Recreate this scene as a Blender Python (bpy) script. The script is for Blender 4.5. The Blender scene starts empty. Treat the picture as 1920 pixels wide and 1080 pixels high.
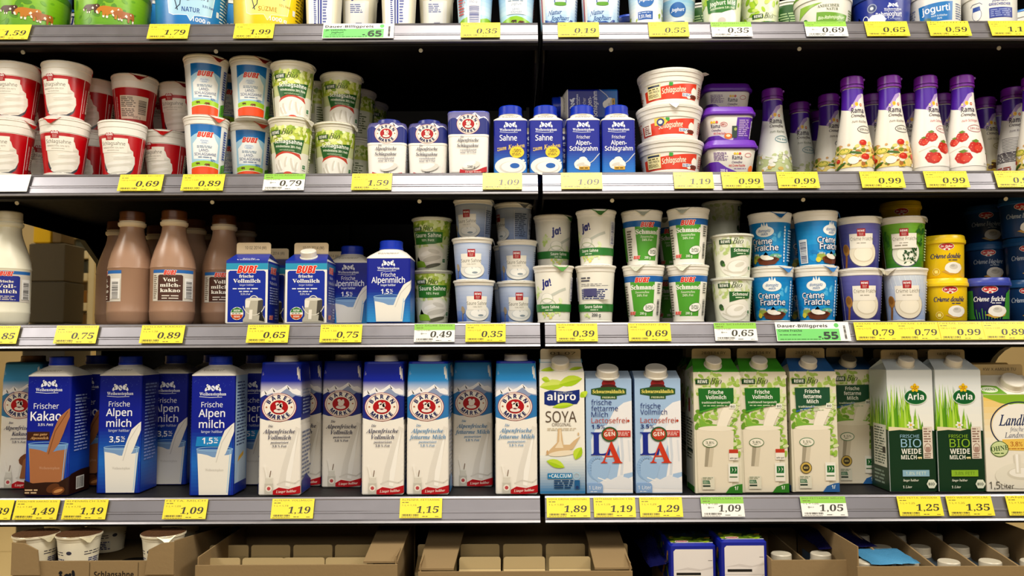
import bpy, math, random
from mathutils import Vector, Matrix
from mathutils.geometry import tessellate_polygon
SC = bpy.context.scene
COL = SC.collection
PI = math.pi

# ------------------------------------------------------------------ camera, world, lights, exposure
F = 1485.0                      # focal length in pixels of the 1920 wide frame
CAM = Vector((0.0, -1.35, 1.10))
PITCH, ROLL = math.radians(3.85), math.radians(0.24)
cd = bpy.data.cameras.new('camera'); cam = bpy.data.objects.new('camera', cd); COL.objects.link(cam)
cd.sensor_width = 36.0; cd.lens = F / 1920 * 36.0; cd.clip_start = 0.02
ROT = Matrix.Rotation(math.radians(90) + PITCH, 3, 'X') @ Matrix.Rotation(-ROLL, 3, 'Z')
cam.matrix_world = Matrix.Translation(CAM) @ ROT.to_4x4()
SC.camera = cam
SC.view_settings.view_transform = 'Standard'; SC.view_settings.look = 'None'
SC.view_settings.gamma = 1.0; SC.view_settings.exposure = 0.16; SC.view_settings.use_curve_mapping = False
wd = bpy.data.worlds.new('store_air'); SC.world = wd; wd.use_nodes = True
wd.node_tree.nodes['Background'].inputs[0].default_value = (1.0, 0.86, 0.66, 1)
wd.node_tree.nodes['Background'].inputs[1].default_value = 0.045

def area(name, loc, target, sx, sy, power, color):
    l = bpy.data.lights.new(name, 'AREA'); l.shape = 'RECTANGLE'; l.size = sx; l.size_y = sy
    l.energy = power; l.color = color
    o = bpy.data.objects.new(name, l); COL.objects.link(o); o.location = loc
    o.rotation_euler = (Vector(target) - Vector(loc)).to_track_quat('-Z', 'Y').to_euler()
    return o
area('ceiling_and_fill_light', (0.15, -0.95, 2.75), (0.15, 0.0, 1.1), 1.2, 0.35, 30, (1.0, 0.94, 0.83))
area('ceiling_and_fill_light', (-2.35, -1.15, 2.75), (-0.9, 0.0, 1.1), 1.2, 0.35, 30, (1.0, 0.94, 0.83))  # side fill added for even light, kept clear of the rail reflections
area('ceiling_and_fill_light', (2.45, -1.15, 2.75), (1.0, 0.0, 1.1), 1.2, 0.35, 30, (1.0, 0.94, 0.83))  # matching side fill, added to even out the far bay
area('aisle_fill', (0.0, -3.2, 2.3), (0.0, 0.0, 1.1), 4.0, 0.8, 28, (1.0, 0.92, 0.8))  # soft fill added behind the camera, standing in for bounce from opposite shelves

area('store_fill', (-2.6, 2.2, 3.2), (-2.6, 2.6, 0), 3.0, 1.5, 60, (1.0, 0.86, 0.6))  # unseen fill added to brighten the store beyond the end panel
area('store_fill', (2.8, 2.2, 3.2), (2.8, 2.6, 0), 3.0, 1.5, 60, (1.0, 0.86, 0.6))  # the same added fill for the store floor on the other side

def P(px, py, Y):
    """world point on the plane y = Y seen at a pixel of the 1920 x 1080 frame"""
    d = ROT @ Vector(((px - 960) / F, -(py - 540) / F, -1.0))
    return CAM + d * ((Y - CAM.y) / d.y)
def scales(py, Y):
    p = P(960, py, Y); ax = ROT @ Vector((0, 0, -1))
    return (p - CAM).dot(ax) / F, (P(960, py - 5, Y).z - P(960, py + 5, Y).z) / 10
SHY = {1: 43.5, 2: 324.5, 3: 606.0, 4: 931.0}
SHZ = {k: P(960, y, 0.0).z for k, y in SHY.items()}

# ------------------------------------------------------------------ colours and materials
_cc = {}
def C(h):
    if isinstance(h, tuple): return h
    if h not in _cc:
        v = [int(h[i:i + 2], 16) / 255 for i in (1, 3, 5)]
        _cc[h] = tuple((x / 12.92 if x <= .04045 else ((x + .055) / 1.055) ** 2.4) for x in v) + (1.0,)
    return _cc[h]
def mix(a, b, t):
    a, b = C(a), C(b); return tuple(a[i] + (b[i] - a[i]) * t for i in range(3)) + (1.0,)

_mats = {}
def mat(name, rough=.4, metal=0.0, bump=0.0, scale=300, alpha=None, spec=.5, coat=0.0, var=.06):
    """printed or moulded surface: the print colours come from the mesh, gloss and relief from noise nodes"""
    if name in _mats: return _mats[name]
    m = bpy.data.materials.new(name); m.use_nodes = True; nt = m.node_tree
    b = nt.nodes['Principled BSDF']
    at = nt.nodes.new('ShaderNodeAttribute'); at.attribute_name = 'print'
    nz = nt.nodes.new('ShaderNodeTexNoise'); nz.inputs['Scale'].default_value = scale; nz.inputs['Detail'].default_value = 3
    tc = nt.nodes.new('ShaderNodeTexCoord'); nt.links.new(tc.outputs['Object'], nz.inputs['Vector'])
    nt.links.new(at.outputs['Color'], b.inputs['Base Color'])
    mr = nt.nodes.new('ShaderNodeMapRange'); mr.inputs['To Min'].default_value = max(.02, rough - var); mr.inputs['To Max'].default_value = rough + var
    nt.links.new(nz.outputs['Fac'], mr.inputs['Value']); nt.links.new(mr.outputs['Result'], b.inputs['Roughness'])
    b.inputs['Metallic'].default_value = metal; b.inputs['Specular IOR Level'].default_value = spec
    b.inputs['Coat Weight'].default_value = coat; b.inputs['Coat Roughness'].default_value = .2
    if bump:
        bp = nt.nodes.new('ShaderNodeBump'); bp.inputs['Strength'].default_value = bump; bp.inputs['Distance'].default_value = .001
        nt.links.new(nz.outputs['Fac'], bp.inputs['Height']); nt.links.new(bp.outputs['Normal'], b.inputs['Normal'])
    if alpha: b.inputs['Transmission Weight'].default_value = alpha; b.inputs['IOR'].default_value = 1.05
    _mats[name] = m; return m
PLASTIC = mat('glossy plastic', .32, spec=.4, coat=.05)
CARTON = mat('coated carton', .36, bump=.03, scale=600, spec=.35, coat=.03)
TAG = mat('price tag behind clear film', .55, coat=.45)
PAPER = mat('matt paper', .62, bump=.05, scale=900)
FOIL = mat('lacquered foil', .28, metal=.25, bump=.25, scale=90)
ALU = mat('brushed aluminium rail', .38, metal=.9, bump=.03, scale=40, var=.06)
DARKMET = mat('dark lacquered steel', .55, spec=.12, bump=.05, scale=120)
CARDB = mat('corrugated cardboard', .85, bump=.3, scale=160, spec=.2)
TILE = mat('store surface', .5, bump=.02, scale=30)
GLASS = mat('clear acrylic', .04, alpha=1.0)

# ------------------------------------------------------------------ mesh builder
class MB:
    def __init__(s): s.v = []; s.f = []; s.c = []; s.n = {}
    def vert(s, p, n=None):
        s.v.append(tuple(p))
        if n is not None: s.n[len(s.v) - 1] = n
        return len(s.v) - 1
    def face(s, idx, c):
        s.f.append(idx); s.c.append(C(c))
    def poly(s, pts, c): s.face([s.vert(p) for p in pts], c)
    def loft(s, rings, k=6, cb=True, ct=True, cy=0.0, cx=0.0):
        """rings: (z, w, d, rc, colour[, xoff, yoff]); the band above a ring takes that ring's colour"""
        prev = None
        for i, r in enumerate(rings):
            z, w, d, rc = r[:4]; ox = cx + (r[5] if len(r) > 5 else 0); oy = cy + (r[6] if len(r) > 6 else 0)
            rc = min(rc, w * .4999, d * .4999); ids = []
            for q, (sx, sy) in enumerate(((1, -1), (1, 1), (-1, 1), (-1, -1))):
                for j in range(k + 1):
                    a = -PI / 2 + q * PI / 2 + (PI / 2) * j / k
                    ids.append(s.vert((ox + sx * (w / 2 - rc) + rc * math.cos(a), oy + sy * (d / 2 - rc) + rc * math.sin(a), z)))
            n = len(ids)
            if prev:
                for j in range(n): s.face([prev[j], prev[(j + 1) % n], ids[(j + 1) % n], ids[j]], pc)
            elif cb: s.face(ids[::-1], r[4])
            prev, pc = ids, r[4]
        if ct: s.face(prev, rings[-1][4])
    def box(s, x0, x1, y0, y1, z0, z1, c, r=0.0):
        if r:
            w, d = x1 - x0, y1 - y0
            s.loft([(z0, w - 2 * r, d - 2 * r, r, c), (z0 + r, w, d, r, c), (z1 - r, w, d, r, c), (z1, w - 2 * r, d - 2 * r, r, c)], k=2, cx=(x0 + x1) / 2, cy=(y0 + y1) / 2)
        else: s.loft([(z0, x1 - x0, y1 - y0, 0.0001, c), (z1, x1 - x0, y1 - y0, 0.0001, c)], k=1, cx=(x0 + x1) / 2, cy=(y0 + y1) / 2)
    def cyl(s, p, axis, r, h, c, seg=28, r2=None, knurl=0):
        ax = Vector(axis).normalized(); t = Vector((1, 0, 0)) if abs(ax.x) < .9 else Vector((0, 1, 0))
        u = ax.cross(t).normalized(); w = ax.cross(u); p = Vector(p); r2 = r if r2 is None else r2; prev = None
        e = min(.12 * h, .15 * r)
        for hh, rr in ((0, r), (h - e, r2), (h, r2 - e)):
            ids = []
            for j in range(seg):
                a = 2 * PI * j / seg; q = rr * (1 - (knurl if j % 2 and hh < h else 0))
                ids.append(s.vert(p + ax * hh + u * (q * math.cos(a)) + w * (q * math.sin(a))))
            if prev:
                for j in range(seg): s.face([prev[j], prev[(j + 1) % seg], ids[(j + 1) % seg], ids[j]], c)
            else: s.face(ids[::-1], c)
            prev = ids
        s.face(prev, c)
    def extrude(s, prof, x0, x1, cols, closed=True):
        """prof: list of (y, z); swept along x"""
        a = [s.vert((x0, y, z)) for y, z in prof]; b = [s.vert((x1, y, z)) for y, z in prof]; n = len(prof)
        for i in range(n if closed else n - 1):
            j = (i + 1) % n; s.face([a[i], a[j], b[j], b[i]], cols[i] if isinstance(cols, list) else cols)
        if closed: s.face(a[::-1], cols[0] if isinstance(cols, list) else cols); s.face(b, cols[0] if isinstance(cols, list) else cols)
    def plate(s, pts, t, c):
        """closed outline of 3-D points thickened by the vector t"""
        t = Vector(t); a = [s.vert(p) for p in pts]; b = [s.vert(Vector(p) + t) for p in pts]; n = len(pts)
        s.face(a[::-1], c); s.face(b, c)
        for i in range(n): s.face([a[i], a[(i + 1) % n], b[(i + 1) % n], b[i]], c)
    def mesh(s, name, m, sc=(1, 1, 1), smooth=35):
        me = bpy.data.meshes.new(name)
        me.from_pydata([(x * sc[0], y * sc[1], z * sc[2]) for x, y, z in s.v], [], s.f)
        ca = me.attributes.new('print', 'FLOAT_COLOR', 'CORNER')
        ca.data.foreach_set('color', [x for f, c in zip(s.f, s.c) for _ in f for x in c])
        me.materials.append(m)
        if smooth:
            me.shade_smooth(); me.set_sharp_from_angle(angle=math.radians(smooth))
            if s.n:
                z = (0.0, 0.0, 0.0); me.normals_split_custom_set([s.n.get(i, z) for f in s.f for i in f])
        return me

# ------------------------------------------------------------------ surfaces that carry print
class Pr:
    """a rounded-rectangle section (w, d, rc) that changes with height; u runs round it from the middle of the front"""
    def __init__(s, prof, wref=None, cy=0.0):
        s.p = [r[:4] for r in prof]; s.cy = cy; r = max(s.p, key=lambda r: r[1]) if wref is None else min(s.p, key=lambda r: abs(r[1] - wref))
        s.w = r[1] if wref is None else wref; ub = set()
        for q_ in ([r] if all(abs(q[3] * r[1] - r[3] * q[1]) < .02 * r[1] for q in s.p) else s.p):
            k = s.w / q_[1]; w, d, rc = q_[1] * k, q_[2] * k, min(q_[3], q_[1] * .4999, q_[2] * .4999) * k
            aa = w / 2 - rc; q = PI / 2 * rc; b = d - 2 * rc; n = max(2, int(q / 2.6))
            for st in (aa, aa + q + b): ub |= {round(st + q * i / n, 3) for i in range(n + 1)}
            if q_ is r: s.half = 2 * aa + 2 * q + b
        s.ub = sorted([-x for x in ub] + list(ub)); s.vb = sorted({r_[0] for r_ in s.p})
    def sec(s, v):
        p = s.p
        if v <= p[0][0]: return p[0][1:]
        for a, b in zip(p, p[1:]):
            if v <= b[0]:
                t = (v - a[0]) / max(1e-6, b[0] - a[0]); return tuple(a[i] + (b[i] - a[i]) * t for i in (1, 2, 3))
        return p[-1][1:]
    def at(s, u, v, off):
        w, d, rc = s.sec(v); rc = min(rc, w * .4999, d * .4999); u = u * w / s.w; x = abs(u); sg = 1 if u >= 0 else -1
        a = w / 2 - rc; q = PI / 2 * rc; b = d - 2 * rc
        if x <= a: p, n = (x, -d / 2), (0, -1)
        elif x <= a + q:
            t = (x - a) / rc; p, n = (a + rc * math.sin(t), -d / 2 + rc - rc * math.cos(t)), (math.sin(t), -math.cos(t))
        elif x <= a + q + b: p, n = (w / 2, -d / 2 + rc + x - a - q), (1, 0)
        elif x <= a + 2 * q + b:
            t = (x - a - q - b) / rc; p, n = (w / 2 - rc + rc * math.cos(t), d / 2 - rc + rc * math.sin(t)), (math.cos(t), math.sin(t))
        else: p, n = (w / 2 - rc - (x - a - 2 * q - b), d / 2), (0, 1)
        return (sg * (p[0] + n[0] * off), s.cy + p[1] + n[1] * off, v), (sg * n[0], n[1], 0.0)
class Plane:
    """a flat panel: origin o, unit-ish axes ex, ey, normal n"""
    ub = vb = ()
    def __init__(s, o, ex, ey): s.o = Vector(o); s.ex = Vector(ex); s.ey = Vector(ey); s.nn = s.ex.cross(s.ey).normalized()
    def at(s, u, v, off): return s.o + s.ex * u + s.ey * v + s.nn * off, tuple(s.nn)

# ------------------------------------------------------------------ lettering
_FB = {'b': (0x1D400, 0x1D41A, 0x1D7CE), 'bi': (0x1D468, 0x1D482, 0x1D7CE), 'sb': (0x1D5D4, 0x1D5EE, 0x1D7EC), 'sbi': (0x1D63C, 0x1D656, 0x1D7EC),
       's': (0x1D5A0, 0x1D5BA, 0x1D7E2), 'si': (0x1D608, 0x1D622, 0x1D7E2), 'i': (0x1D434, 0x1D44E, 0x1D7CE), 'sc': (0x1D4D0, 0x1D4EA, 0x1D7CE)}
def styled(t, st):
    if not st: return t
    A, a, d = _FB[st]; o = ''
    for ch in t:
        if 'A' <= ch <= 'Z': o += chr(A + ord(ch) - 65)
        elif 'a' <= ch <= 'z': o += '\u210e' if (st == 'i' and ch == 'h') else chr(a + ord(ch) - 97)
        elif '0' <= ch <= '9': o += chr(d + ord(ch) - 48)
        else: o += ch
    return o
_tc = {}
def glyphs(t, st, fat=0):
    key = (t, st)
    if key not in _tc:
        cu = bpy.data.curves.new('lettering', 'FONT'); cu.body = styled(t, st); cu.resolution_u = 2
        ob = bpy.data.objects.new('lettering', cu); me = ob.to_mesh()
        pts = [(v.co.x, v.co.y) for v in me.vertices]; fs = [list(p.vertices) for p in me.polygons]
        ob.to_mesh_clear(); bpy.data.objects.remove(ob); bpy.data.curves.remove(cu)
        _tc[key] = (pts, fs, min((p[0] for p in pts), default=0), max((p[0] for p in pts), default=1))
    return _tc[key]
def cut(poly, br, ax):
    lo = min(p[ax] for p in poly); hi = max(p[ax] for p in poly); out = []; cur = poly
    for b in br:
        if b <= lo + 1e-6: continue
        if b >= hi - 1e-6: break
        A, B = [], []
        for i, p in enumerate(cur):
            q = cur[i - 1]
            if (q[ax] < b) != (p[ax] < b):
                t = (b - q[ax]) / (p[ax] - q[ax]); x = (q[0] + (p[0] - q[0]) * t, q[1] + (p[1] - q[1]) * t); A.append(x); B.append(x)
            (A if p[ax] < b else B).append(p)
        if len(A) > 2: out.append(A)
        cur = B
        if len(cur) < 3: return out
    out.append(cur); return out

class Art:
    """flat print laid on a surface, each colour a hair above the one before"""
    def __init__(s, mb, surf, step=.045, base=.10): s.mb = mb; s.s = surf; s.off = base; s.st = step; s.rnd = random.Random(7)
    def _put(s, poly, c):
        for a in (cut(poly, s.s.ub, 0) if s.s.ub else [poly]):
            for b in (cut(a, s.s.vb, 1) if s.s.vb else [a]):
                ids = []
                for u, v in b:
                    p, n = s.s.at(u, v, s.off); ids.append(s.mb.vert(p, n))
                s.mb.face(ids, c)
    def R(s, x0, y0, x1, y1, c): s.off += s.st; s._put([(x0, y0), (x1, y0), (x1, y1), (x0, y1)], c)
    def G(s, x0, y0, x1, y1, c0, c1, n=10):
        s.off += s.st
        for i in range(n):
            a, b = y0 + (y1 - y0) * i / n, y0 + (y1 - y0) * (i + 1) / n; s._put([(x0, a), (x1, a), (x1, b), (x0, b)], mix(c0, c1, (i + .5) / n))
    def P(s, pts, c, layer=True):
        if layer: s.off += s.st
        if len(pts) <= 3: s._put(pts, c); return
        for t in tessellate_polygon([[Vector((p[0], p[1], 0)) for p in pts]]):
            q = [pts[i] for i in t]
            if (q[1][0] - q[0][0]) * (q[2][1] - q[0][1]) - (q[2][0] - q[0][0]) * (q[1][1] - q[0][1]) < 0: q = q[::-1]
            s._put(q, c)
    def E(s, cx, cy, rx, ry, c, n=26, rot=0, layer=True):
        if layer: s.off += s.st
        co, si = math.cos(rot), math.sin(rot)
        s._put([(cx + rx * math.cos(2 * PI * i / n) * co - ry * math.sin(2 * PI * i / n) * si, cy + rx * math.cos(2 * PI * i / n) * si + ry * math.sin(2 * PI * i / n) * co) for i in range(n)], c)
    def LN(s, pts, w, c):
        """a stroke of width w through the points"""
        s.off += s.st
        for (a, b), (d, e) in zip(pts, pts[1:]):
            L = math.hypot(d - a, e - b) or 1; nx, ny = -(e - b) / L * w / 2, (d - a) / L * w / 2
            s._put([(a + nx, b + ny), (a - nx, b - ny), (d - nx, e - ny), (d + nx, e + ny)], c)
    def RING(s, cx, cy, rx, ry, w, c, n=36, a0=0, a1=2 * PI):
        s.LN([(cx + rx * math.cos(a0 + (a1 - a0) * i / n), cy + ry * math.sin(a0 + (a1 - a0) * i / n)) for i in range(n + 1)], w, c)
    def T(s, t, x, y, h, c, st='s', w=None, al='c', sh=0.0, rot=0.0, fat=0.0, out=None, ow=.05, slope=0.0):
        """text with cap height h, baseline y, squeezed to width w; fat thickens the strokes, out draws an outline first"""
        if out: s.T(t, x, y, h, out, st, w, al, sh, rot, fat + ow, slope=slope)
        pts, fs, a, b = glyphs(t, st, 0); k = h / .70; kx = k if w is None else w / max(1e-6, b - a); s.off += s.st
        x0 = {'c': (a + b) / 2, 'l': a, 'r': b}[al]; co, si = math.cos(rot), math.sin(rot)
        o = fat * h; sp = [(0, 0)] if fat < .018 else [(o, 0), (-o, 0), (0, o), (0, -o)] + ([(.7 * o, .7 * o), (-.7 * o, .7 * o), (.7 * o, -.7 * o), (-.7 * o, -.7 * o)] if fat > .07 else [])
        for ox, oy in sp:
            s.off += s.st * .3
            for f in fs:
                q = []
                for i in f:
                    py = pts[i][1] * k + oy; qx = (pts[i][0] - x0) * kx + sh * py + ox; py += slope * qx; q.append((x + qx * co - py * si, y + qx * si + py * co))
                s._put(q, c)
    def TA(s, t, cx, cy, rx, ry, a, h, c, st='sb', da=.2, up=True, fat=0.0):
        """letters along an arc centred on angle a"""
        n = len(t)
        for i, ch in enumerate(t):
            k = (i - (n - 1) / 2) * da; g = a - k if up else a + k
            if ch == ' ': continue
            r = g - PI / 2 if up else g + PI / 2; x, y = cx + rx * math.cos(g), cy + ry * math.sin(g)
            if ch == 'Ä':
                s.T('A', x, y, h, c, st, rot=r, fat=fat)
                for q in (-.25, .25): s.E(x + q * h * math.cos(r) - 1.2 * h * math.sin(r), y + q * h * math.sin(r) + 1.2 * h * math.cos(r), h * .12, h * .12, c, 8, layer=False)
            else: s.T(ch, x, y, h, c, st, rot=r, fat=fat)
            s.off -= s.st * .8
    def L(s, x0, y0, x1, y1, n, c, fill=.5, al='l'):
        """n lines of print too small to read"""
        s.off += s.st; p = (y1 - y0) / n
        for i in range(n):
            y = y0 + p * (i + .25); x = x0; end = x1 - s.rnd.random() * .3 * (x1 - x0)
            while x < end:
                e = min(end, x + p * (1.2 + 3 * s.rnd.random())); s._put([(x, y), (e, y), (e, y + p * fill), (x, y + p * fill)], c); x = e + p * .5
    def BC(s, x, y, w, h, c='#20203a', n=16, flat=False):
        s.off += s.st; L = h if flat else w; t = 0.0
        while t < L:
            e = min(L, t + L / n * (.3 + .6 * s.rnd.random()))
            s._put([(x, y + t), (x + w, y + t), (x + w, y + e), (x, y + e)] if flat else [(x + t, y), (x + e, y), (x + e, y + h), (x + t, y + h)], c); t = e + L / n * (.25 + .5 * s.rnd.random())
    def MOT(s, x0, y0, x1, y1, cs, n, r):
        """printed mottle of leaves"""
        s.off += s.st
        for i in range(n): s.off += s.st * .12; q = r * (.5 + s.rnd.random()); s.E(x0 + (x1 - x0) * s.rnd.random(), y0 + (y1 - y0) * s.rnd.random(), q, q * .55, s.rnd.choice(cs), 8, s.rnd.random() * 3, layer=False)

# ------------------------------------------------------------------ packs: one kit of part meshes per kind, copied wherever the kind stands
class Pack:
    def __init__(s, name, cat, H, yb, Yc=.05, ym=None):
        s.name, s.cat, s.H = name, cat, H; s.K, s.KZ = scales((yb - H / 2) if ym is None else ym, Yc); s.parts = []; s.round = False; s.fd = None
    def add(s, pname, mb, m, label=None, under=None, smooth=35):
        s.bare = getattr(s, 'bare', []) + [(v[0] * s.K, v[1] * s.K) for i, v in enumerate(mb.v) if i not in mb.n and (not s.parts or pname in ('snap_lid', 'lid'))]
        s.parts.append((pname, mb.mesh(pname, m, (s.K, s.K, s.KZ), smooth), label, under)); return s
def link(name, me, parent=None, label=None):
    o = bpy.data.objects.new(name, me); COL.objects.link(o)
    if parent: o.parent = parent
    if label: o['label'] = label
    return o
def tag(o, label, cat, group=None):
    o['label'] = label; o['category'] = cat
    if group: o['group'] = group
    return o
def thing(name, label, cat, loc=(0, 0, 0), rz=0.0, group=None, rot=None):
    o = bpy.data.objects.new(name, None); COL.objects.link(o); o.empty_display_size = .02
    o.location = loc; o.rotation_euler = rot or (0, 0, rz); return tag(o, label, cat, group)
KITS = {}
def kit(f): KITS[f.__name__] = f; return f
_built = {}
def pack(k):
    if k not in _built: _built[k] = KITS[k.split(':')[0]](*k.split(':')[1:])
    return _built[k]
PLACED = []
def foot(p):
    if not hasattr(p, 'ext'):
        if p.round: rr = sorted(math.hypot(*v) for v in p.bare); ex = ey = rr[int(len(rr) * .97)]
        else: ex, ey = max(abs(v[0]) for v in p.bare), max(abs(v[1]) for v in p.bare)
        p.ext = (ex * .978, ey * .978)
    return p.ext
def clash(A, B):
    if A[5] <= B[4] + .001 or B[5] <= A[4] + .001: return False
    dx, dy = abs(A[0] - B[0]), abs(A[1] - B[1])
    if A[6] and B[6]: return math.hypot(dx, dy) < A[2] + B[2]
    if A[6] or B[6]:
        c, r = (A, B) if A[6] else (B, A); return math.hypot(max(0, dx - r[2]), max(0, dy - r[3])) < c[2]
    return dx < A[2] + B[2] and dy < A[3] + B[3]
QUEUE = []
def put(*q, **kw):
    if kw.get('rot'): return stand(*q, **kw)
    QUEUE.append((q, kw))
def settle():
    """stand everything up from the shelf front backwards, so that what is behind gives way"""
    for q, kw in sorted(QUEUE, key=lambda x: x[0][3] - (foot(pack(x[0][0]))[1] if pack(x[0][0]).round else 0)): stand(*q, **kw)
def stand(k, px, shelf, Y, label, group=None, yaw=0.0, on=(), dz=0.0, rot=None, dx=0):
    """stand a pack so that its middle shows at px; Y is the depth of its front (flat packs) or of its axis (round ones)"""
    p = pack(k); z = SHZ[shelf] + .0012 + dz
    for q in on: z += pack(q).H * pack(q).KZ + .0006
    py = 540 + F * math.tan(PITCH - math.atan2(z + p.H * p.KZ / 2 - CAM.z, Y - CAM.y))
    ex, ey = foot(p)
    for step in range(60):
        w = P(px, py, Y); yc = Y if p.round else Y + p.fd * p.K; me_ = (w.x, yc, ex, ey, z, z + p.H * p.KZ * .995, p.round)
        if rot or not any(clash(me_, q) for q in PLACED): break
        Y += .003
    if not rot: PLACED.append(me_)
    rz = math.radians(yaw); yc = Y
    if p.round: rz += math.atan2(CAM.x - w.x, Y - CAM.y) * (1 if p.round is True else p.round)
    else: yc = Y + p.fd * p.K
    o = thing(p.name, label, p.cat, (w.x, yc, z), rz, group, rot)
    last = None
    for pn, me, lb, under in p.parts:
        ob = link(pn, me, last if under else o, lb)
        if not under: last = ob
    return o
# ------------------------------------------------------------------ shared shapes
WHITE, CREAM = '#f3efe6', '#efe6cf'
def rnd_body(mb, prof, k=13, cb=True, ct=True): mb.loft([(z, 2 * r, 2 * r, r, c) for z, r, c in prof], k=k, cb=cb, ct=ct)
def rsurf(prof, wref=None): return Pr([(p[0], 2 * p[1], 2 * p[1], p[1]) for p in prof], wref)
def foil_lid(pk, rt, H, col, tab=None, tabcol=None, rim=WHITE):
    """thin sealed lid with its pull tab folded over the rim at angle tab (degrees from the front)"""
    mb = MB(); rnd_body(mb, [(H - .1, rt - 1.0, rim), (H + .5, rt + .1, rim), (H + 1.1, rt - .4, col), (H + 1.5, rt - 4, col), (H + .9, rt - 6, col)])
    if tab is not None:
        pts = []
        for da, rr, z in ((-.42, .3, .9), (-.2, 1.8, -4), (-.05, 2.4, -10), (.06, 2.5, -11), (.22, 1.9, -5), (.44, .3, .9)):
            a = math.radians(tab) + da; pts.append(Vector((math.sin(a) * (rt + rr), -math.cos(a) * (rt + rr), H + z)))
        a = math.radians(tab); mb.plate(pts, (math.sin(a) * .5, -math.cos(a) * .5, 0), tabcol or col)
    pk.add('foil_lid', mb, FOIL)
def cup(name, H, yb, rt, rb, base, art, foot=(7, 1.2), rim=14, lid='#e9e4da', tab=None, tabcol=None, cat='cup', rimc=WHITE, Yc=.055, wall=PLASTIC):
    """tapered dairy cup: foot ring, printed wall, stepped rim, foil lid"""
    pk = Pack(name, cat, H, yb, Yc); pk.round = True; fh, fo = foot
    r = lambda z: rb + (rt - 3.2 - rb) * (z - fh) / (H - rim - fh)
    prof = [(0, rb - 1.2, rimc), (.8, rb + fo, rimc), (fh - 1, rb + fo + .3, rimc), (fh, rb, base), (H - rim, rt - 3.2, rimc), (H - rim + .6, rt - 2.4, rimc), (H - rim * .5, rt - 1.9, rimc), (H - rim * .5 + .5, rt - 1.2, rimc), (H - 3.0, rt - .8, rimc), (H - 2.4, rt + .3, rimc), (H - .2, rt + .3, rimc)]
    mb = MB(); rnd_body(mb, prof); sf = rsurf([(fh, rb), (H - rim, rt - 3.2)], rb + rt); a = Art(mb, sf); a.hw = sf.half; art(a, H); pk.add('cup_body', mb, wall)
    foil_lid(pk, rt, H, lid, tab, tabcol, rimc); return pk
# ------------------------------------------------------------------ marks that come back on many packs
def red_mark(a, x, y, w):
    a.R(x - w / 2, y, x + w / 2, y + w, '#a80d16'); a.T('REWE', x, y + w * .58, w * .26, '#ffffff', 'sb', w * .8)
    a.T('Beste', x, y + w * .30, w * .15, '#f0c8c0', 'si', w * .55); a.T('Wahl', x, y + w * .10, w * .15, '#f0c8c0', 'si', w * .5)
def bio_mark(a, x, y, h, dark='#123f18'):
    """green name plate and the handwritten word after it; x is the left end"""
    a.R(x, y, x + h * 2.6, y + h, dark); a.T('REWE', x + h * 1.4, y + h * .2, h * .62, '#f4f6ea', 'sb', h * 1.9)
    a.T('Bio', x + h * 2.75, y + h * .02, h * 1.25, '#3a4a1c', 'i', h * 2.3, 'l', sh=.15, fat=.012)
def bubi_mark(a, x, y, h, w=None): a.T('BUBI', x, y, h, '#e0301c', 'sbi', w or h * 3.4, sh=.1, fat=.05, out='#fdf6ea', ow=.06)
def crest(a, x, y, w, c='#eef2ff', name=True):
    """two small beasts holding a shield over the brewery-style name"""
    for s in (-1, 1):
        a.E(x + s * w * .16, y + w * .29, w * .08, w * .10, c, 10); a.E(x + s * w * .25, y + w * .23, w * .05, w * .085, c, 8, s * .5, layer=False); a.E(x + s * w * .21, y + w * .385, w * .04, w * .04, c, 8, layer=False)
    a.E(x, y + w * .27, w * .075, w * .105, c, 10, layer=False); a.LN([(x - w * .05, y + w * .32), (x + w * .045, y + w * .22)], w * .03, '#27408f')
    if name:
        a.T('Weihenstephan', x, y, w * .12, c, 'b', w); a.LN([(x - w * .5, y - w * .04), (x - w * .1, y - w * .075), (x + w * .35, y - w * .06)], w * .018, c)
def bear_mark(a, x, y, rx, ry, ring='#1a1c5c'):
    a.E(x, y, rx, ry, '#a0282c', 40); a.E(x, y, rx * .965, ry * .965, '#f6efe2', 40); a.E(x, y, rx * .90, ry * .90, '#a0282c', 40); a.E(x, y, rx * .87, ry * .87, '#f6efe2', 40)
    a.E(x, y, rx * .52, ry * .50, '#b01018', 32)
    a.TA('BÄREN', x, y, rx * .60, ry * .58, PI / 2, ry * .27, ring, 'sb', .50, True, .03)
    a.TA('MARKE', x, y, rx * .82, ry * .83, -PI / 2, ry * .27, ring, 'sb', .40, False, .03)
    for s in (-1, 1): a.E(x + s * rx * .72, y + ry * .02, rx * .05, ry * .05, '#b05020', 8)
    w = '#f2e6dc'
    a.E(x, y - ry * .24, rx * .30, ry * .14, w, 16); a.E(x, y + ry * .02, rx * .17, ry * .24, w, 16, layer=False); a.E(x - rx * .1, y + ry * .24, rx * .11, ry * .11, w, 12, layer=False); a.E(x + rx * .12, y + ry * .12, rx * .1, ry * .14, w, 12, layer=False); a.E(x + rx * .13, y + ry * .26, rx * .07, ry * .07, w, 10, layer=False)
    a.LN([(x - rx * .16, y - ry * .12), (x - rx * .02, y - ry * .2), (x + rx * .16, y - ry * .1)], rx * .03, '#c8848a')
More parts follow.
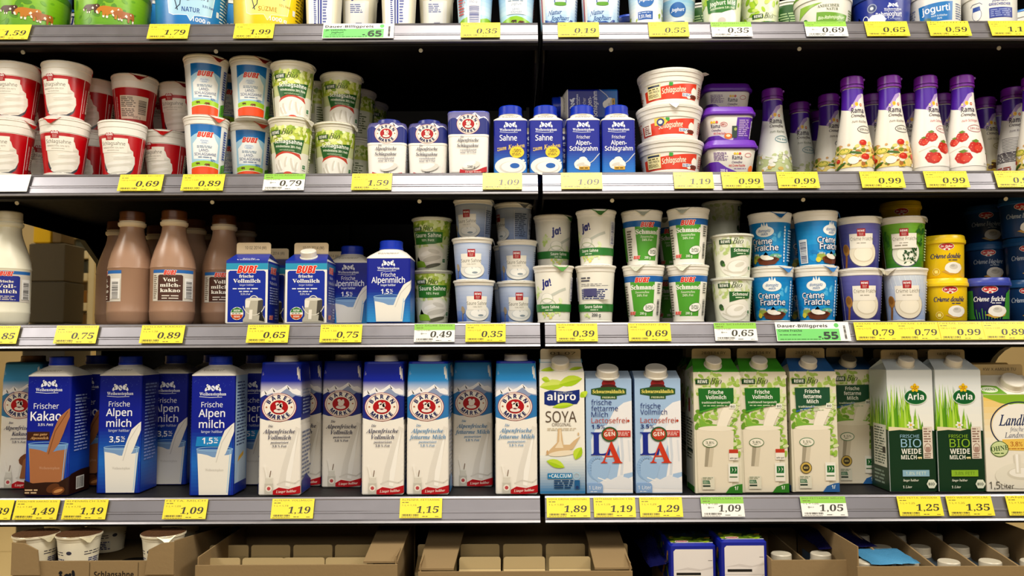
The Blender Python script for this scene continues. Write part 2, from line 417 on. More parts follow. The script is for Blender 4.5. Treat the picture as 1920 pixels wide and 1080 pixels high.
def mountains(a, x0, x1, y, snow, rock, foot):
    w = x1 - x0; h = w * .28
    pk = [(0, .2), (.1, .5), (.18, .38), (.3, .72), (.42, .45), (.52, .6), (.66, .95), (.8, .55), (.9, .6), (1, .35)]
    a.P([(x0, y - h * .5)] + [(x0 + w * u, y + h * v) for u, v in pk] + [(x1, y - h * .5)], snow)
    a.P([(x0, y - h * .9)] + [(x0 + w * u, y + h * (v - .42 + .12 * math.sin(u * 40))) for u, v in pk] + [(x1, y - h * .9)], rock)
    for u, v in ((.3, .7), (.66, .92), (.1, .5)): a.P([(x0 + w * u, y + h * v), (x0 + w * (u + .07), y + h * (v - .4)), (x0 + w * (u + .03), y + h * (v - .35))], rock)
def blob(cx, cy, rx, ry, n=22, k=.12, seed=1):
    r = random.Random(seed); return [(cx + rx * math.cos(2 * PI * i / n) * (1 - k * r.random()), cy + ry * math.sin(2 * PI * i / n) * (1 - k * r.random())) for i in range(n)]
def cow(a, x, y, s, c='#7a3a14', c2='#f2e8dc'):
    """a grazing cow in a printed meadow"""
    o = [(-.95, .12), (-1.02, .3), (-.88, .5), (-.72, .62), (-.5, .68), (0, .66), (.5, .7), (.64, .6), (.68, .3), (.62, -.12), (.5, -.12), (.46, .2), (.32, .16), (.28, -.14), (.16, -.14), (.12, .18), (-.2, .13), (-.24, -.14), (-.36, -.14), (-.38, .18), (-.46, -.12), (-.57, -.12), (-.6, .28), (-.7, .32), (-.8, .1)]
    P_ = lambda pts: [(x + u * s, y + v * s) for u, v in pts]
    a.P(P_(o), c)
    for pts in ([(-.95, .12), (-1.02, .3), (-.9, .34), (-.82, .12)], [(.64, .08), (.62, -.12), (.5, -.12), (.5, .08)], [(-.22, .02), (-.24, -.14), (-.36, -.14), (-.36, .02)], [(-.45, .02), (-.46, -.12), (-.57, -.12), (-.58, .02)], [(-.1, .3), (.08, .2), (.14, .34), (.02, .46)], [(.3, .5), (.44, .44), (.4, .62)]): a.P(P_(pts), c2)
def organic_sheaf(a, x, y, w):
    a.R(x - w / 2, y, x + w / 2, y + w * 1.05, '#eef0e4'); a.R(x - w * .4, y + w * .18, x + w * .4, y + w * .95, '#1b6a2e')
    for q in (-.16, .16): a.P([(x + w * (q - .12), y + w * .25), (x + w * (q + .03), y + w * .55), (x + w * (q - .04), y + w * .88), (x + w * (q + .12), y + w * .6)], '#eef0e4')

# ------------------------------------------------------------------ shelf of whipping cream
@kit
def red(side='front'):
    def art(a, H):
        R = '#b8000e'; h = a.hw; a.R(-h, 8, h, H - 26, R)
        def front(x0):
            X = lambda x: x0 + x
            cr = [(-37, 55), (-35, 30), (-30, 17), (-20, 10), (-6, 8), (10, 10), (22, 18), (27, 30), (25, 42), (22, 44), (21, 51), (15, 55), (12, 64), (4, 72), (-6, 72)]
            a.P([(X(x), y - 3) for x, y in blob(-5, 26, 31, 20, 30, .02)], '#3a3f48')
            a.P([(X(x), y) for x, y in cr], '#e6e1d4')
            for x, y, rx, ry, c in ((-6, 16, 24, 7, '#eeeae0'), (-4, 25, 27, 3, '#dad5c8'), (-6, 29, 25, 3, '#efebe2'), (4, 38, 19, 2.4, '#dcd7ca'), (0, 42, 17, 2.2, '#f0ece3'), (-4, 12, 17, 1.6, '#d6d1c4'), (14, 50, 7, 2, '#d9d4c6')): a.E(X(x), y, rx, ry, c, 18, .14)
            a.R(X(-38), 47, X(10), 73, '#efe9dc'); a.T('Schlagsahne', X(-15), 60, 6.2, '#55503f', 's', 42); a.T('MINDESTENS 32% FETT', X(-15), 54, 2.6, '#8a8574', 's', 38); a.T('wärmebehandelt', X(-15), 50, 1.8, '#8a8574', 's', 22)
            red_mark(a, X(-20), 69, 14)
        front(0)
        for x in (38, 118): a.R(x, 8, x + 1.2, H - 26, '#efe5dc')
        a.L(43, 18, 47, 62, 22, '#f1c8c4'); a.R(52, 20, 104, 64, '#efe6d0'); a.L(54, 42, 82, 62, 6, '#6b6250'); a.L(54, 24, 82, 40, 5, '#6b6250'); a.BC(86, 30, 15, 26, '#1c1a18', 14, True); a.T('200 g', 84, 22, 4, '#4a4436', 's', 14)
    pk = cup('cream_cup', 105, 324, 43, 31, WHITE, art, foot=(8, 1.6), rim=25, tab={'front': 68, 'tabfront': -40, 'tabmid': 10}.get(side, 130), tabcol='#c81a18', lid='#d8352a'); return pk
@kit
def landcream():
    def art(a, H):
        h = a.hw; a.R(-h, 4, h, H - 16, '#eef0ee')
        a.G(-29, 70, 27, 97, '#0a7cc8', '#0b62ae', 6); a.P([(-29, 24)] + [(x, 72 + 12 * math.cos(x / 27 * 1.3)) for x in range(-29, 28, 4)] + [(27, 24)], '#a9d2ea')
        a.P([(-24, 34), (-25, 62), (-17, 70), (-13, 79), (13, 79), (17, 70), (23, 62), (22, 34)], '#f4f6f4')
        bubi_mark(a, -2, 74, 8.5, 27); a.E(-3, 66, 9, 5, '#dfeaf4'); a.T('Frisches', -3, 66, 2.6, '#3b62a0', 'si', 13); a.T('Gutes', -3, 62.5, 2.6, '#3b62a0', 'si', 9); a.L(-16, 54, 14, 59, 2, '#8aa0b8')
        a.T('LAND-', -3, 47.5, 5, '#2b4a84', 's', 18); a.T('SCHLAGSAHNE', -1, 40.5, 5, '#2b4a84', 's', 41); a.L(-14, 36, 12, 39, 1, '#7088aa'); a.T('32%', 14, 30.5, 4, '#1c50a0', 'sbi', 9)
        a.P([(-29, 18)] + [(x, 31 - 4 * (x / 28) ** 2) for x in range(-29, 28, 4)] + [(27, 18)], '#a2d022'); cow(a, -14, 24, 5, '#5a2c10', '#3a1c0c'); cow(a, 4, 22, 6, '#7c3a14', '#3a1c0c')
        a.P([(-29, 4), (-29, 16), (-14, 20), (0, 21), (14, 20), (27, 16), (27, 4)], '#ee4a14')
        a.LN([(x, 17 + 4 * math.cos(x / 22)) for x in range(-29, 28, 4)], 1, '#f2f0d0')
        a.L(33, 36, 43, 90, 12, '#23449a', .6); a.P([(30, 4), (32, 26), (46, 30), (46, 4)], '#5aa82a'); a.L(34, 8, 42, 26, 6, '#1c4a1c'); a.R(52, 20, 76, 84, '#dfe4ea'); a.BC(56, 30, 16, 44, '#20203a', 18, True)
    return cup('cream_cup', 112.5, 322, 41.5, 30, '#eef0ee', art, foot=(3, .3), rim=15, tab=28, tabcol='#d8402c')
@kit
def leafcream():
    def art(a, H):
        h = a.hw; a.R(-h, 5, h, 88, '#cfd69a'); a.G(-h, 62, h, 89, '#c6d24a', '#a8bc38', 5); a.MOT(-h, 66, h, 88, ['#d8e47a', '#e6eca0', '#9cb82c', '#86a624', '#f0f2c4'], 150, 5)
        a.R(-h, 5, h, 42, '#e4e2d2'); bio_mark(a, -36, 73, 8.5)
        a.P([(-24, 34), (-31, 60), (30, 66), (25, 40), (0, 44)], '#1f5a20'); sl = -.06
        a.T('Schlagsahne', 0, 57, 7, '#f6f8ec', 'sb', 52, slope=-.05); a.T('mindestens 30% Fett', 0, 49.5, 4, '#e8f0d8', 'sb', 48, slope=-.05); a.T('wärmebehandelt', -2, 44, 2.6, '#c8dcb4', 's', 28, slope=-.05)
        a.P([(-28, 30), (-24, 38), (-10, 43), (6, 42), (22, 39), (26, 30)], '#c03a22'); a.P([(-29, 5)] + [(-29 + i * 2.7, 29 + 10.5 * math.sin(i / 20 * PI) ** .8) for i in range(21)] + [(25, 5)], '#f0ece2')
        for x, y, rx, ry, t in ((-16, 18, 4, 11, .3), (-4, 24, 3, 10, -.2), (8, 20, 3, 12, .25), (-22, 14, 3, 8, .4), (16, 16, 3, 9, -.2)): a.E(x, y, rx, ry, '#d8d2c4', 12, t); a.E(x + 2.5, y + 1, rx * .5, ry * .8, '#fbf8f0', 10, t)
        a.E(0, 3, 9, 4, '#c8452c', 14); organic_sheaf(a, 33, 12, 9)
        a.R(46, 8, 96, 80, '#dcdcc0'); a.L(50, 40, 92, 76, 10, '#5d6a3c'); a.R(46, 33, 96, 36, '#2c5a24'); a.L(50, 12, 92, 30, 5, '#5d6a3c'); a.R(-96, 8, -46, 60, '#dcdcc0'); a.L(-92, 14, -50, 56, 9, '#5d6a3c')
    return cup('cream_cup', 104, 323, 41.5, 30, '#e0ddc8', art, foot=(3, .3), rim=8, tab=62, tabcol='#cfcabb', rimc='#ece8d6')
def square_pack(name, cat, H, yb, prof, art, m=CARTON, Yc=.015, sides=None):
    """soft-edged square pack; prof rings (z, w, d, rc, colour)"""
    pk = Pack(name, cat, H, yb, Yc); pk.fd = max(p[2] for p in prof) / 2; mb = MB(); mb.loft(prof, k=6); a = Art(mb, Pr([p[:4] for p in prof])); a.hw = a.s.half; art(a); pk.add('pack_body', mb, m); return pk
def ridged_cap(pk, r, z, h, c, y=0, x=0, label=None, m=PLASTIC):
    mb = MB(); mb.cyl((x, y, z), (0, 0, 1), r * 1.04, h * .22, c); mb.cyl((x, y, z + h * .2), (0, 0, 1), r, h * .8, c, 56, knurl=.025); pk.add('screw_cap', mb, m, label)
@kit
def bearcream(big=''):
    H = 119 if big else 104; w = 78 if big else 76
    def art(a):
        h = a.hw; k = 1; sh = 12 if big else 0
        a.R(-h, 4, h, 64 + sh, '#f5f1ea'); a.G(-h, H - 40, h, H - 20, '#e9e6ea', '#8d8ab4', 6); a.G(-h, H - 21, h, H - 3, '#8884ac', '#3c3a86' if not big else '#6a6aa4', 6)
        mountains(a, -w / 2, w / 2, 82 + sh, '#f4f2f6', '#8a8cb8', 0); a.P([(-h, 62 + sh)] + [(x, 84 + sh - .00 * x - 9 * math.cos(x / 9)) for x in range(-int(h), int(h) + 1, 6)] + [(h, 62 + sh)], '#27307e')
        a.R(-h, 58 + sh, h, 62 + sh, '#f5f1ea'); bear_mark(a, 0, 79 + sh + (2 if big else 0), 22.5, 19)
        y = 48 + sh; a.T('Die', -12, y + 7.5, 3.6, '#3a3a5a', 'bi', 7); a.T('Alpenfrische', -1, y, 6.4, '#2a2a44', 'bi', 43); a.T('Schlagsahne', -1, y - 10, 6.4, '#2a2a44', 'bi', 43); a.T('wärmebehandelt', 0, y - 16.5, 3.2, '#3a3a5a', 'bi', 33); a.T('mind. 32 % Fett', 0, y - 21.5, 3.2, '#3a3a5a', 'bi', 32)
        a.E(6, 16, 18, 7, '#e2ded4', 20, .2); a.E(2, 18, 14, 4.5, '#fbf8f2', 18, .3); a.T('500 g', 3 if not big else 6, 3 if not big else 11, 4.6, '#33333f', 'b', 16)
        if big: a.P([(-18, 2), (-17, 9), (0, 5.5), (18, 7), (37, 14), (37, 4), (20, 1)], '#c01822'); a.T('Für super Momente', 10, 2.6, 3, '#f6e6dc', 'bi', 33)
        else: a.P([(-30, 1), (-28, 7), (-10, 2), (10, 2), (32, 6), (34, 1)], '#c01822')
        a.L(42, 14, 58, 56, 8, '#8a94b0')
    prof = [(0, w - 12, w - 14, 8, WHITE), (3, w - 7, w - 9, 10, WHITE), (H - 18, w, w - 4, 12, '#4a4a90'), (H - 10, w - 2, w - 6, 13, '#4a4a90'), (H - 4, w - 6, w - 10, 14, '#4a4a90'), (H - 2.5, w - 14, w - 18, 14, '#4a4a90')]
    if big: prof = [(0, w - 10, w - 12, 8, WHITE), (3, w - 6, w - 8, 9, WHITE), (H - 6, w, w - 4, 10, '#22309a'), (H - 5.5, w + 1, w - 3, 10, '#2036b0'), (H - 1.5, w - 1, w - 5, 11, '#2036b0'), (H, w - 8, w - 12, 11, '#2036b0')]
    pk = square_pack('cream_carton', 'carton', H, 323, prof, art)
    if not big:
        mb = MB(); mb.cyl((0, 0, H - 3), (0, 0, 1), 23, 10, '#2b3486', 44, r2=22); pk.add('snap_lid', mb, PLASTIC)
    return pk
BLUE, BLUE2 = '#0c1c92', '#1d7bd4'
def bottle_carton(name, H, yb, w, d, zb, capr, art, cat='carton', rc=7, shoulder='#efeadf', capc='#0f32b4', caph=17, Yc=.015):
    """square drinks carton with a moulded shoulder and a ridged screw cap"""
    pk = Pack(name, cat, H, yb, Yc); pk.fd = d / 2; mb = MB(); zc = H - caph
    mb.loft([(0, w - 3, d - 3, rc, BLUE), (1.5, w, d, rc, BLUE), (zb, w, d, rc, BLUE)], k=5); a = Art(mb, Pr([(0, w, d, rc), (zb, w, d, rc)])); a.hw = a.s.half; art(a, zb); pk.add('carton_body', mb, CARTON)
    mb = MB(); n = capr * 2.04
    mb.loft([(zb, w + .8, d + .8, rc + .6, shoulder), (zb + 1.8, w + .8, d + .8, rc + 1, shoulder), (zb + (zc - zb) * .35, w * .92, d * .92, w * .16, shoulder), (zb + (zc - zb) * .75, w * .72, d * .72, w * .30, shoulder), (zc - 1.2, n, n, n * .49, shoulder), (zc + 2, n * .97, n * .97, n * .485, shoulder)], k=7)
    sp = Plane((0, -d * .43, zb + (zc - zb) * .45), (1, 0, 0), (0, .62, .78)); b = Art(mb, sp, base=.5); b.L(-w * .25, -1, w * .25, 3.4, 2, '#a9a294'); pk.add('shoulder', mb, PLASTIC)
    ridged_cap(pk, capr, zc, caph, capc); return pk
@kit
def alpinecream(kind='cook'):
    def art(a, zb):
        h = a.hw; a.R(-h, 2, h, zb, BLUE); a.G(-h, 2, h, 46, BLUE2, BLUE, 10); crest(a, 0, 80, 40)
        if kind == 'cook':
            a.T('Sahne', -4, 62, 10, '#f8f8ff', 's', 32, fat=.02); a.T('zum Kochen', 1, 46, 8.4, '#f2cf5a', 'bi', 52, rot=.13)
            a.E(0, 14, 29, 17, '#f4f1ea', 30); a.E(2, 12, 23, 11, '#d9d5cc', 26); a.E(3, 13, 20, 9.5, '#f8f6f0', 24); a.E(8, 15, 9, 5, '#1c5fb4', 18); a.E(24, 25, 2.5, 2, '#f4f1ea', 8); a.E(27, 21, 1.6, 1.4, '#f4f1ea', 8)
            a.E(12, 40, 13.5, 10.5, '#f2cf2c', 26); a.T('-50%', 12, 40, 6, '#3a3210', 'b', 17); a.L(3, 34, 21, 39, 2, '#6a5c20')
        else:
            a.T('Frischer', 0, 65, 6, '#f8f8ff', 's', 25, fat=.015); a.T('Alpen-', 0, 53.5, 8, '#f8f8ff', 's', 29, fat=.02); a.T('Schlagrahm', 0, 42.5, 8, '#f8f8ff', 's', 52, fat=.02)
            a.LN([(4, 14), (18, 24), (30, 38)], 1.6, '#c8ccd8'); a.P(blob(-3, 17, 16, 11, 20, .1, 3), '#f6f2e8'); a.P(blob(-1, 25, 9, 7, 14, .15, 5), '#f6f2e8'); a.E(-6, 17, 8, 3, '#d6d0c4', 12, .3); a.E(4, 14, 7, 2.6, '#d6d0c4', 12, -.2)
            a.R(-9, 7, 11, 13, '#d8a830'); a.L(-7, 8, 9, 12, 1, '#5a4410')
        a.L(36, 14, 60, 92, 14, '#9fb4ec')
    return bottle_carton('cream_carton', 131, 322, 62, 56, 100, 22, art, rc=5)
@kit
def snacktub(lid='', seed='1'):
    """low oval-mouthed tub of ready whipped cream"""
    H = 62.5; pk = Pack('cream_tub', 'tub', H, 290, .08); pk.round = True
    prof = [(0, 49, WHITE), (1.5, 51, WHITE), (6, 51.5, WHITE), (6.6, 50.5, WHITE), (38, 55, WHITE), (38.6, 56.2, WHITE), (47, 57, WHITE), (47.6, 58, WHITE), (54, 59, WHITE), (55, 60.4, WHITE), (57, 60.4, WHITE)]
    mb = MB(); rnd_body(mb, prof, 16); a = Art(mb, rsurf([(6.6, 50.5), (38, 55)], 106))
    x = -8 if seed == '2' else 0
    a.P([(-54 + x, 8), (-54 + x, 27), (54 + x, 37), (54 + x, 8)], '#d93a1c'); a.T('Schlagsahne', 7 + x, 19, 9, '#f6e9d0', 'si', 44, fat=.02, out='#b82a10', ow=.03, rot=.06)
    a.R(22 + x, 12, 46 + x, 18, '#eef0ee'); a.L(23 + x, 12.5, 45 + x, 17.5, 2, '#2a4a9a'); a.P(blob(48 + x, 22, 8, 8, 14, .2), '#f6f0e6'); a.E(47 + x, 13, 9, 3.6, '#6a2a18', 14); a.E(36 + x, 11, 4, 2.4, '#f2eadc', 10)
    a.T('Glücksklee', -2 + x, 38.4, 4, '#1c2c5a', 'sb', 20); 
    for t in range(4): a.E(1.5 + x + 2.1 * math.cos(t * PI / 2 + .7), 33.5 + 2.1 * math.sin(t * PI / 2 + .7), 2.2, 1.8, '#2f9a2c', 8)
    if seed == '2': a.P([(-30, 24), (-30, 37), (-14, 37), (-6, 30), (-12, 24)], '#f0c83c'); a.E(-19, 29.5, 7, 6.4, '#2a3a7a', 18); a.E(-19, 29.5, 4, 3.6, '#e8e4d8', 14); a.R(-56, 10, -38, 29, '#efe6d8'); a.L(-54, 12, -40, 28, 5, '#7a3020')
    else: a.R(-45, 11, -17, 36, '#efe2a6'); a.R(-43, 31, -19, 34.5, '#1e2c44'); a.T('100% FRISCH', -31, 21.5, 3.6, '#3a3416', 'sb', 22); a.L(-43, 13, -20, 20, 3, '#6c6230'); a.L(-42, 26, -20, 30, 1, '#6c6230')
    a.L(60, 12, 96, 34, 6, '#9a4a38'); a.L(-96, 12, -62, 34, 6, '#9a4a38'); pk.add('tub_body', mb, PLASTIC)
    mb = MB(); c = '#f2eee6'; rnd_body(mb, [(57, 60.8, c), (60.4, 61.2, c), (61.4, 60.4, c), (62, 57, c), (60, 54, c)], 16)
    if lid: mb.plate([(54, -22, 59), (64, -20, 60), (70, -12, 59), (64, -6, 59), (58, -6, 59)], (0, 0, .7), '#d8d4cc')
    elif seed == '2': mb.plate([(-4, -60.5, 60), (2, -63.5, 54), (8, -63.8, 50), (14, -61, 57), (12, -59.5, 61)], (0, -.6, .2), '#d9d5cd')
    pk.add('lid', mb, PLASTIC); return pk
@kit
def violettub(kind='a'):
    """squarish tub with a violet snap lid"""
    H = 68; w = 96; pk = Pack('creme_fraiche_tub', 'tub', H, 285, .02); pk.fd = 44
    V = '#53169c'; prof = [(0, w - 22, 68, 14, WHITE), (1.5, w - 19, 70, 15, WHITE), (46, w - 6, 82, 17, WHITE), (52, w - 5, 83, 17, WHITE)]
    mb = MB(); mb.loft(prof, k=7); a = Art(mb, Pr(prof)); h = a.s.half
    if kind == 'a':
        a.P([(-h, 3), (-h, 12), (-26, 12), (-10, 5), (8, 3)], V); a.P([(4, 3), (9, 14), (12, 46), (h, 46), (h, 3)], V); a.P([(43, 8), (43, 40), (50, 40), (50, 8)], '#efe9f2'); a.BC(44, 10, 5, 28, '#222222', 18, True)
        a.T('Rama', -32, 26, 7, '#2c1640', 'sb', 18); a.T('Cremefine', -31, 20, 4, '#5a3a6a', 'i', 19, fat=.03); a.T('mit Crème fraîche', -24, 14, 4, '#c03030', 'sb', 26)
        a.RING(-15, 33, 7, 4, .8, '#c05050'); a.L(-20, 31, -10, 35, 2, '#c05050'); a.E(-6, 11, 9, 5.5, '#d86a1c', 18); a.E(-6, 12, 5, 2.6, '#f2e0b0', 12); a.R(2, 8, 13, 30, '#223a2c'); a.E(9, 24, 3, 3, '#9aa648', 10); a.L(16, 10, 38, 42, 9, '#b79ad0')
        for q, c in ((-39, '#e6b41c'), (-34, '#f2c828'), (-29, '#c8402c')): a.E(q, 37, 2.4, 2.4, c, 10)
    else:
        a.P([(-h, 3), (-h, 28), (-30, 26), (-14, 16), (8, 8), (30, 3)], V); a.P([(20, 3), (34, 8), (h, 12), (h, 3)], V)
        a.T('Rama', 8, 30, 7.5, '#2c1640', 'sb', 20); a.T('Cremefine', 8, 23.5, 4, '#5a3a6a', 'i', 21, fat=.03); a.T('mit Crème fraîche', 8, 17, 4.4, '#c03030', 'sb', 34); a.L(2, 12, 30, 15, 1, '#8a6a9a')
        for q, c in ((3, '#e6b41c'), (8, '#f2c828'), (13, '#c8402c')): a.E(q, 41, 2.4, 2.4, c, 10)
        a.L(-38, 28, -10, 44, 7, '#7a5c96'); a.T('200 g', -20, 8, 4.6, '#e8def0', 'sb', 15); a.RING(29, 38, 6, 3.6, .8, '#c05050'); a.E(38, 12, 6, 7, '#d86a1c', 14)
    pk.add('tub_body', mb, PLASTIC)
    mb = MB(); mb.loft([(50, w + 2, 88, 18, V), (52, w + 5, 91, 19, '#6a28b4'), (56, w + 5, 91, 19, '#6a28b4'), (57, w + 2, 88, 18, '#6a28b4'), (63, w - 2, 84, 17, '#6a28b4'), (66.5, w - 5, 81, 16, '#6a28b4'), (67.6, w - 12, 74, 14, '#6a28b4')], k=7); pk.add('lid', mb, PLASTIC); return pk
@kit
def cookbottle(kind='veg'):
    H = 183; pk = Pack('cream_bottle', 'bottle', H, 319, .06); pk.round = .6; VI = '#4a1a9e'
    r = [(0, 31), (1.5, 33.5), (10, 34.2), (40, 33.2), (62, 30.5), (84, 26.8), (104, 23.2), (122, 20.6), (138, 19.4), (152, 19.0), (159, 18.6), (161, 17.4), (163, 17.4)]; r = [(z, q * .97) for z, q in r]
    mb = MB(); rnd_body(mb, [(z, q, WHITE) for z, q in r], 12); a = Art(mb, rsurf(r[2:11], 50)); h = a.s.half
    bg = {'veg': '#f3eee2', 'berry': '#f6f2ec', 'herb': '#eef0ea', 'sauce': '#f2ead0', 'back': '#ece8e4'}[kind]; a.R(-h, 10, h, 132, bg)
    a.P([(-h, 159), (-h, 134), (-24, 120), (-14, 118), (-4, 130), (6, 144), (18, 150), (h, 150), (h, 159)], VI); a.P([(-16, 120), (-4, 133), (6, 146), (18, 150), (18, 144), (9, 138), (0, 124), (-12, 116)], '#b79ad6')
    for x, y, q, c in ((-7, 127, 2.6, '#dfc890'), (2, 129.5, 4, '#f2c22c'), (12, 128, 3, '#c8402c')): a.E(x, y, q, q, c, 12); a.E(x, y, q * .45, q * .45, '#f8ecc0' if q != 4 else '#e89a18', 8)
    a.T('Rama', 4, 112.5, 9.5, '#2a1a3c', 'sb', 28, fat=-.01); a.T('Cremefine', 5, 105, 5.4, '#4a3a44', 'i', 30, sh=.1, fat=.03)
    sub = {'veg': ('zum Kochen', '#6a5a50'), 'berry': ('zum Schlagen', '#c04a5a'), 'herb': ('zum Kochen', '#5a6a50'), 'sauce': ('zum Verfeinern', '#6a6030'), 'back': ('zum Kochen', '#50405a')}[kind]
    a.T(sub[0], 6, 94, 4.6, sub[1], 'si', 30)
    if kind != 'back':
        rc = {'veg': '#4a4a50', 'berry': '#c07a84', 'herb': '#3c8a9a', 'sauce': '#a89a40'}[kind]; a.RING(13, 81, 13, 6.5, 1, rc, 26); a.T({'veg': '15% Fett', 'berry': '19% Fett', 'herb': '7% Fett', 'sauce': '15% Fett'}[kind], 13, 79, 4, rc, 'b', 20)
    if kind == 'berry':
        a.P([(-34, 20), (-28, 52), (-6, 62), (8, 40), (30, 34), (34, 12), (-34, 12)], '#fbf6ee'); a.LN([(-26, 40), (-8, 48), (6, 40)], 2, '#ded4c8')
        for x, y, s, t in ((-9, 66, 10, .4), (-20, 58, 8, -.2), (9, 46, 12, .1), (-8, 28, 12, -.3), (40, 28, 11, .2)):
            a.P([(x - s * .9, y), (x - s * .6, y + s * .7), (x, y + s * .8), (x + s * .7, y + s * .6), (x + s * .95, y - s * .1), (x + s * .5, y - s * .8), (x, y - s), (x - s * .6, y - s * .7)], '#c42418'); a.E(x + s * .25, y - s * .2, s * .5, s * .5, '#d8402c', 10)
            for q in range(5): a.E(x + s * .6 * math.cos(q * 2.4), y + s * .5 * math.sin(q * 2.4), .7, .7, '#f0b080', 6, layer=False)
            a.P([(x - s * .5, y + s * .95), (x, y + s * .62), (x + s * .5, y + s * .9), (x + .1 * s, y + s * 1.2)], '#6a8a2c')
    elif kind in ('veg', 'herb', 'sauce'):
        a.st = .012
        pal = {'veg': ['#e0b43c', '#f0d87c', '#7a8a2c', '#e8e0c8', '#d8a86a', '#f4ecd8', '#b06a2c'], 'herb': ['#e8ecd8', '#c4cf96', '#f2f2e6', '#d8b45c', '#c8d09a', '#f6f4ec'], 'sauce': ['#e8c83c', '#f2e08a', '#d8b028', '#f6ecb0', '#7a5a1c', '#5a3a18']}[kind]
        a.P([(-46, 12)] + [(-46 + i * 4.6, 46 + 5 * math.sin(i * .6) + (8 * math.sin(i * .31) if kind == 'herb' else 0)) for i in range(21)] + [(46, 12)], pal[1]); rr = random.Random(3)
        for q in range(70):
            x, y = -42 + 84 * rr.random(), 13 + 44 * rr.random(); a.E(x, y, 2 + 4 * rr.random(), 1.5 + 2.4 * rr.random(), rr.choice(pal), 9, rr.random() * 3)
        if kind == 'veg':
            for x, y, s in ((6, 56, 5.5), (26, 30, 5.5), (8, 30, 6), (-30, 26, 4)): a.E(x, y, s, s * .95, '#cc2a18', 14); a.E(x - s * .2, y + s * .3, s * .4, s * .3, '#ee6a4a', 8)
            for x, y, t in ((-6, 38, -.2), (-24, 42, .3), (-26, 16, .6)): a.E(x, y, 10, 2.2, '#3c6a1c', 12, t)
            a.E(-20, 42, 9, 6, '#e8d860', 14); a.RING(-20, 42, 7, 4.4, 1.2, '#8a9a30', 18); a.E(-8, 24, 7, 7, '#fbf6ea', 14)
    else:
        a.R(-30, 12, 24, 86, '#f0ece6')
        for i in range(16): a.R(-24 + i * .6, 82 - i * 3, 22 + i * .3, 83 - i * 3, '#4a4450')
        a.L(-30, 36, 8, 56, 7, '#4a4450'); a.BC(14, 28, 8, 40, '#1c1a2c', 20, True); a.L(-28, 14, -6, 28, 4, '#b0402c')
    a.st = .045
    a.T('250 ml', 24, 14, 3, '#5a5048', 's', 11) if kind != 'back' else None; pk.add('bottle_body', mb, PLASTIC)
    mb = MB(); c = '#6e1c96'; mb.cyl((0, 0, 161), (0, 0, 1), 20.5, 4, c, 40); mb.cyl((0, 0, 164.6), (0, 0, 1), 18.4, 3, c, 40); mb.cyl((0, 0, 167), (0, 0, 1), 20.3, 15.6, c, 56, r2=19.8, knurl=.02); mb.box(18.5, 22.5, -4, 4, 176, 180.5, c, .8); pk.add('flip_cap', mb, PLASTIC); return pk
# ------------------------------------------------------------------ shelf of sour cream and milk
@kit
def milkbottle(kind='choc'):
    H = 212; pk = Pack('milk_bottle', 'bottle', H, 607, .06); pk.round = True
    c, cap = ('#a8846c', '#5c3316') if kind == 'choc' else ('#f4f0da', '#e6dcc0')
    r = [(0, 34), (1.5, 36), (8, 38.6), (22, 39.6), (24, 40), (26, 39.4), (40, 39.4), (102, 39.4), (104, 40.4), (106, 39.8), (118, 38.2), (134, 34), (150, 28.5), (164, 23.8), (174, 21.6), (182, 21), (184, 23.6), (186, 24.6), (190, 24.6), (191, 22), (195, 22)]
    nk = '#e8d6b8' if kind == 'choc' else c
    mb = MB(); rnd_body(mb, [(z, q, nk if z >= 182 else c) for z, q in r], 12); pk.add('bottle_body', mb, PLASTIC)
    mb = MB(); a = Art(mb, rsurf(r[5:8], 78.8), base=.25); m = '#4a2414' if kind == 'choc' else '#10228e'
    a.R(-40, 42, 40, 99, '#d6d0c4'); a.R(-40, 93, 40, 99, '#1c66b4'); a.L(-38, 46, -30, 90, 12, '#7a6a58')
    a.P([(-28, 43), (-28, 88), (-25, 90), (13, 90), (16, 88), (16, 43)], m); bubi_mark(a, -7, 90, 7.5, 21)
    ws = ('Voll-', 'milch-', 'kakao') if kind == 'choc' else ('frische', 'Voll-', 'milch')
    for i, t in enumerate(ws): a.T(t, -6, 77.5 - 9.6 * i, 6.6 if t != 'frische' else 4.5, '#f8f2e6', 'b', (25, 35, 34)[i] if kind == 'choc' else (22, 30, 34)[i], fat=.02)
    a.L(-20, 45, 10, 54, 2 if kind == 'choc' else 3, '#e6dcd0', .4); a.R(19, 47, 38, 84, '#eceae6'); a.BC(22, 48, 13, 30, '#3a3836', 13, True)
    pk.add('label_band', mb, PAPER, 'printed paper label'); ridged_cap(pk, 22.4, 193.5, 18.5, cap); return pk
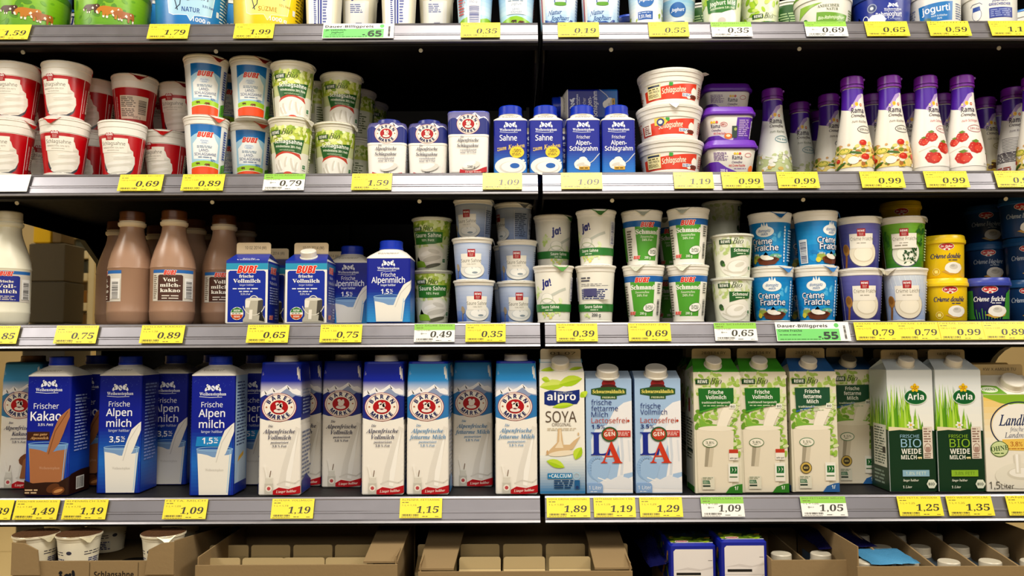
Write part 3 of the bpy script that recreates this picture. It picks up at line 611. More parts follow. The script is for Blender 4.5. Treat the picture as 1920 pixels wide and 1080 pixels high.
@kit
def lunchcarton(cap=''):
    """half-litre gable carton"""
    W = 78
    def art(a):
        a.R(-W / 2, 2, W / 2, 118, '#f2efe8'); a.R(-W / 2, 101, W / 2, 113, '#2a9ac0'); a.R(-W / 2, 113, W / 2, 118, '#1c3aa4'); a.P([(-35, 3), (-35, 96), (-32, 99), (32, 99), (35, 96), (35, 3)], '#0f2ba0'); bubi_mark(a, 0, 95, 12.5, 36)
        a.T('frische', -1, 86, 5.6, '#f6f4f0', 'b', 27, fat=.02); a.T('Vollmilch', 0, 76.5, 7, '#f6f4f0', 'b', 51, fat=.02); a.T('länger haltbar', 0, 70.5, 3.4, '#d8def2', 'si', 27)
        a.L(-26, 63, 26, 67.5, 1, '#d8def2'); a.L(-14, 58, 14, 62, 1, '#d8def2'); a.T('3,5% Fett', -2, 53.5, 3.4, '#e8ecf8', 'bi', 18)
        a.RING(14, 44, 8, 8, 1.6, '#e8e6de', 16, 0, PI); a.P([(-6, 3), (-6, 8), (-2, 14), (-2, 44), (0, 47), (28, 47), (31, 44), (31, 16), (35, 8), (35, 3)], '#b9b4a4'); a.P([(20, 16), (22, 44), (31, 44), (31, 16)], '#4a4640'); a.P([(-2, 30), (-2, 44), (8, 44), (5, 30)], '#efeade'); a.E(14, 45.5, 15.5, 3, '#dcd8ca', 20); a.RING(14, 40, 21, 24, 1.4, '#e4e0d4', 18, PI * 1.1, PI * 1.9); a.P([(5, 8), (6, 26), (12, 26), (11, 8)], '#efeade'); a.P([(24, 6), (26, 26), (34, 8), (34, 4)], '#1c1a1a')
        a.E(-17, 19, 12, 12, '#f2f0e6', 24); a.P([(-28, 21), (-26, 27), (-17, 30.5), (-8, 27), (-6, 21)], '#2f7a2c'); a.P([(-28, 17), (-26, 11), (-17, 7.5), (-8, 11), (-6, 17)], '#c8501c'); a.T('NEW', -17, 22.5, 4, '#eef2e6', 'sbi', 13); a.T('REWE', -17, 11.5, 3.4, '#f6ece0', 'sb', 11); a.L(-26, 17.5, -8, 20.5, 1, '#8a8476')
    def side(b):
        b.R(1, 2, 72, 117, '#122a9c'); b.R(1, 101, 72, 113, '#2a7ab0'); bubi_mark(b, 34, 95, 11, 34); b.T('frische', 34, 84, 6, '#c8d0ee', 'b', 26); b.T('Vollmilch', 34, 74, 6, '#c8d0ee', 'b', 44); b.L(12, 36, 66, 70, 7, '#a8b4e0'); bubi_mark(b, 22, 8, 7, 22); b.L(44, 8, 66, 30, 4, '#a8b4e0')
    return gable('milk_carton', W, 74, 118, 16, 22, 606, art, side, roof='#16309e', fin='#e0c9a0', cap=(0, 15) if cap else None, roofart=None if cap else lambda a: (a.T('frische', 0, 9, 5, '#e8ecf6', 'b', 24), a.T('Vollmilch', 0, 1.5, 6, '#e8ecf6', 'b', 44)), date='10 02 2014 (W)', finw=.84)
def gable(name, W, D, hb, hg, hf, yb, art, side, roof, fin='#d8c8a4', cap=None, roofart=None, date=None, base=None, finw=.94, sidec=None, Yc=.015):
    """gable-top carton: box, two sloping roof panels with tucked ends, upright seam, screw cap on the front slope"""
    H = hb + hg + hf; pk = Pack(name, 'carton', H, yb, Yc); pk.fd = D / 2; mb = MB(); b = base or WHITE; s = sidec or b
    mb.loft([(0, W - 2, D - 2, 2, b), (1, W, D, 2.5, s), (hb, W, D, 2.5, b)], k=3, ct=False)
    x, y, f = W / 2 - .3, D / 2 - .3, W / 2 * finw
    for sg in (-1, 1): mb.face([mb.vert(p) for p in ((-sg * x, sg * y, hb), (-sg * f, sg * 1.2, hb + hg), (sg * f, sg * 1.2, hb + hg), (sg * x, sg * y, hb))], roof)
    for sg in (-1, 1):
        t = (sg * W * .30, 0, hb + hg * .75)
        for q in (-1, 1): mb.face([mb.vert(p) for p in ((sg * x, q * y, hb), t, (sg * f, q * 1.2, hb + hg))], roof)
        mb.face([mb.vert(p) for p in ((sg * x, -y, hb), (sg * x, y, hb), t)], s)
    a = Art(mb, Plane((0, -D / 2, 0), (1, 0, 0), (0, 0, 1))); art(a)
    if side:
        for o, e in (((W / 2, -D / 2, 0), (0, 1, 0)), ((-W / 2, D / 2, 0), (0, -1, 0))): side(Art(mb, Plane(o, e, (0, 0, 1))))
    L = math.hypot(y, hg); e = Vector((0, y / L, hg / L))
    if roofart: roofart(Art(mb, Plane((0, -y, hb), (1, 0, 0), e), base=.3))
    pk.add('carton_body', mb, CARTON)
    mb = MB(); r = 4
    out = [(-f, hb + hg - 1), (f, hb + hg - 1), (f, hb + hg + hf - r), (f - 1.2, hb + hg + hf - 1.2), (f - r, hb + hg + hf), (-f + r, hb + hg + hf), (-f + 1.2, hb + hg + hf - 1.2), (-f, hb + hg + hf - r)]
    mb.plate([(px, 1.3, pz) for px, pz in out], (0, -2.6, 0), fin); a = Art(mb, Plane((0, -1.3, hb + hg), (1, 0, 0), (0, 0, 1)))
    if date: a.T(date, f * .12, hf * .42, hf * .26, '#4a4030', 's', f * 1.25)
    a.LN([(-f, 1), (f, 1)], .8, '#b8a884'); pk.add('top_seam', mb, CARTON, 'folded seam with printed date' if date else None)
    if cap:
        cx, cr = cap; mb = MB(); n = Vector((0, -hg, y)).normalized(); c = Vector((cx, -y * .52, hb + hg * .48)); mb.cyl(c - n * .3, n, cr * 1.12, 2.2, '#efe8da', 36); mb.cyl(c + n * 1.9, n, cr, 12, '#efe8da', 48, knurl=.025); pk.add('screw_cap', mb, PLASTIC)
    return pk
@kit
def halfbottle():
    def art(a, zb):
        h = a.hw; a.R(-h, 2, h, zb, BLUE); a.G(-h, 2, h, 62, '#2f96dc', BLUE, 12); crest(a, 0, 100, 41); a.T('Frische', 0, 86.5, 7.5, '#f4f6ff', 's', 27, fat=.015); a.T('Alpenmilch', 0, 75, 10.5, '#f4f6ff', 's', 62, fat=.02); a.T('länger haltbar', 0, 69, 3.8, '#e0e8fa', 'sb', 28); a.T('1,5', -6, 54.5, 9, '#f4f6ff', 'sb', 15); a.T('%', 6, 58, 5.4, '#f4f6ff', 'sb', 6); a.L(3, 54, 9, 57, 1, '#e0e8fa')
        milk_glass(a, -26, 32, 3, 46, (46, 82), (14, 30))
    return bottle_carton('milk_carton', 157, 606, 82, 74, 121, 22, art, rc=5)
def milk_glass(a, x0, x1, y0, y1, top, land, milk='#efece4', dark='#d6d2ca', glass='#9fcdf0', taper=5):
    """a printed tumbler filling from a poured stream"""
    w = x1 - x0; a.P([(x0 - 1, y1 + 3), (x0 + taper, y0), (x1 - taper, y0), (x1 + 1, y1 + 3)], mix(glass, BLUE, .45)); a.RING((x0 + x1) / 2, y1 + 3, w / 2 + 1, 3.6, .9, glass, 28)
    lv = y1 - 9; a.P([(x0 + 1, lv + 4)] + [(x0 + w * q, lv + 3 * math.sin(q * 9) - 2 * q) for q in (.15, .3, .45, .6, .75, .9)] + [(x1 - 1, lv + 3), (x1 - taper, y0), (x0 + taper - 1, y0)], milk)
    a.P([(land[0] - 5, land[1]), (land[0] + 6, land[1] + 2)] + [(land[0] + 6 + (top[0] - land[0]) * q ** .7 * .9, land[1] + (top[1] - land[1]) * q * .9) for q in (.25, .5, .75)] + [(top[0], top[1] - 16), (top[0], top[1])] + [(land[0] - 4 + (top[0] - land[0]) * q ** 1.4 * .8, land[1] + (top[1] - land[1]) * q) for q in (.8, .55, .3)], milk)
    a.LN([(land[0] - 1, land[1]), (land[0] + (top[0] - land[0]) * .3, land[1] + (top[1] - land[1]) * .5), (top[0] - 3, top[1] - 6)], 1.6, dark);
    a.LN([(x1 - 3, y1), (x1 - taper - 2, y0 + 4)], 1.2, glass)
@kit
def leafsour():
    def art(a, H):
        h = a.hw; a.R(-h, 3, h, 94, '#cdd69a'); a.G(-h, 66, h, 95, '#a8c03c', '#b8cc54', 4); a.MOT(-h, 62, h, 94, ['#d8e69a', '#e6eeb4', '#8fae30', '#7a9c2a'], 130, 5); a.R(-h, 3, h, 50, '#dfe2cc'); a.MOT(-h, 44, h, 56, ['#c8d48c', '#dfe6b4', '#a9c25c'], 40, 4); bio_mark(a, -34, 75, 8.5)
        a.P([(-29, 50), (-29, 73), (29, 73), (29, 54), (10, 50), (-10, 49)], '#2b7224'); a.T('Saure Sahne', 0, 63, 7.4, '#f2f6e6', 'sb', 52); a.T('10% Fett', 0, 55, 4.4, '#e0ecd0', 'sb', 25)
        a.P(blob(4, 27, 30, 20, 26, .1, 2), '#ebe6da'); a.E(8, 22, 20, 5, '#cfcabc', 18, .2); a.E(-4, 32, 14, 4, '#f8f4ec', 16, .3); a.E(12, 36, 12, 4, '#d6d1c4', 14, -.2); a.E(10, 9, 18, 3.6, '#5a5a48', 16, .2); a.P([(-30, 6), (-32, 16), (-20, 20), (-8, 16), (-4, 6)], '#8aba30'); a.P([(-28, 18), (-24, 28), (-18, 18)], '#5a9a24'); organic_sheaf(a, 35, 14, 9); a.L(46, 20, 84, 60, 8, '#6a7a4a')
    return cup('sour_cream_cup', 101, 605, 39.5, 28.5, '#dfe2cc', art, foot=(3, .3), rim=6, tab=None, rimc='#e6e6d6')
@kit
def bluesour():
    def art(a, H):
        h = a.hw; a.R(-h, 3, h, 65, '#9fb4de'); a.G(-h, 3, h, 66, '#7b94c8', '#bfcbe2', 9); a.G(-h, 3, -18, 22, '#2a55b4', '#7a98d2', 5)
        a.E(7, 17, 26, 15, '#5a6470', 30); a.E(7, 19, 26, 15, '#e9e8e2', 30); a.E(8, 17, 19, 9, '#d0d4d4', 24); a.E(8, 18, 17, 7.5, '#f4f3ee', 22); a.E(12, 14, 6, 2, '#8a98a0', 12); a.RING(10, 23, 4, 2.2, 1, '#a8b2ba', 14, 0, 4)
        a.R(-16, 24, 24, 49, '#efebe0'); a.T('Saure Sahne', 4, 33, 6, '#6a6656', 's', 40); a.T('10% FETT', 5, 28, 2.6, '#8a8676', 's', 18); red_mark(a, 5, 43, 14)
        a.LN([(-27, 4), (-26, 18)], 2, '#8a7a60'); a.E(-25, 24, 4, 7, '#a8967a', 14, .2); a.L(45, 12, 72, 58, 12, '#4a5a80'); a.R(76, 10, 100, 60, '#ccd4e6'); a.BC(80, 18, 14, 34, '#2a2c40', 16, True); a.LN([(44, 3), (44, 64)], .8, '#eef0f6')
    return cup('sour_cream_cup', 78, 605, 39, 30.5, '#a9b9d8', art, foot=(2.5, .3), rim=9, tab=100, tabcol='#c8d0dc')
@kit
def plainsour():
    def art(a, H):
        h = a.hw; a.R(-h, 5, h, 90, '#eeebdf')
        for x in (0, h):
            if x == 0:
                a.T('ja!', 2, 66, 13, '#232a78', 'sbi', 19, rot=.2, fat=.05); a.E(2, 44, 13, 10, '#cfd2c6', 22); a.E(2, 45, 11, 8.4, '#f6f4ea', 20); a.LN([(12, 50), (28, 58), (40, 62)], 5, '#c4c8bc'); a.RING(2, 30, 18, 14, 1.4, '#b8c49a', 20, .3, 2.9); a.MOT(-24, 46, -12, 64, ['#d4e69a', '#c2dc80', '#e4efc0'], 16, 4); a.MOT(20, 12, 40, 46, ['#d4e69a', '#cfe29a', '#e4efc0'], 18, 4); a.MOT(-10, 8, 14, 18, ['#d4e69a', '#b8d070', '#e8d86a'], 14, 3)
            else:
                a.L(x - 28, 74, x - 4, 84, 2, '#4a4a5a'); a.L(x - 28, 66, x + 28, 72, 2, '#4a4a5a', .3); a.R(x - 28, 42, x + 28, 61, '#dcdcd6'); a.L(x - 28, 42, x + 28, 61, 6, '#27306a', .7); a.T('200 g', x + 2, 11, 5.4, '#23303c', 'sb', 18); a.MOT(x - 24, 8, x - 14, 20, ['#d4e69a', '#e8d86a'], 6, 3)
        a.R(-h, 20, h, 34, '#2f7a34')
        for x in (8, h - .01): a.T('Saure Sahne', x if x == 8 else h - 4, 26, 5.4, '#eef2e2', 'sb', 36); a.L((x if x == 8 else h) - 10, 21.4, (x if x == 8 else h) + 6, 24.4, 1, '#dfe8d0')
        a.R(52, 40, 68, 84, '#e6e6ea'); a.BC(54, 42, 11, 40, '#2a2e6a', 22, True); a.R(84, 48, 110, 62, '#4a4a78')
    return cup('sour_cream_cup', 104, 604, 38.5, 29.5, '#f2efe4', art, foot=(4, .6), rim=11, tab=48, tabcol='#5a9a4a')
@kit
def greenschmand():
    def art(a, H):
        h = a.hw; a.R(-h, 4, h, 86, '#f0ede4'); a.R(-h, 74, h, 85, '#1f62ae'); a.P([(-22, 11), (-26, 74), (21, 74), (19, 11)], '#4f9f2e'); bubi_mark(a, -3, 73, 8.4, 25); a.T('Schmand', -2, 60, 8.4, '#f6f4ec', 'b', 45, fat=.03); a.T('Sauerrahm', -3, 53, 4, '#dfeecb', 'i', 26, fat=.02); a.T('24% Fett', -3, 47, 4, '#dfeecb', 'i', 20, fat=.02); a.E(11, 27, 13, 8, '#3f6a34', 22, .25); a.E(11, 27, 12.4, 7.4, '#f4f2ea', 22, .25); a.L(3, 23, 20, 31, 3, '#5a6a50'); a.T('200 g', -2, 14, 4.4, '#eef4e0', 'sb', 13); bubi_mark(a, -25, 14, 5.4, 14)
        a.L(27, 52, 36, 72, 5, '#5a5850'); a.BC(28, 12, 7, 30, '#2a2a2a', 16, True); a.L(-44, 10, -32, 68, 12, '#6a6458'); a.L(48, 12, 80, 70, 12, '#6a6458'); a.R(-80, 10, -50, 74, '#4f9f2e')
    return cup('schmand_cup', 104, 604, 39.5, 28, '#f0ede4', art, foot=(4, .4), rim=17, tab=-20, tabcol='#d8dcc8')
@kit
def leafschmand():
    def art(a, H):
        h = a.hw; a.R(-h, 3, h, 76, '#e3e6d2'); a.MOT(-h, 42, h, 75, ['#eef0e0', '#d3dcae', '#c8d69a', '#dfe6c6', '#b8cc80'], 110, 5); a.E(4, 24, 32, 22, '#ebe8dc', 30); a.E(8, 20, 22, 13, '#d9d5c6', 26, .1); a.E(9, 21, 20, 11, '#f4f1e8', 24, .1); a.E(12, 24, 10, 4, '#dcd8ca', 16, .3); a.LN([(-20, 16), (-4, 10), (16, 11), (28, 20)], 1.6, '#d4d0c0')
        bio_mark(a, -26, 62, 8.6); a.P([(-5, 36), (-5, 55), (36, 55), (36, 43), (14, 41)], '#1f5e24'); a.T('Schmand', 16, 47.5, 5.6, '#f0f4e4', 'sbi', 31); a.L(6, 42.4, 24, 46, 1, '#cfe0be'); a.E(-22, 27, 5, 6, '#2a4a24', 12, .3); a.E(-19, 24, 3, 3, '#4a7a30', 8); organic_sheaf(a, 34, 14, 7); a.L(46, 14, 84, 66, 10, '#5a6a3a'); a.R(46, 30, 84, 33, '#2c5a24')
    return cup('schmand_cup', 80, 603, 39.6, 30.5, '#e3e6d2', art, foot=(2.5, .3), rim=5, tab=None, rimc='#e8e8dc')
@kit
def bluefraiche():
    def art(a, H):
        h = a.hw; a.R(-h, 3, h, 82, '#0f86cc'); a.G(-h, 40, h, 82, '#1a98da', '#0c78c0', 5); a.MOT(14, 50, 40, 66, ['#4ab0e4', '#6cc0ea'], 8, 5); a.MOT(-h, 10, h, 30, ['#1a9ae0', '#0c7ac4'], 30, 6)
        a.E(0, 66, 17, 10, '#f2f4f2', 26); a.P([(-7, 72), (-4, 82), (-1, 75), (0, 86), (2, 75), (5, 82), (8, 72)], '#f2f4f2'); a.T('domspitz', 0, 65, 5, '#2a6aa8', 'si', 22, fat=.02); a.T('milch', 0, 59, 4.6, '#2a6aa8', 'si', 12, fat=.02)
        for t, x, y, w in (('Crème', -7, 43, 40), ('Fraîche', 1, 31, 48)): a.T(t, x, y, 10, '#eef0f6', 's', w, fat=.03, out='#20306a', ow=.09)
        a.E(-20, 18, 9, 7, '#9aac4a', 14); a.E(-26, 12, 5, 5, '#e0d23c', 10); a.E(20, 20, 12, 5, '#5aa884', 14); a.E(4, 14, 23, 6, '#7a3c1c', 24); a.P([(-18, 13), (-14, 6), (0, 3.5), (18, 5), (26, 13)], '#64301a'); a.E(4, 15, 19, 4, '#4a2210', 20); a.E(0, 18, 11, 5, '#efe9da', 16, -.2); a.E(8, 16, 8, 3, '#f6f2e8', 12); a.P([(-4, 22), (1, 28), (6, 22)], '#4a1a14'); a.T('200 g', -19, 22, 3.6, '#dfe8f2', 'sb', 12); a.T('30% Fett', 24, 19, 3.4, '#dfe8f2', 'sbi', 16)
        a.L(36, 8, 40, 76, 12, '#e4eef6', .7); a.R(-64, 6, -46, 50, '#e8ecee'); a.BC(-62, 8, 14, 38, '#30345a', 20, True); a.L(46, 10, 84, 70, 12, '#bcdcf0')
    return cup('creme_fraiche_cup', 101, 602, 40.5, 30.5, '#0f86cc', art, foot=(3, .3), rim=18, tab=42, tabcol='#2a78c0')
@kit
def spoonfraiche(kind='violet'):
    def art(a, H):
        h = a.hw; t, b = {'violet': ('#6664ae', '#2b2a74'), 'green': ('#7cbc34', '#2a6a1c'), 'light': ('#cfd8e4', '#8fa6d4')}[kind]; a.R(-h, 3, h, 83, t); a.G(-h, 3, h, 84, b, t, 10)
        if kind == 'light':
            for i in range(9): a.LN([(-36 + i * 9, 83), (-30 + i * 9, 60 - i)], .8, '#e8eef4')
        a.E(7, 28, 27, 25, '#55506a', 30); a.E(7, 29, 26, 24, '#e9dfc8' if kind != 'green' else '#e6e6d4', 30); a.E(8, 27, 19, 15, '#d6cab0' if kind != 'green' else '#cfd2bc', 24); a.E(8, 28, 18, 13.5, '#f2ead6' if kind != 'green' else '#eff0e0', 24)
        if kind == 'green':
            rr = random.Random(5)
            for q in range(36): a.E(4 + 24 * (rr.random() - .1), 24 + 26 * (rr.random() - .5), 1 + 2.4 * rr.random(), 1 + rr.random(), '#1f4a1c', 7, rr.random() * 3)
            a.MOT(-36, 40, -24, 72, ['#4a8a24', '#2f6a1c'], 14, 5); a.MOT(28, 44, 40, 80, ['#4a8a24', '#1f5a1c'], 14, 5)
        else: a.LN([(-29, 3), (-26, 20), (-26, 30)], 5, '#8a5a24'); a.E(-26, 36, 7.5, 11, '#a87634', 18, .1); a.E(-26, 38, 5, 7, '#8a5a20', 14, .1)
        a.R(-17, 38, 25, 65, '#efe9dc'); a.T('Crème Leicht' if kind == 'light' else 'Crème Fraîche', 6, 52, 6.4, '#77705e', 's', 42); a.L(-4, 46, 14, 49, 1, '#9a9484'); red_mark(a, 4, 60, 14)
        if kind == 'green': a.L(-12, 41, 20, 45, 1, '#9a9484')
        a.LN([(-38, 3), (-41, 83)], 1, '#e4e2ec'); a.L(46, 14, 84, 74, 12, mix(t, '#ffffff', .4))
    return cup('creme_fraiche_cup', 96, 602, 40.5, 31.5, '#6664ae', art, foot=(2.5, .3), rim=12, tab={'violet': 64, 'green': 72, 'light': -42}[kind], tabcol='#d8cfb8')
@kit
def snaplid(kind='yellow'):
    """straight cup with a bright snap-on lid"""
    big = kind == 'dim'; H = 80; k = 1.0; pk = Pack('creme_cup', 'cup', H, 600, .055); pk.round = True
    b, l = {'yellow': ('#f4cc10', '#f8d21a'), 'blue': ('#141a5c', '#3a48a8'), 'dim': ('#173c6c', '#1c4e84')}[kind]
    prof = [(0, 32.5, b), (2, 34, b), (62, 36, b), (64, 36, '#e8e2d8' if kind != 'yellow' else b)]
    mb = MB(); rnd_body(mb, prof); a = Art(mb, rsurf(prof[1:3], 70)); h = a.s.half
    a.E(2, 58, 13, 6.5, '#f2e8dc', 22); a.E(2, 58, 12, 5.6, '#c01a20', 22); a.T('Dr. Oetker', 2, 56.4, 3.6, '#f8efe6', 'bi', 20, fat=.03); a.P([(-4, 53.5), (2, 56), (8, 53.5), (6, 50.5), (-2, 50.5)], '#f2e8dc'); a.E(2, 52.4, 2.6, 1.8, '#c01a20', 10)
    w1, w2, tc = {'yellow': ('Crème', 'double', '#2c3466'), 'blue': ('Crème', 'fraîche', '#f0f0f4'), 'dim': ('Crème', 'légère', '#b8c4d4')}[kind]
    a.T(w1, -13, 36, 8.6, tc, 'i', 26, fat=.03); a.T(w2, 15, 36, 8.6, tc, 'i', 26, fat=.03); a.L(4, 31, 22, 34, 1, tc)
    if kind == 'blue':
        for i in range(16): a.LN([(-34 + i * 4.6, 3), (-38 + i * 5.2, 12 + (i * 7) % 12)], 1.2, '#4a9a34')
        a.P([(22, 3), (30, 50), (40, 58), (40, 3)], '#3a8a34'); a.R(-56, 3, -26, 56, '#2f7a2c'); a.L(-54, 8, -40, 50, 10, '#a8d08c')
    a.P([(-8, 11), (8, 4.5), (26, 9), (30, 18), (10, 16)], '#c89a3c'); a.P(blob(13, 18, 17, 11, 18, .12, 4), '#efebe2'); a.E(13, 20, 8, 5, '#d2ccc0', 14); a.E(11, 22, 4, 2.4, '#b8b4aa', 10)
    if kind == 'yellow': a.RING(-17, 11, 6, 6, .8, '#f8e488', 18); a.R(-20, 8, -14, 14, '#f8e47c'); a.BC(-48, 3, 12, 16, '#3a3416', 10); a.R(-60, 22, -44, 58, '#e6d27a'); a.L(-58, 24, -46, 56, 10, '#6a5c20')
    pk.add('cup_body', mb, PLASTIC)
    mb = MB(); rnd_body(mb, [(63.6, 38.2, l), (65, 39.2, l), (70, 39.2, l), (71, 38.2, l), (78, 37.2, l), (79.4, 36, l), (79.4, 34, l), (77.6, 33, l)], 13); pk.add('snap_lid', mb, PLASTIC); return pk

# ------------------------------------------------------------------ shelf of litre cartons
@kit
def litrebottle(kind='35'):
    W = 82
    def art(a, zb):
        h = a.hw; a.R(-h, 2, h, zb, BLUE); a.G(-h, 2, h, 60, '#10309c', '#1d6cc8' if kind != 'cocoa' else '#1a4cb4', 8); a.G(-h, 60, h, 124, '#1d6cc8' if kind != 'cocoa' else '#1a4cb4', BLUE, 10)
        rr = random.Random(9)
        for q in range(26): a.E(-36 + 100 * rr.random(), zb - 22 * rr.random() - 1, .4, .4, '#6c8ae0', 6, layer=False)
        crest(a, 0, 187 if kind != 'cocoa' else 196, 50)
        if kind == 'cocoa':
            a.T('Frischer', -4, 163, 10, '#f2f4ff', 's', 47, fat=.015); a.T('Kakao', -4, 141, 16, '#f2f4ff', 's', 57, fat=.025); a.T('3,5% Fett', -4, 131, 4.6, '#e6eafc', 'sbi', 29); a.R(-38, 104, 4, 120, '#3c1c10'); a.T('aus guter', -13, 113, 5, '#d8a870', 'bi', 26); a.T('Alpenmilch', -15, 106, 5, '#d8a870', 'bi', 34)
            milk_glass(a, -34, 38, 20, 94, (40, 164), (4, 78), '#a86c44', '#7c4826', '#8cc0ec', 6); a.T('Weihenstephan', 6, 50, 5, '#c89878', 'b', 38)
            a.P([(-41, 2), (-41, 30), (-24, 24), (0, 26), (24, 26), (48, 40), (80, 44), (112, 44), (112, 2)], '#2c140c'); a.E(14, 15, 13, 8, '#5c3218', 16, .4); a.E(24, 10, 12, 7, '#7a4420', 16, .3); a.E(24, 10, 9, 3, '#c88a50', 12, .3); a.L(-38, 4, -14, 14, 2, '#d8b890'); a.L(54, 80, 100, 190, 18, '#9db0ea', .4)
            for q in (150, 178): a.LN([(50, q), (104, q)], .6, '#9db0ea')
            a.R(64, 8, 92, 32, '#e6e2da'); a.BC(66, 10, 24, 20, '#1c1a1a', 18)
        else:
            a.T('Frische', -1, 165, 9.5, '#f2f4ff', 's', 40, fat=.015); a.T('Alpen', -1, 147, 13.5, '#f2f4ff', 's', 49, fat=.02); a.T('milch', -1, 126.5, 13.5, '#f2f4ff', 's', 47, fat=.02); a.T('länger haltbar', 0, 117, 4.6, '#d8e2f8', 's', 40)
            if kind == '15': a.P([(-30, 92), (-28, 110), (32, 110), (30, 92)], '#1c86cc')
            a.T({'35': '3,5', '15': '1,5'}[kind], -8, 97, 11, '#f2f4ff', 'sb', 20); a.T('%', 8, 102, 6.4, '#f2f4ff', 'sb', 8); a.L(4, 97, 13, 101, 1, '#e6ecfa'); milk_glass(a, -27, 38, 2, 84, (40.5, 136), (10, 62), taper=6); a.T('Weihenstephan', 6, 46, 4.6, '#d4d0c8', 'b', 34)
            if kind == '15': a.R(42.5, 3, 106, zb, '#a8c4e0'); a.L(50, 90, 100, 214, 20, '#2a3c74', .4); a.P([(52, 20), (60, 66), (96, 78), (100, 24)], '#c2d6ea'); a.P([(56, 60), (64, 70), (90, 78), (88, 70)], '#e0ab2c'); a.R(42.5, 3, 106, 22, '#122a90')
            else: a.L(52, 60, 100, 210, 24, '#8fa6e4', .4)
    return bottle_carton('milk_carton', 261, 925, W, 76, 224, 21, art, rc=4, caph=17)
@kit
def bearmilk(kind='voll'):
    W, H = 77, 261; sky = {'voll': '#0c22a4', 'fett': '#2a8cd4', 'cocoa': '#3a8cc0'}[kind]; low = {'voll': '#1c2c84', 'fett': '#2f78b8', 'cocoa': '#3a7aa8'}[kind]; pk = Pack('milk_carton', 'carton', H, 928, .015); pk.fd = 36
    prof = [(0, W - 2, 70, 3, WHITE), (1.5, W, 72, 4, WHITE), (212, W, 72, 4, WHITE), (246, W - 3, 70, 8, sky)]; mb = MB(); mb.loft(prof, k=5)
    a = Art(mb, Pr(prof)); h = a.s.half; a.R(-h, 206, h, 246, sky); a.G(-h, 192, h, 213, '#e4e0e2', sky, 14); mountains(a, -38, 38, 186, '#f2f0f2', '#8f9cbc', 0); a.R(38, 140, h, 196, '#d6d8e2'); a.R(-h, 140, -38, 196, '#d6d8e2')
    a.P([(-h, 140), (-h, 182), (-38, 182), (-28, 188), (-12, 178), (0, 182), (14, 176), (28, 186), (38, 184), (h, 184), (h, 140)] if True else [], low); a.P([(-38.5, 136), (-38.5, 144), (-20, 138), (0, 136), (20, 140), (38.5, 145), (38.5, 130), (-38.5, 130)], WHITE); a.R(-h, 2, h, 131, '#f4efe6')
    a.P([(30, 128), (16, 92), (4, 50), (-2, 18), (20, 12), (26, 60), (34, 104), (38, 124)], '#e6e1d8'); a.P([(34, 122), (24, 86), (14, 44), (12, 18), (20, 16), (26, 60)], '#fbf8f2'); a.LN([(-4, 20), (10, 26), (30, 22), (38, 28)], 3, '#dcd6cc')
    bear_mark(a, -2, 164, 32.5, 27); tx = '#3a3a58' if kind != 'fett' else '#4a86b8'; a.T('Der' if kind == 'cocoa' else 'Die', -17, 127, 4.8, tx, 'bi', 9); a.T('Alpenfrische', -1, 115.5, 8, tx, 'bi', 60)
    t2 = {'voll': 'Vollmilch', 'fett': 'fettarme Milch', 'cocoa': 'Kakao'}[kind]; a.T(t2, 0, 104, 8, tx, 'bi', {'voll': 43, 'fett': 68, 'cocoa': 30}[kind]); a.T('pasteurisiert', 0, 96.5, 4.4, tx, 'bi', 34); a.T('1,8 % Fett' if kind == 'fett' else '3,8 % Fett', 0, 89.5, 4.4, tx, 'bi', 27)
    if kind == 'cocoa': a.P(blob(16, 56, 16, 14, 12, .3, 8), '#7a4424'); a.P([(4, 20), (10, 56), (22, 66), (38, 60), (38, 20)], '#9a6038')
    a.P([(-20, 4), (0, 15), (18, 12), (38.5, 18), (38.5, 4), (14, 0.8), (-8, 1.5)], '#b8101c'); a.T('Länger haltbar', 14, 5.6, 4.8, '#f6e8dc', 'bi', 38, rot=.05)
    a.R(-26, 2, -11, 22, '#c9c4b8'); a.P([(-26, 22), (-24, 28), (-24, 33), (-13, 33), (-13, 28), (-11, 22)], '#dcd8cc'); a.R(-24.5, 32, -12.5, 36, '#efece2'); a.E(-18.5, 13, 6, 6, '#f0e8dc', 16); a.E(-18.5, 13, 3.4, 3.4, '#c0484c', 12); a.LN([(-17, 34), (-15, 46)], 1.4, '#6a4a2c'); a.LN([(-22, 34), (-27, 56)], 3, '#f6f2ea')
    for sx in (1, -1):
        b0 = 42 if sx > 0 else -106; a.L(b0, 30, b0 + 64, 120, 12, '#6a7494'); a.P([(b0, 3), (b0, 26), (b0 + 30, 36), (b0 + 64, 20), (b0 + 64, 3)], low); a.RING(b0 + 24, 70, 8, 24, .7, '#8a90a4', 20); a.L(b0, 150, b0 + 60, 200, 8, '#8490b0')
    pk.add('carton_body', mb, CARTON); mb = MB(); c = '#1030b8' if kind != 'cocoa' else '#2a6a94'; mb.loft([(245, W - 1, 72, 10, c), (248.5, W - 3, 70, 10, c), (249.5, W - 9, 64, 9, c)], k=5); pk.add('top_plate', mb, PLASTIC); ridged_cap(pk, 22, 249, 12.5, '#ece6da' if kind != 'cocoa' else '#8a5a2c'); return pk
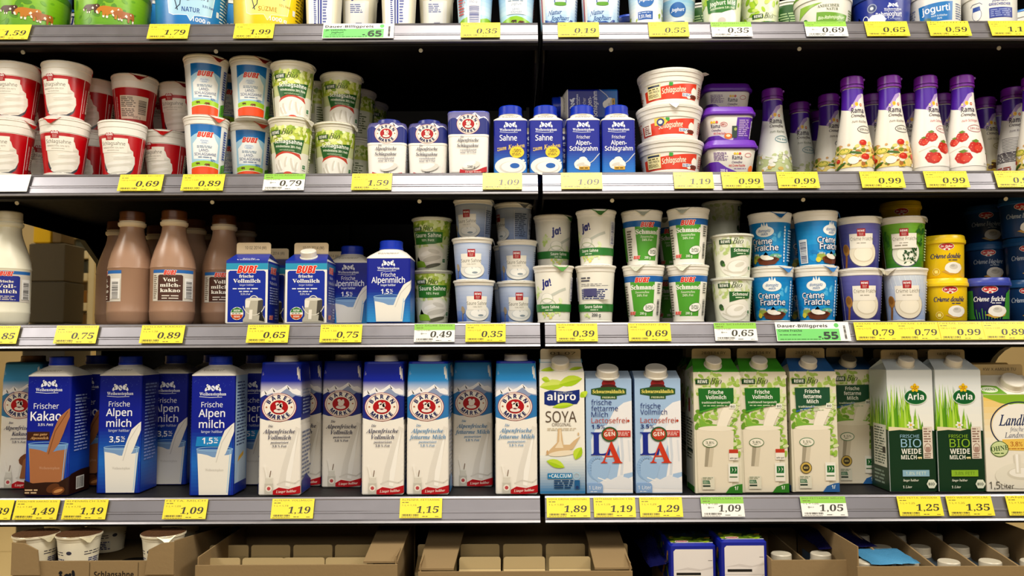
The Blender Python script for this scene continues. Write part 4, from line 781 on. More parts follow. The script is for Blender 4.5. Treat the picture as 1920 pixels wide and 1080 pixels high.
@kit
def soya():
    W = 84
    def leaf(a, x, y, L, w, r, c='#a8cc1c', c2='#c4de3c'):
        co, si = math.cos(r), math.sin(r); p = [(L * t, w * math.sin(t * PI) ** .8) for t in (0, .15, .3, .5, .7, .85, 1)]; q = [(L * t, -w * .7 * math.sin(t * PI)) for t in (.85, .7, .5, .3, .15)]
        a.P([(x + u * co - v * si, y + u * si + v * co) for u, v in p + q], c); a.P([(x + u * co - v * si, y + u * si + v * co) for u, v in p + [(L * .5, w * .1)]], c2)
    def art(a):
        a.R(-42, 1, 42, 228, '#f4f0e4'); a.G(-42, 1, 42, 72, '#1876b0', '#eef0ea', 14); leaf(a, -42, 200, 50, 12, .1, '#b4d030', '#d4e468'); leaf(a, -6, 204, 46, 12, .25); leaf(a, 36, 190, 12, 10, -.9); leaf(a, -38, 216, 16, 6, -.3)
        a.P([(-33, 168), (-33, 190), (-22, 194), (6, 191), (33, 195), (33, 176), (28, 168), (0, 166), (-24, 165)], '#142a78'); a.T('alpro', -1, 175, 14, '#f6f6fa', 'sb', 54, fat=-.005); a.T('enjoy plant power', 6, 188, 2.6, '#e0e8d0', 'i', 28); leaf(a, -18, 162, 40, 6, .12)
        a.T('SOYA', -2, 134, 20, '#5a4a3c', 's', 58, fat=-.012); a.T('ORIGINAL', -1, 126.5, 6, '#6a5a4c', 's', 36); a.L(-28, 118, 28, 124, 2, '#d8ccb4')
        a.P([(-8, 122), (-10, 96), (-24, 82), (-32, 72), (-18, 76), (0, 78), (20, 84), (34, 108), (22, 100), (14, 92), (2, 92), (-2, 122)], '#d8b88c'); a.P([(-5, 120), (-6, 98), (-14, 86), (2, 86), (-2, 100), (-3, 120)], '#efdcbc'); a.E(0, 76, 26, 5, '#efe2c8', 18, .1); a.E(-28, 78, 2, 4, '#d0a878', 8); a.E(30, 112, 1.6, 3, '#d8b88c', 8)
        leaf(a, 24, 64, 26, 10, 1.1); leaf(a, -30, 62, 36, 9, -.35)
        a.R(-28, 29, 18, 39, '#1d7cb4'); a.T('+CALCIUM', -5, 31, 6.4, '#eef6fa', 'sb', 42); a.L(-16, 10, 22, 27, 4, '#12406e', .6); a.RING(26, 34, 6, 6, 1, '#a8d4e8', 18); a.R(22, 10, 32, 26, '#1a5a90'); a.E(27, 13, 3, 3, '#20386a', 10)
    def side(b): b.R(1, 1, 70, 226, '#efece0'); b.G(1, 1, 70, 60, '#1876b0', '#eef0ea', 8); b.L(8, 70, 62, 190, 16, '#8a9478')
    def ra(a): leaf(a, -40, 4, 40, 8, .2); leaf(a, 14, 6, 28, 6, .3); a.R(-41, 30, 41, 42, '#3c8cae')
    return gable('soya_drink_carton', W, 70, 228, 24, 20, 926, art, side, '#f0ece0', '#dccdae', (-2, 17), ra, '01 07', finw=.92)
@kit
def lowlactose(kind='fett'):
    """brick carton whose front top edge slopes back under the cap"""
    W, D, hb, H = 86, 72, 214, 244; pk = Pack('milk_carton', 'carton', H, 924, .015); pk.fd = D / 2; mb = MB(); B = '#9dbce0'
    x, y = W / 2, D / 2; mb.loft([(0, W - 2, D - 2, 2, B), (1, W, D, 2.5, B), (hb, W, D, 2.5, B)], k=3, ct=False)
    F_ = [(-x, -y, hb), (x, -y, hb), (x, y, hb), (-x, y, hb)]; T_ = [(-x * .98, -y + 34, hb + 15), (x * .98, -y + 34, hb + 15), (x * .98, y - 2, hb + 13), (-x * .98, y - 2, hb + 13)]
    for i in range(4): mb.poly([F_[i], F_[(i + 1) % 4], T_[(i + 1) % 4], T_[i]], '#b4cae4' if i == 0 else B)
    mb.poly(T_, '#c9c4b4'); a = Art(mb, Plane((0, -y, 0), (1, 0, 0), (0, 0, 1)))
    a.R(-x, 1, x, hb, '#a3c1e4'); a.P([(-4, 128), (10, 156), (28, 170), (x, 174), (x, 40), (24, 36), (20, 90)], '#eeedf0'); a.E(2, 100, 44, 60, '#dbe4f0', 34) if False else None
    a.P([(-14, 126), (-26, 120), (-34, 100), (-33, 72), (-14, 64), (10, 66), (20, 100), (18, 132)], '#dfe6f0'); a.P([(14, 126), (36, 128), (32, 66), (24, 24), (x, 32), (x, 2), (-20, 2), (-22, 24), (-6, 18), (12, 22), (20, 66)], '#efeef0'); a.LN([(22, 118), (25, 70), (22, 34)], 5, '#d4dae4'); a.LN([(36, 100), (38, 60)], 3, '#dfe2e8'); a.P([(-20, 26), (-12, 33), (2, 26), (18, 34), (38, 28), (x, 20), (x, 8), (-16, 10)], '#e2e4ea')
    a.RING(-22, 48, 16, 20, 7, '#8fb2dc', 24); a.P([(-34, 34), (-34, 56), (-14, 64), (2, 52), (-4, 30), (-20, 20)], '#9dbde2'); a.LN([(-22, 30), (-6, 24)], 2, '#f0f0f2')
    a.E(0, 206, 13, 9, '#8c1a1c', 18); a.E(0, 200, 15, 5, '#4a1a14', 16); a.P([(-33, 186), (-33, 196), (-16, 199), (0, 200), (16, 199), (33, 196), (33, 186), (16, 183), (-16, 183)], '#2b5226'); a.T('Schwarzwaldmilch', 0, 188, 6.6, '#e8d86a', 'b', 60, fat=.02); a.R(-15, 177, 15, 183, '#2b5226'); a.T('FREIBURG', 0, 178.4, 3.2, '#dfe0b0', 'sb', 24)
    D_ = '#1e2f74'; tx = ('frische', 'fettarme', 'Milch') if kind == 'fett' else ('frische', 'Vollmilch'); yy = 166 if kind == 'fett' else 159
    for i, t in enumerate(tx): a.T(t, -33, yy - 11.4 * i, 9.4, D_, 's', {'frische': 38, 'fettarme': 50, 'Milch': 31, 'Vollmilch': 50}[t], 'l', fat=.015)
    a.T('Lactosefrei', -33, 132, 9.4, '#b8442c', 's', 66, 'l', fat=.01); a.E(36, 136, 2.4, 2.4, '#b8442c', 10); a.T('1.5%' if kind == 'fett' else '3.5%', -33, 121.5, 7.4, D_, 'sb', 25, 'l')
    a.T('L', -16, 72, 44, '#1a2a8c', 'b', 37); a.T('A', 4, 57, 41, '#cc3a20', 'b', 40); a.R(14, 106, 40, 118, '#c0342a'); a.L(16, 108, 38, 116, 3, '#f0d0c8'); a.E(1, 111, 15.5, 14, '#2f5a30', 28); a.E(1, 111, 12.5, 11, '#c03a24', 24); a.R(-11, 106, 13, 116, '#c03a24'); a.T('GEN', 1, 107.6, 7.4, '#f6f0e2', 'sb', 20, rot=.08); a.T('OHNE', 1, 117, 3, '#f0e8d8', 'sb', 12)
    a.P([(-42, 2), (-42, 20), (-16, 20), (-13, 16), (-13, 2)], '#86a8d6'); a.T('1 Liter', -27, 8.4, 6.6, '#eef2f8', 's', 24); a.L(-36, 3, -18, 6, 1, '#dfe8f2')
    for o, e in (((x, -y, 0), (0, 1, 0)), ((-x, y, 0), (0, -1, 0))): b = Art(mb, Plane(o, e, (0, 0, 1))); b.R(1, 1, D - 1, hb - 1, '#8fb0da'); b.L(8, 20, D - 8, 190, 22, '#4a6a9c')
    pk.add('carton_body', mb, CARTON); n = Vector((0, -15, 34)).normalized(); mb = MB(); c = Vector((0, -y + 17, hb + 7)); mb.cyl(c, n, 23, 3, '#ece6da', 40); mb.cyl(c + n * 3, n, 20.5, 13, '#ece6da', 52, knurl=.025); pk.add('screw_cap', mb, PLASTIC); return pk
@kit
def leafmilk(kind='voll'):
    W, D = 87, 72; rc, cc = ('#3f9526', '#2f7a22') if kind == 'voll' else ('#2c5f9c', '#2a5f9c')
    def art(a):
        x = W / 2; a.R(-x, 1, x, 226, '#e4ddc6'); a.MOT(-x + 3, 186, x - 3, 223, ['#bcd078', '#d8e0a8', '#98b84c', '#eee8d2', '#a8c45c'], 60, 6); a.MOT(-x + 3, 118, -2, 156, ['#8ab83c', '#a6c85c', '#6a9a2c', '#c8d890'], 34, 6); a.MOT(24, 70, x - 3, 186, ['#9cc04c', '#b8d078', '#7aa834', '#d4dea8'], 60, 5)
        a.P([(-36, 142), (-30, 120), (20, 118), (34, 136), (22, 126), (-20, 130)], '#7ab03c'); a.P([(-38, 2), (-40, 118), (-20, 123), (-2, 118), (14, 122), (30, 116), (27, 50), (24, 2)], '#e6dcc6'); a.P([(-4, 118), (6, 150), (12, 160), (34, 160), (24, 140), (14, 118)], '#f2ead8'); a.E(-2, 121, 34, 5, '#efe6d2', 24); a.P([(-26, 50), (-22, 96), (-10, 98), (-16, 50)], '#a49a84'); a.P([(-20, 50), (-14, 96), (-6, 97), (-12, 50)], '#cfc4ac')
        bio_mark(a, -40, 204, 9.6); s = '#1f6a24' if kind == 'voll' else '#1f4f34'; a.P([(-33, 150), (-35, 196), (31, 197), (31, 170), (22, 164), (2, 160)], s); a.P([(-33, 150), (-33.5, 153), (2, 163), (2, 160)], rc)
        ls = ('Frische', 'Vollmilch') if kind == 'voll' else ('Frische', 'fettarme', 'Milch'); y0 = 185.5 if kind == 'voll' else 186
        for i, t in enumerate(ls): a.T(t, -2, y0 - 9.6 * i, 7, '#f2f4e8', 'sb', {'Frische': 28, 'Vollmilch': 38, 'fettarme': 34, 'Milch': 22}[t])
        ly = y0 - 9.6 * len(ls) + 1.5; a.T('traditionell hergestellt', -2, ly, 3.8, '#dfe8cc', 'sb', 54); a.L(-26, ly - 6, 20, ly - 2.4, 1, '#bcd0a8'); a.P([(22, 158), (24, 167), (35, 167), (34, 158)], '#eeeee0'); a.T('BiO', 29, 160, 4, '#22301c', 'sb', 8)
        a.E(-15, 94, 14, 8.4, '#2f6a2c' if kind == 'voll' else '#2f7a4c', 26); a.E(-15, 94, 12.8, 7.2, '#efe8d6', 26); a.T('3,8%' if kind == 'voll' else '1,5%', -15, 92.4, 4.6, '#4a5a38', 'bi', 16); a.L(-20, 89, -10, 91.4, 1, '#6a7a58')
        if kind == 'voll': a.R(20, 62, 37, 82, '#efe9de'); a.R(20, 75, 37, 82, '#c03a24'); a.T('sehr gut', 28.5, 64.4, 3, '#3a3430', 'sb', 14)
        else: a.E(-18, 46, 11, 11, '#2c2a20', 24); a.E(-18, 46, 10, 10, '#c8a850', 24); a.E(-18, 46, 6.5, 6.5, '#3a3424', 20); a.T('BIO', -18, 44.2, 3.6, '#d8c070', 'sb', 8)
        a.R(18, 22, 37, 56, '#ece8dc'); organic_sheaf(a, 28, 34, 17); a.L(20, 29, 36, 33, 1, '#3a6a3c'); a.R(-31, 8, -8, 32, '#dcd8c4'); a.P([(-30, 18), (-30, 25), (-18, 25), (-16, 18)], '#3f6a4c'); a.L(-29, 19, -18, 24, 2, '#b8ccb0'); a.R(-30, 13, -16, 16, '#22382c'); a.L(-30, 26, -10, 31, 2, '#7a8468')
        a.P([(12, 1), (20, 12), (34, 17), (x, 18), (x, 1)], cc); a.T('1l', 32, 7, 6.4, '#eef2e4', 'sbi', 7)
    def side(b): b.R(1, 1, D - 1, 225, '#ddd6be'); b.MOT(4, 150, D - 4, 222, ['#bcd078', '#98b84c', '#eee8d2'], 40, 6); b.L(10, 60, D - 10, 140, 14, '#5a5a3c'); b.R(30, 150, 42, 176, '#8c1c1c'); b.R(6, 1, D - 6, 12, cc); b.R(14, 76, D - 14, 80, '#22382c')
    return gable('milk_carton', W, D, 227, 25, 19, 925, art, side, rc, '#d6c49c', (-2, 15.2), None, '28.01.14 RY', '#ddd6be', finw=.86)
@kit
def meadow(kind='blue'):
    W, D = 86, 74; ac = '#9ac4dc' if kind == 'blue' else '#8cb82c'
    def blades(a, x0, x1, y0, n, hmin, hmax, seed):
        r = random.Random(seed)
        for i in range(n):
            x = x0 + (x1 - x0) * r.random(); h = hmin + (hmax - hmin) * r.random(); l = (r.random() - .5) * 12; w = 1.6 + 1.8 * r.random(); a.off -= a.st * .7
            a.P([(x - w, y0), (x + w, y0), (x + w * .7 + l * .4, y0 + h * .55), (x + l, y0 + h), (x - w * .5 + l * .35, y0 + h * .55)], r.choice(['#7cb41c', '#9ccc2c', '#5f9c18', '#b8dc5c', '#88c024', '#4f8c18']))
    def art(a):
        x = W / 2; a.R(-x, 1, x, 228, '#e8ecea'); a.G(-x, 118, x, 228, '#f2f0e6', '#dfe6ea', 8); a.off -= .1; a.G(-x, 118, -12, 150, '#a4cc5c', '#e4ead0', 5); blades(a, -42, -4, 116, 46, 30, 88, 4); blades(a, -6, 20, 116, 10, 14, 44, 8)
        a.P([(-x, 1), (-x, 116), (-20, 118), (0, 114), (14, 117), (x, 114), (x, 1)], '#12351e'); a.P([(-x, 114), (-x, 122), (-24, 121), (0, 119), (14, 117), (0, 114), (-22, 116)], '#e6d8b4')
        for q in range(6): a.E(-1 + 4 * math.cos(q * PI / 3), 125 + 4 * math.sin(q * PI / 3), 3.4, 2, '#f4f2ea', 10, q * PI / 3, layer=False)
        a.E(-1, 125, 2.4, 2.4, '#e2b83c', 10); a.LN([(2, 122), (14, 117), (30, 120)], 1.2, '#7aa02c')
        a.E(10, 178, 22, 15, '#eef0e6', 34); a.E(10, 178, 21, 14, '#2f7a34', 34); a.E(10, 178, 19.5, 12.6, '#125a2c', 34); a.T('Arla', 10, 172.6, 11.4, '#f4f6ee', 'sb', 31); 
        for q in range(5): a.E(9 + 4.6 * math.cos(q * 1.257 + .3), 195 + 4.6 * math.sin(q * 1.257 + .3), 4, 3, '#f0c020', 10, q * 1.257 + .3, layer=False)
        a.E(9, 195, 2, 2, '#e09818', 8)
        a.T('FRISCHE', -4, 101, 6, ac, 's', 36); a.T('BIO', -2, 83.5, 15, ac, 's', 38, fat=.012); a.T('WEIDE', -2, 71, 9.6, '#f0f0e4', 'sb', 37, fat=-.01); a.T('MILCH', -7, 61, 7.6, '#f0f0e4', 'sb', 29, fat=-.01); cow(a, 14, 62, 5, '#e8dca0', '#e8dca0')
        a.R(20, 62, 38, 122, '#e0d4c4'); a.L(22, 92, 36, 120, 6, '#8a6a5c'); a.RING(29, 82, 6, 8, 1.2, '#a07868', 18); a.R(25, 74, 33, 84, '#a8887a'); a.L(22, 63, 36, 73, 3, '#8a6a5c')
        a.R(-20, 29, 30, 41, ac if kind != 'blue' else '#8cb4c8'); a.T('1,8% FETT' if kind == 'blue' else '3,8% FETT', 5, 32, 5.6, '#dce8d4' if kind == 'blue' else '#5c7a1c', 's', 38); a.T('länger haltbar', -5, 20, 4, '#e8ead8', 'i', 29, fat=.02); a.T('1 Liter', -12, 7.5, 4.4, '#e8ead8', 'i', 17, fat=.02)
        a.P([(24 + 10 * q, 15 + 8 * s) for q, s in ((0, 0), (.4, 1), (1.4, 1), (1.9, 0), (1.4, -1), (.4, -1))], '#dfe4d0'); a.T('BIO', 33, 12.4, 4.8, '#22382a', 'sb', 11)
    def side(b): b.R(1, 1, D - 1, 227, '#dde4e2'); blades(b, 2, D - 2, 114, 60, 20, 70, 12); b.R(1, 1, D - 1, 116, '#12351e'); b.R(14, 44, D - 8, 124, '#dcdccc'); b.L(18, 48, D - 12, 120, 14, '#4a5a4a'); b.L(14, 10, D - 10, 38, 4, '#8aa090'); b.R(D - 24, 70, D - 12, 82, '#2a2a24')
    return gable('milk_carton', W, D, 229, 20, 18, 922, art, side, '#dfe8ec', '#d0bd96', (2, 14.6), None, 'KW 07 RW 0228', '#dde4e2', finw=.82)
@kit
def bigmilk():
    W, D = 104, 84
    def art(a):
        x = W / 2; a.R(-x, 1, x, 182, '#efe9da'); a.G(-x, 90, -x + 46, 182, '#f2ecd8', '#f0c860', 8); a.G(-x + 46, 90, x, 182, '#f2eee2', '#f6ead0', 5); a.P([(-x, 178), (-x, 182), (x, 182), (x, 170), (20, 160), (-20, 166)], '#8cb830')
        a.RING(14, 124, 54, 44, 2.4, '#2a3450', 44, .5, 5.4); a.E(14, 124, 51, 41, '#f4f0e6', 40); a.T('Landliebe', 14, 124, 20, '#22305c', 'i', 78, sh=.1, fat=.02); a.T('frische', 8, 113, 8, '#55607c', 'i', 26); a.T('Landmilch', 12, 101, 10, '#2f3c66', 'i', 54, fat=.015)
        a.P([(-20, 78), (-20, 98), (x, 100), (x, 76)], '#f0c85c'); a.T('3,8% Fett', 18, 85, 8.4, '#b0641c', 'b', 46); a.L(-10, 79, 44, 82, 1, '#b0641c'); a.E(-26, 80, 17, 15, '#4a6a2c', 28); a.E(-26, 80, 15.6, 13.6, '#cfdca0', 28); a.T('OHNE', -25, 77, 9, '#33502a', 'b', 33, rot=.12); a.L(-36, 70, -16, 74, 1, '#4a6a2c')
        a.E(10, 30, 46, 24, '#e9e4d4', 30); a.E(16, 34, 30, 12, '#d9d3c2', 26); a.E(16, 36, 26, 9, '#f6f2e8', 24); a.P([(0, 70), (2, 34), (12, 34), (12, 70)], '#e2dccc'); a.P([(3, 70), (4, 36), (8, 36), (8, 70)], '#fbf8f0'); a.T('1,5', -38, 6, 13, '#3a342c', 's', 20); a.T('Liter', -14, 6, 9, '#3a342c', 's', 24); a.R(40, 30, x, 70, '#a8c86c')
    def ra(a): a.P([(-52, 0), (-52, 26), (-16, 22), (-6, 0)], '#6aa02c'); a.E(-34, 12, 16, 8, '#dfe8c8', 24); a.T('OHNE', -34, 9.5, 6, '#3a5a2c', 'b', 26); a.P([(20, 0), (24, 20), (52, 26), (52, 0)], '#efeadc')
    def side(b): b.R(1, 1, D - 1, 180, '#e6dfc8'); b.L(10, 30, D - 10, 160, 16, '#8a8468')
    return gable('milk_carton', W, D, 183, 34, 21, 920, art, side, '#efeadc', '#c6ad7e', (14, 20.5), ra, 'KW X AM028 TU', '#e6dfc8', finw=.97)
# ------------------------------------------------------------------ top shelf packs, cut by the frame
def pail(name, H, rb, rt, base, art, lid, yb=43, cat='bucket', foot=2.0, hoop=True):
    pk = Pack(name, cat, H, yb, .07); pk.round = True
    prof = [(0, rb - 2, base), (foot, rb, base), (H - 14, rt, base), (H - 13, rt + 1.4, WHITE), (H - 2, rt + 1.8, WHITE)]
    mb = MB(); rnd_body(mb, prof, 14); a = Art(mb, rsurf(prof[1:3], rb * 2)); a.hw = a.s.half; art(a, H); pk.add('tub_body', mb, PLASTIC)
    mb = MB(); rnd_body(mb, [(H - 6, rt + 3.4, lid), (H - 1, rt + 3.6, lid), (H + 1, rt + 2.4, lid), (H + 1.6, rt - 3, lid), (H - .6, rt - 6, lid)], 14); pk.add('lid', mb, PLASTIC); return pk
@kit
def meadowpail():
    def art(a, H):
        h = a.hw; a.G(-h, 2, h, 70, '#5c9c10', '#8cc41c', 10); a.G(-h, 70, h, H - 14, '#a8d4ee', '#3c8ccc', 8); a.MOT(-h, 6, h, 60, ['#6aa814', '#7cb81c', '#4f8c10'], 60, 7); a.P([(-h, 66), (-60, 80), (-20, 72), (30, 84), (80, 74), (h, 66)], '#5a9c14')
        for x, y, s, c in ((-34, 27, 19, '#4a2410'), (-2, 20, 26, '#c07818'), (20, 18, 22, '#a85c14')): cow(a, x, y, s, c, '#f2e8d8')
        a.R(-40, 76, 40, 104, '#f2efe6'); a.T('Joghurt', 0, 84, 12, '#2a5a1c', 'sbi', 60); a.E(-8, 2.5, 26, 1.6, '#cfd8a8', 20)
    return pail('yoghurt_pail', 128, 62, 67, '#6aa814', art, '#e8ece0')
def ayran(label, c1, c2, tx, cap, lg):
    def art(a, H):
        h = a.hw; a.R(-h, 3, h, H - 14, c1); a.G(-h, 3, h, 60, c2, c1, 6); a.P([(-44, 66), (-40, 26), (-32, 22), (-8, 22), (-2, 12), (4, 22), (34, 26), (40, 66), (34, 84), (-34, 84)], lg); a.LN([(-44, 66), (-40, 26), (-32, 22), (-8, 22), (-2, 12), (4, 22), (34, 26), (40, 66)], 1, cap)
        a.T(label, -2, 28, 8, tx, 'sb', 30 if label == 'NATUR' else 32); a.LN([(-24, 30), (-30, 52), (-18, 62), (-20, 40), (-28, 32)], 1.6, '#22304c'); a.LN([(-18, 56), (-8, 70), (10, 62), (24, 72)], 1.6, '#22304c'); a.T('Joghurt', 2, 52, 14, '#2a3c6a', 'i', 54, sh=.2); a.T('3,5% Fett' if label == 'NATUR' else '10% Fett', 28, 40, 4, tx, 'sb', 22); a.T('1000 g', 16, 12, 7, '#f2f4f6', 'sb', 32)
        a.R(44, 30, 50, 40, '#e0e6ec'); a.R(43, 12, 49, 16, '#3a7a3c'); a.L(52, 10, 84, 70, 10, '#dfe8ee' if label == 'NATUR' else '#6a5a14', .4)
    return pail('yoghurt_pail', 120, 60, 65, c1, art, '#f2f2ee')
@kit
def bluepail(): return ayran('NATUR', '#1c86cc', '#1070b8', '#1c4a94', '#e8f2f8', '#a8d2ea')
@kit
def yellowpail(): return ayran('SÜZME', '#f2d41c', '#ecc80c', '#b88a1c', '#f6efc8', '#f6e878')
@kit
def tallcup(side='bar'):
    H = 118
    def art(a):
        a.R(-27, 3, 27, 84, '#f2efe6')
        for x0 in (0,):
            if side == 'col': a.R(-16, 4, 18, 82, '#f4f4f2'); a.L(-14, 6, -8, 80, 20, '#3c4a94', .6); a.R(-5, 4, -2, 82, '#2a357c'); a.R(0, 6, 4, 82, '#3c4a9c'); a.L(6, 6, 16, 80, 14, '#6a74ac', .6)
            else: a.R(-14, 30, 18, 80, '#eef0f2'); a.BC(-2, 12, 14, 30, '#2a2f74', 16, True); a.L(-14, 60, 14, 78, 5, '#5a64a0'); a.E(-18, 16, 3, 3, '#8a90b8', 12); a.L(-22, 6, 14, 10, 2, '#8a90b8')
        a.T('ja!', 0, 88, 12, '#232a78', 'sbi', 22, fat=.04)
    prof = [(0, 52, 52, 12, '#e9e2c8'), (2, 56, 56, 14, '#e9e2c8'), (100, 66, 66, 22, '#efe9d6'), (101, 70, 70, 26, WHITE), (110, 71, 71, 27, WHITE)]
    pk = square_pack('yoghurt_cup', 'cup', H, 43, prof, art, PLASTIC, .03); mb = MB(); mb.loft([(109, 75, 75, 29, '#2c5aa4'), (113, 75, 75, 29, '#2c5aa4'), (114.4, 72, 72, 28, '#2c5aa4')], k=6); pk.add('lid', mb, PLASTIC); return pk
@kit
def landyog():
    def art(a, H):
        h = a.hw; a.R(-h, 3, h, H - 16, '#b4dcec'); a.G(-h, 24, h, H - 16, '#cfe8f2', '#3a9ad4', 8); a.P([(-h, 3)] + [(-h + i * h / 8, 17 + 4 * math.sin(i)) for i in range(17)] + [(h, 3)], '#8cc024'); a.P([(-h, 3), (-h, 6), (h, 6), (h, 3)], '#2a6aa4')
        cow(a, -4, 9, 7, '#3a2010', '#2a160c'); cow(a, 12, 7, 8, '#5c3014', '#3a1c0c'); a.P([(-20, 24), (-22, 60), (0, 68), (22, 60), (20, 24)], '#eef4f4'); a.T('Joghurt', 0, 40, 4.6, '#3c5a94', 'si', 20); a.T('LAND-', 0, 31, 3.4, '#3c5a94', 's', 14); a.T('JOGHURT', 0, 26, 3.4, '#3c5a94', 's', 22); bubi_mark(a, 0, 56, 8, 26); a.L(-16, 46, 16, 50, 1, '#8aa0b8')
        x = h - 4
        for x in (88,): a.R(x - 12, 4, x + 14, 60, '#eceef0'); a.BC(x - 8, 8, 19, 32, '#2c3a8c', 18, True); a.T('150 g', x, 44, 4, '#4a5a94', 's', 14); a.L(x - 34, 24, x - 16, 70, 9, '#c04a4a')
    return cup('yoghurt_cup', 104, 42, 38, 29, '#cfe8f2', art, foot=(3, .4), rim=14, tab=60, Yc=.05)
@kit
def naturyog():
    def art(a, H):
        h = a.hw; a.R(-h, 3, h, H - 14, '#cfe0ee'); a.G(-h, 3, h, 60, '#8cbce4', '#f0f4f6', 9); a.R(-36, 3, -29, 60, '#e8e4e0'); a.R(-40, 8, -36, 60, '#b83a3c'); a.P([(-30, 3), (-30, 16), (-8, 8), (10, 10), (32, 3)], '#1c4c9c'); a.P([(12, 3), (26, 14), (32, 14), (32, 3)], '#123c8c'); a.T('Natur', -8, 22, 8, '#1f4f94', 'i', 28, sh=.15, rot=.04, fat=.02); a.T('Joghurt', 3, 11.5, 8, '#1f4f94', 'i', 38, sh=.15, rot=.04, fat=.02); a.E(4, 46, 12, 9, '#2f5aa0', 20); a.E(4, 41, 12, 4, '#5c9a2c', 16); a.R(-6, 44, 14, 50, '#e8e8f0'); a.L(40, 10, 70, 60, 9, '#6a8ab8')
    return cup('yoghurt_cup', 98, 42, 40, 32.5, '#cfe0ee', art, foot=(2, .2), rim=12, tab=70, Yc=.05)
@kit
def alpyog():
    def art(a, H):
        h = a.hw; a.R(-h, 12, h, H - 12, '#e6eef2'); a.G(-h, 24, h, 70, '#eef0ea', '#8cc4e4', 7); a.R(-17, 14, 14, 29, '#2456a4'); a.T('1,5% Fett', -2, 17, 6, '#f0f4f8', 'sb', 25); a.L(-15, 25, 12, 28, 1, '#b8cce8'); a.MOT(-h, 14, -18, 40, ['#a4b83c', '#c8d88c', '#7a9a3a'], 20, 4); a.MOT(15, 14, h, 44, ['#9ab43c', '#c8d88c', '#5c8aa8'], 24, 4); a.E(0, 50, 16, 14, '#2c68b0', 24); a.T('Joghurt', 0, 47, 6, '#f0f4f8', 'sbi', 26)
    return cup('yoghurt_cup', 100, 42, 37, 29, '#f0ece0', art, foot=(10, .3), rim=12, tab=50, rimc='#f0ece0', Yc=.05)
@kit
def leafyog(kind='a'):
    def art(a, H):
        h = a.hw; a.R(-h, 3, h, H - 8, '#dfe6c4'); a.MOT(-h, 10 if kind == 'b' else 40, h, H - 10, ['#c8dc6c', '#a8cc2c', '#e6eec0', '#8cb824'], 120, 6)
        if kind == 'a': a.E(2, 14, 30, 20, '#ece8de', 28); a.E(0, 10, 8, 6, '#c8c0b4', 14); a.P([(-28, 28), (-30, 52), (32, 52), (30, 32), (0, 24)], '#2a7024'); a.T('Joghurt Mild', 2, 38, 7.4, '#eef4e0', 'sb', 50); a.T('mindestens 3,8% Fett', 2, 31, 3.8, '#d8e6c4', 'sb', 48)
        elif kind == 'b': bio_mark(a, -14, 28, 8); a.P([(-4, 4), (-4, 21), (38, 24), (38, 3)], '#2a7a28'); a.T('Joghurt', 14, 12, 6.4, '#eef4e0', 'sbi', 30); a.R(-35, 4, -30, 26, '#6a2c2c')
        else: a.R(-h, 3, h, H - 8, '#2a5a24'); a.L(-30, 12, 30, 70, 12, '#a8c48c'); a.P([(-30, 3), (-10, 14), (20, 8), (34, 3)], '#8cb82c')
    return cup('yoghurt_cup', 92, 42, 41, 31.5, '#dfe6c4', art, foot=(2, .2), rim=8, tab=40, Yc=.05)
def widetub(name, H, rb, rt, base, art, lid, rimc=WHITE, yb=41):
    pk = Pack(name, 'tub', H, yb, .06); pk.round = True; prof = [(0, rb - 2, rimc), (3, rb, rimc), (5, rb + .4, base), (H - 16, rt, base), (H - 15, rt + 1.6, rimc), (H - 4, rt + 2, rimc)]
    mb = MB(); rnd_body(mb, prof, 14); a = Art(mb, rsurf(prof[2:4], rb * 2)); a.hw = a.s.half; art(a, H); pk.add('tub_body', mb, PLASTIC); mb = MB(); rnd_body(mb, [(H - 5, rt + 2.4, lid), (H - 2, rt + 2.6, lid), (H, rt + 1.6, lid), (H + .4, rt - 4, lid)], 14); pk.add('lid', mb, FOIL); return pk
@kit
def naturtub():
    def art(a, H):
        a.P([(-46, 5), (-46, 11), (-30, 16), (-22, 8), (-8, 5)], '#7cb02c'); a.P([(-12, 4), (-10, 24), (46, 18), (42, 4)], '#6a9e2c'); a.T('Bio-Rahmjoghurt', 16, 10, 5.4, '#e8f0d0', 'si', 48, fat=.02); a.T('ANDECHSER', 10, 31, 5, '#4a5a34', 'b', 36); a.T('NATUR', 16, 25, 4.6, '#4a5a34', 'b', 20); a.E(-32, 12, 5, 5, '#3f7a2c', 16); a.P([(-46, 20), (-20, 34), (0, 40), (-40, 40)], '#8cb83c'); a.L(50, 8, 80, 30, 5, '#7a8a5a')
    return widetub('yoghurt_tub', 62, 46, 50, '#eceadf', art, '#7cae3c')
@kit
def bluetub():
    def art(a, H): a.R(-a.hw, 5, a.hw, H - 17, '#10288c'); crest(a, 20, 25, 30); a.T('Rahmjoghurt', 14, 14, 8, '#f0f2fa', 's', 44, fat=.02); a.T('unser Cremigster', 16, 8, 4, '#b8c8f0', 'i', 34); a.P([(-24, 4), (-22, 14), (-14, 20), (2, 18), (8, 10), (6, 4)], '#e6ecf4'); a.RING(-26, 14, 5, 7, 1.6, '#e6ecf4', 16); a.E(-14, 32, 8, 8, '#8c96b4', 20); a.E(-14, 32, 6.4, 6.4, '#24386c', 18); a.E(-14, 32, 3, 3, '#c8d0dc', 10); a.P([(-46, 4), (-40, 24), (-30, 6)], '#2c6cc0')
    return widetub('yoghurt_tub', 66, 46, 50, '#10288c', art, '#2c4cb4', '#22387c')
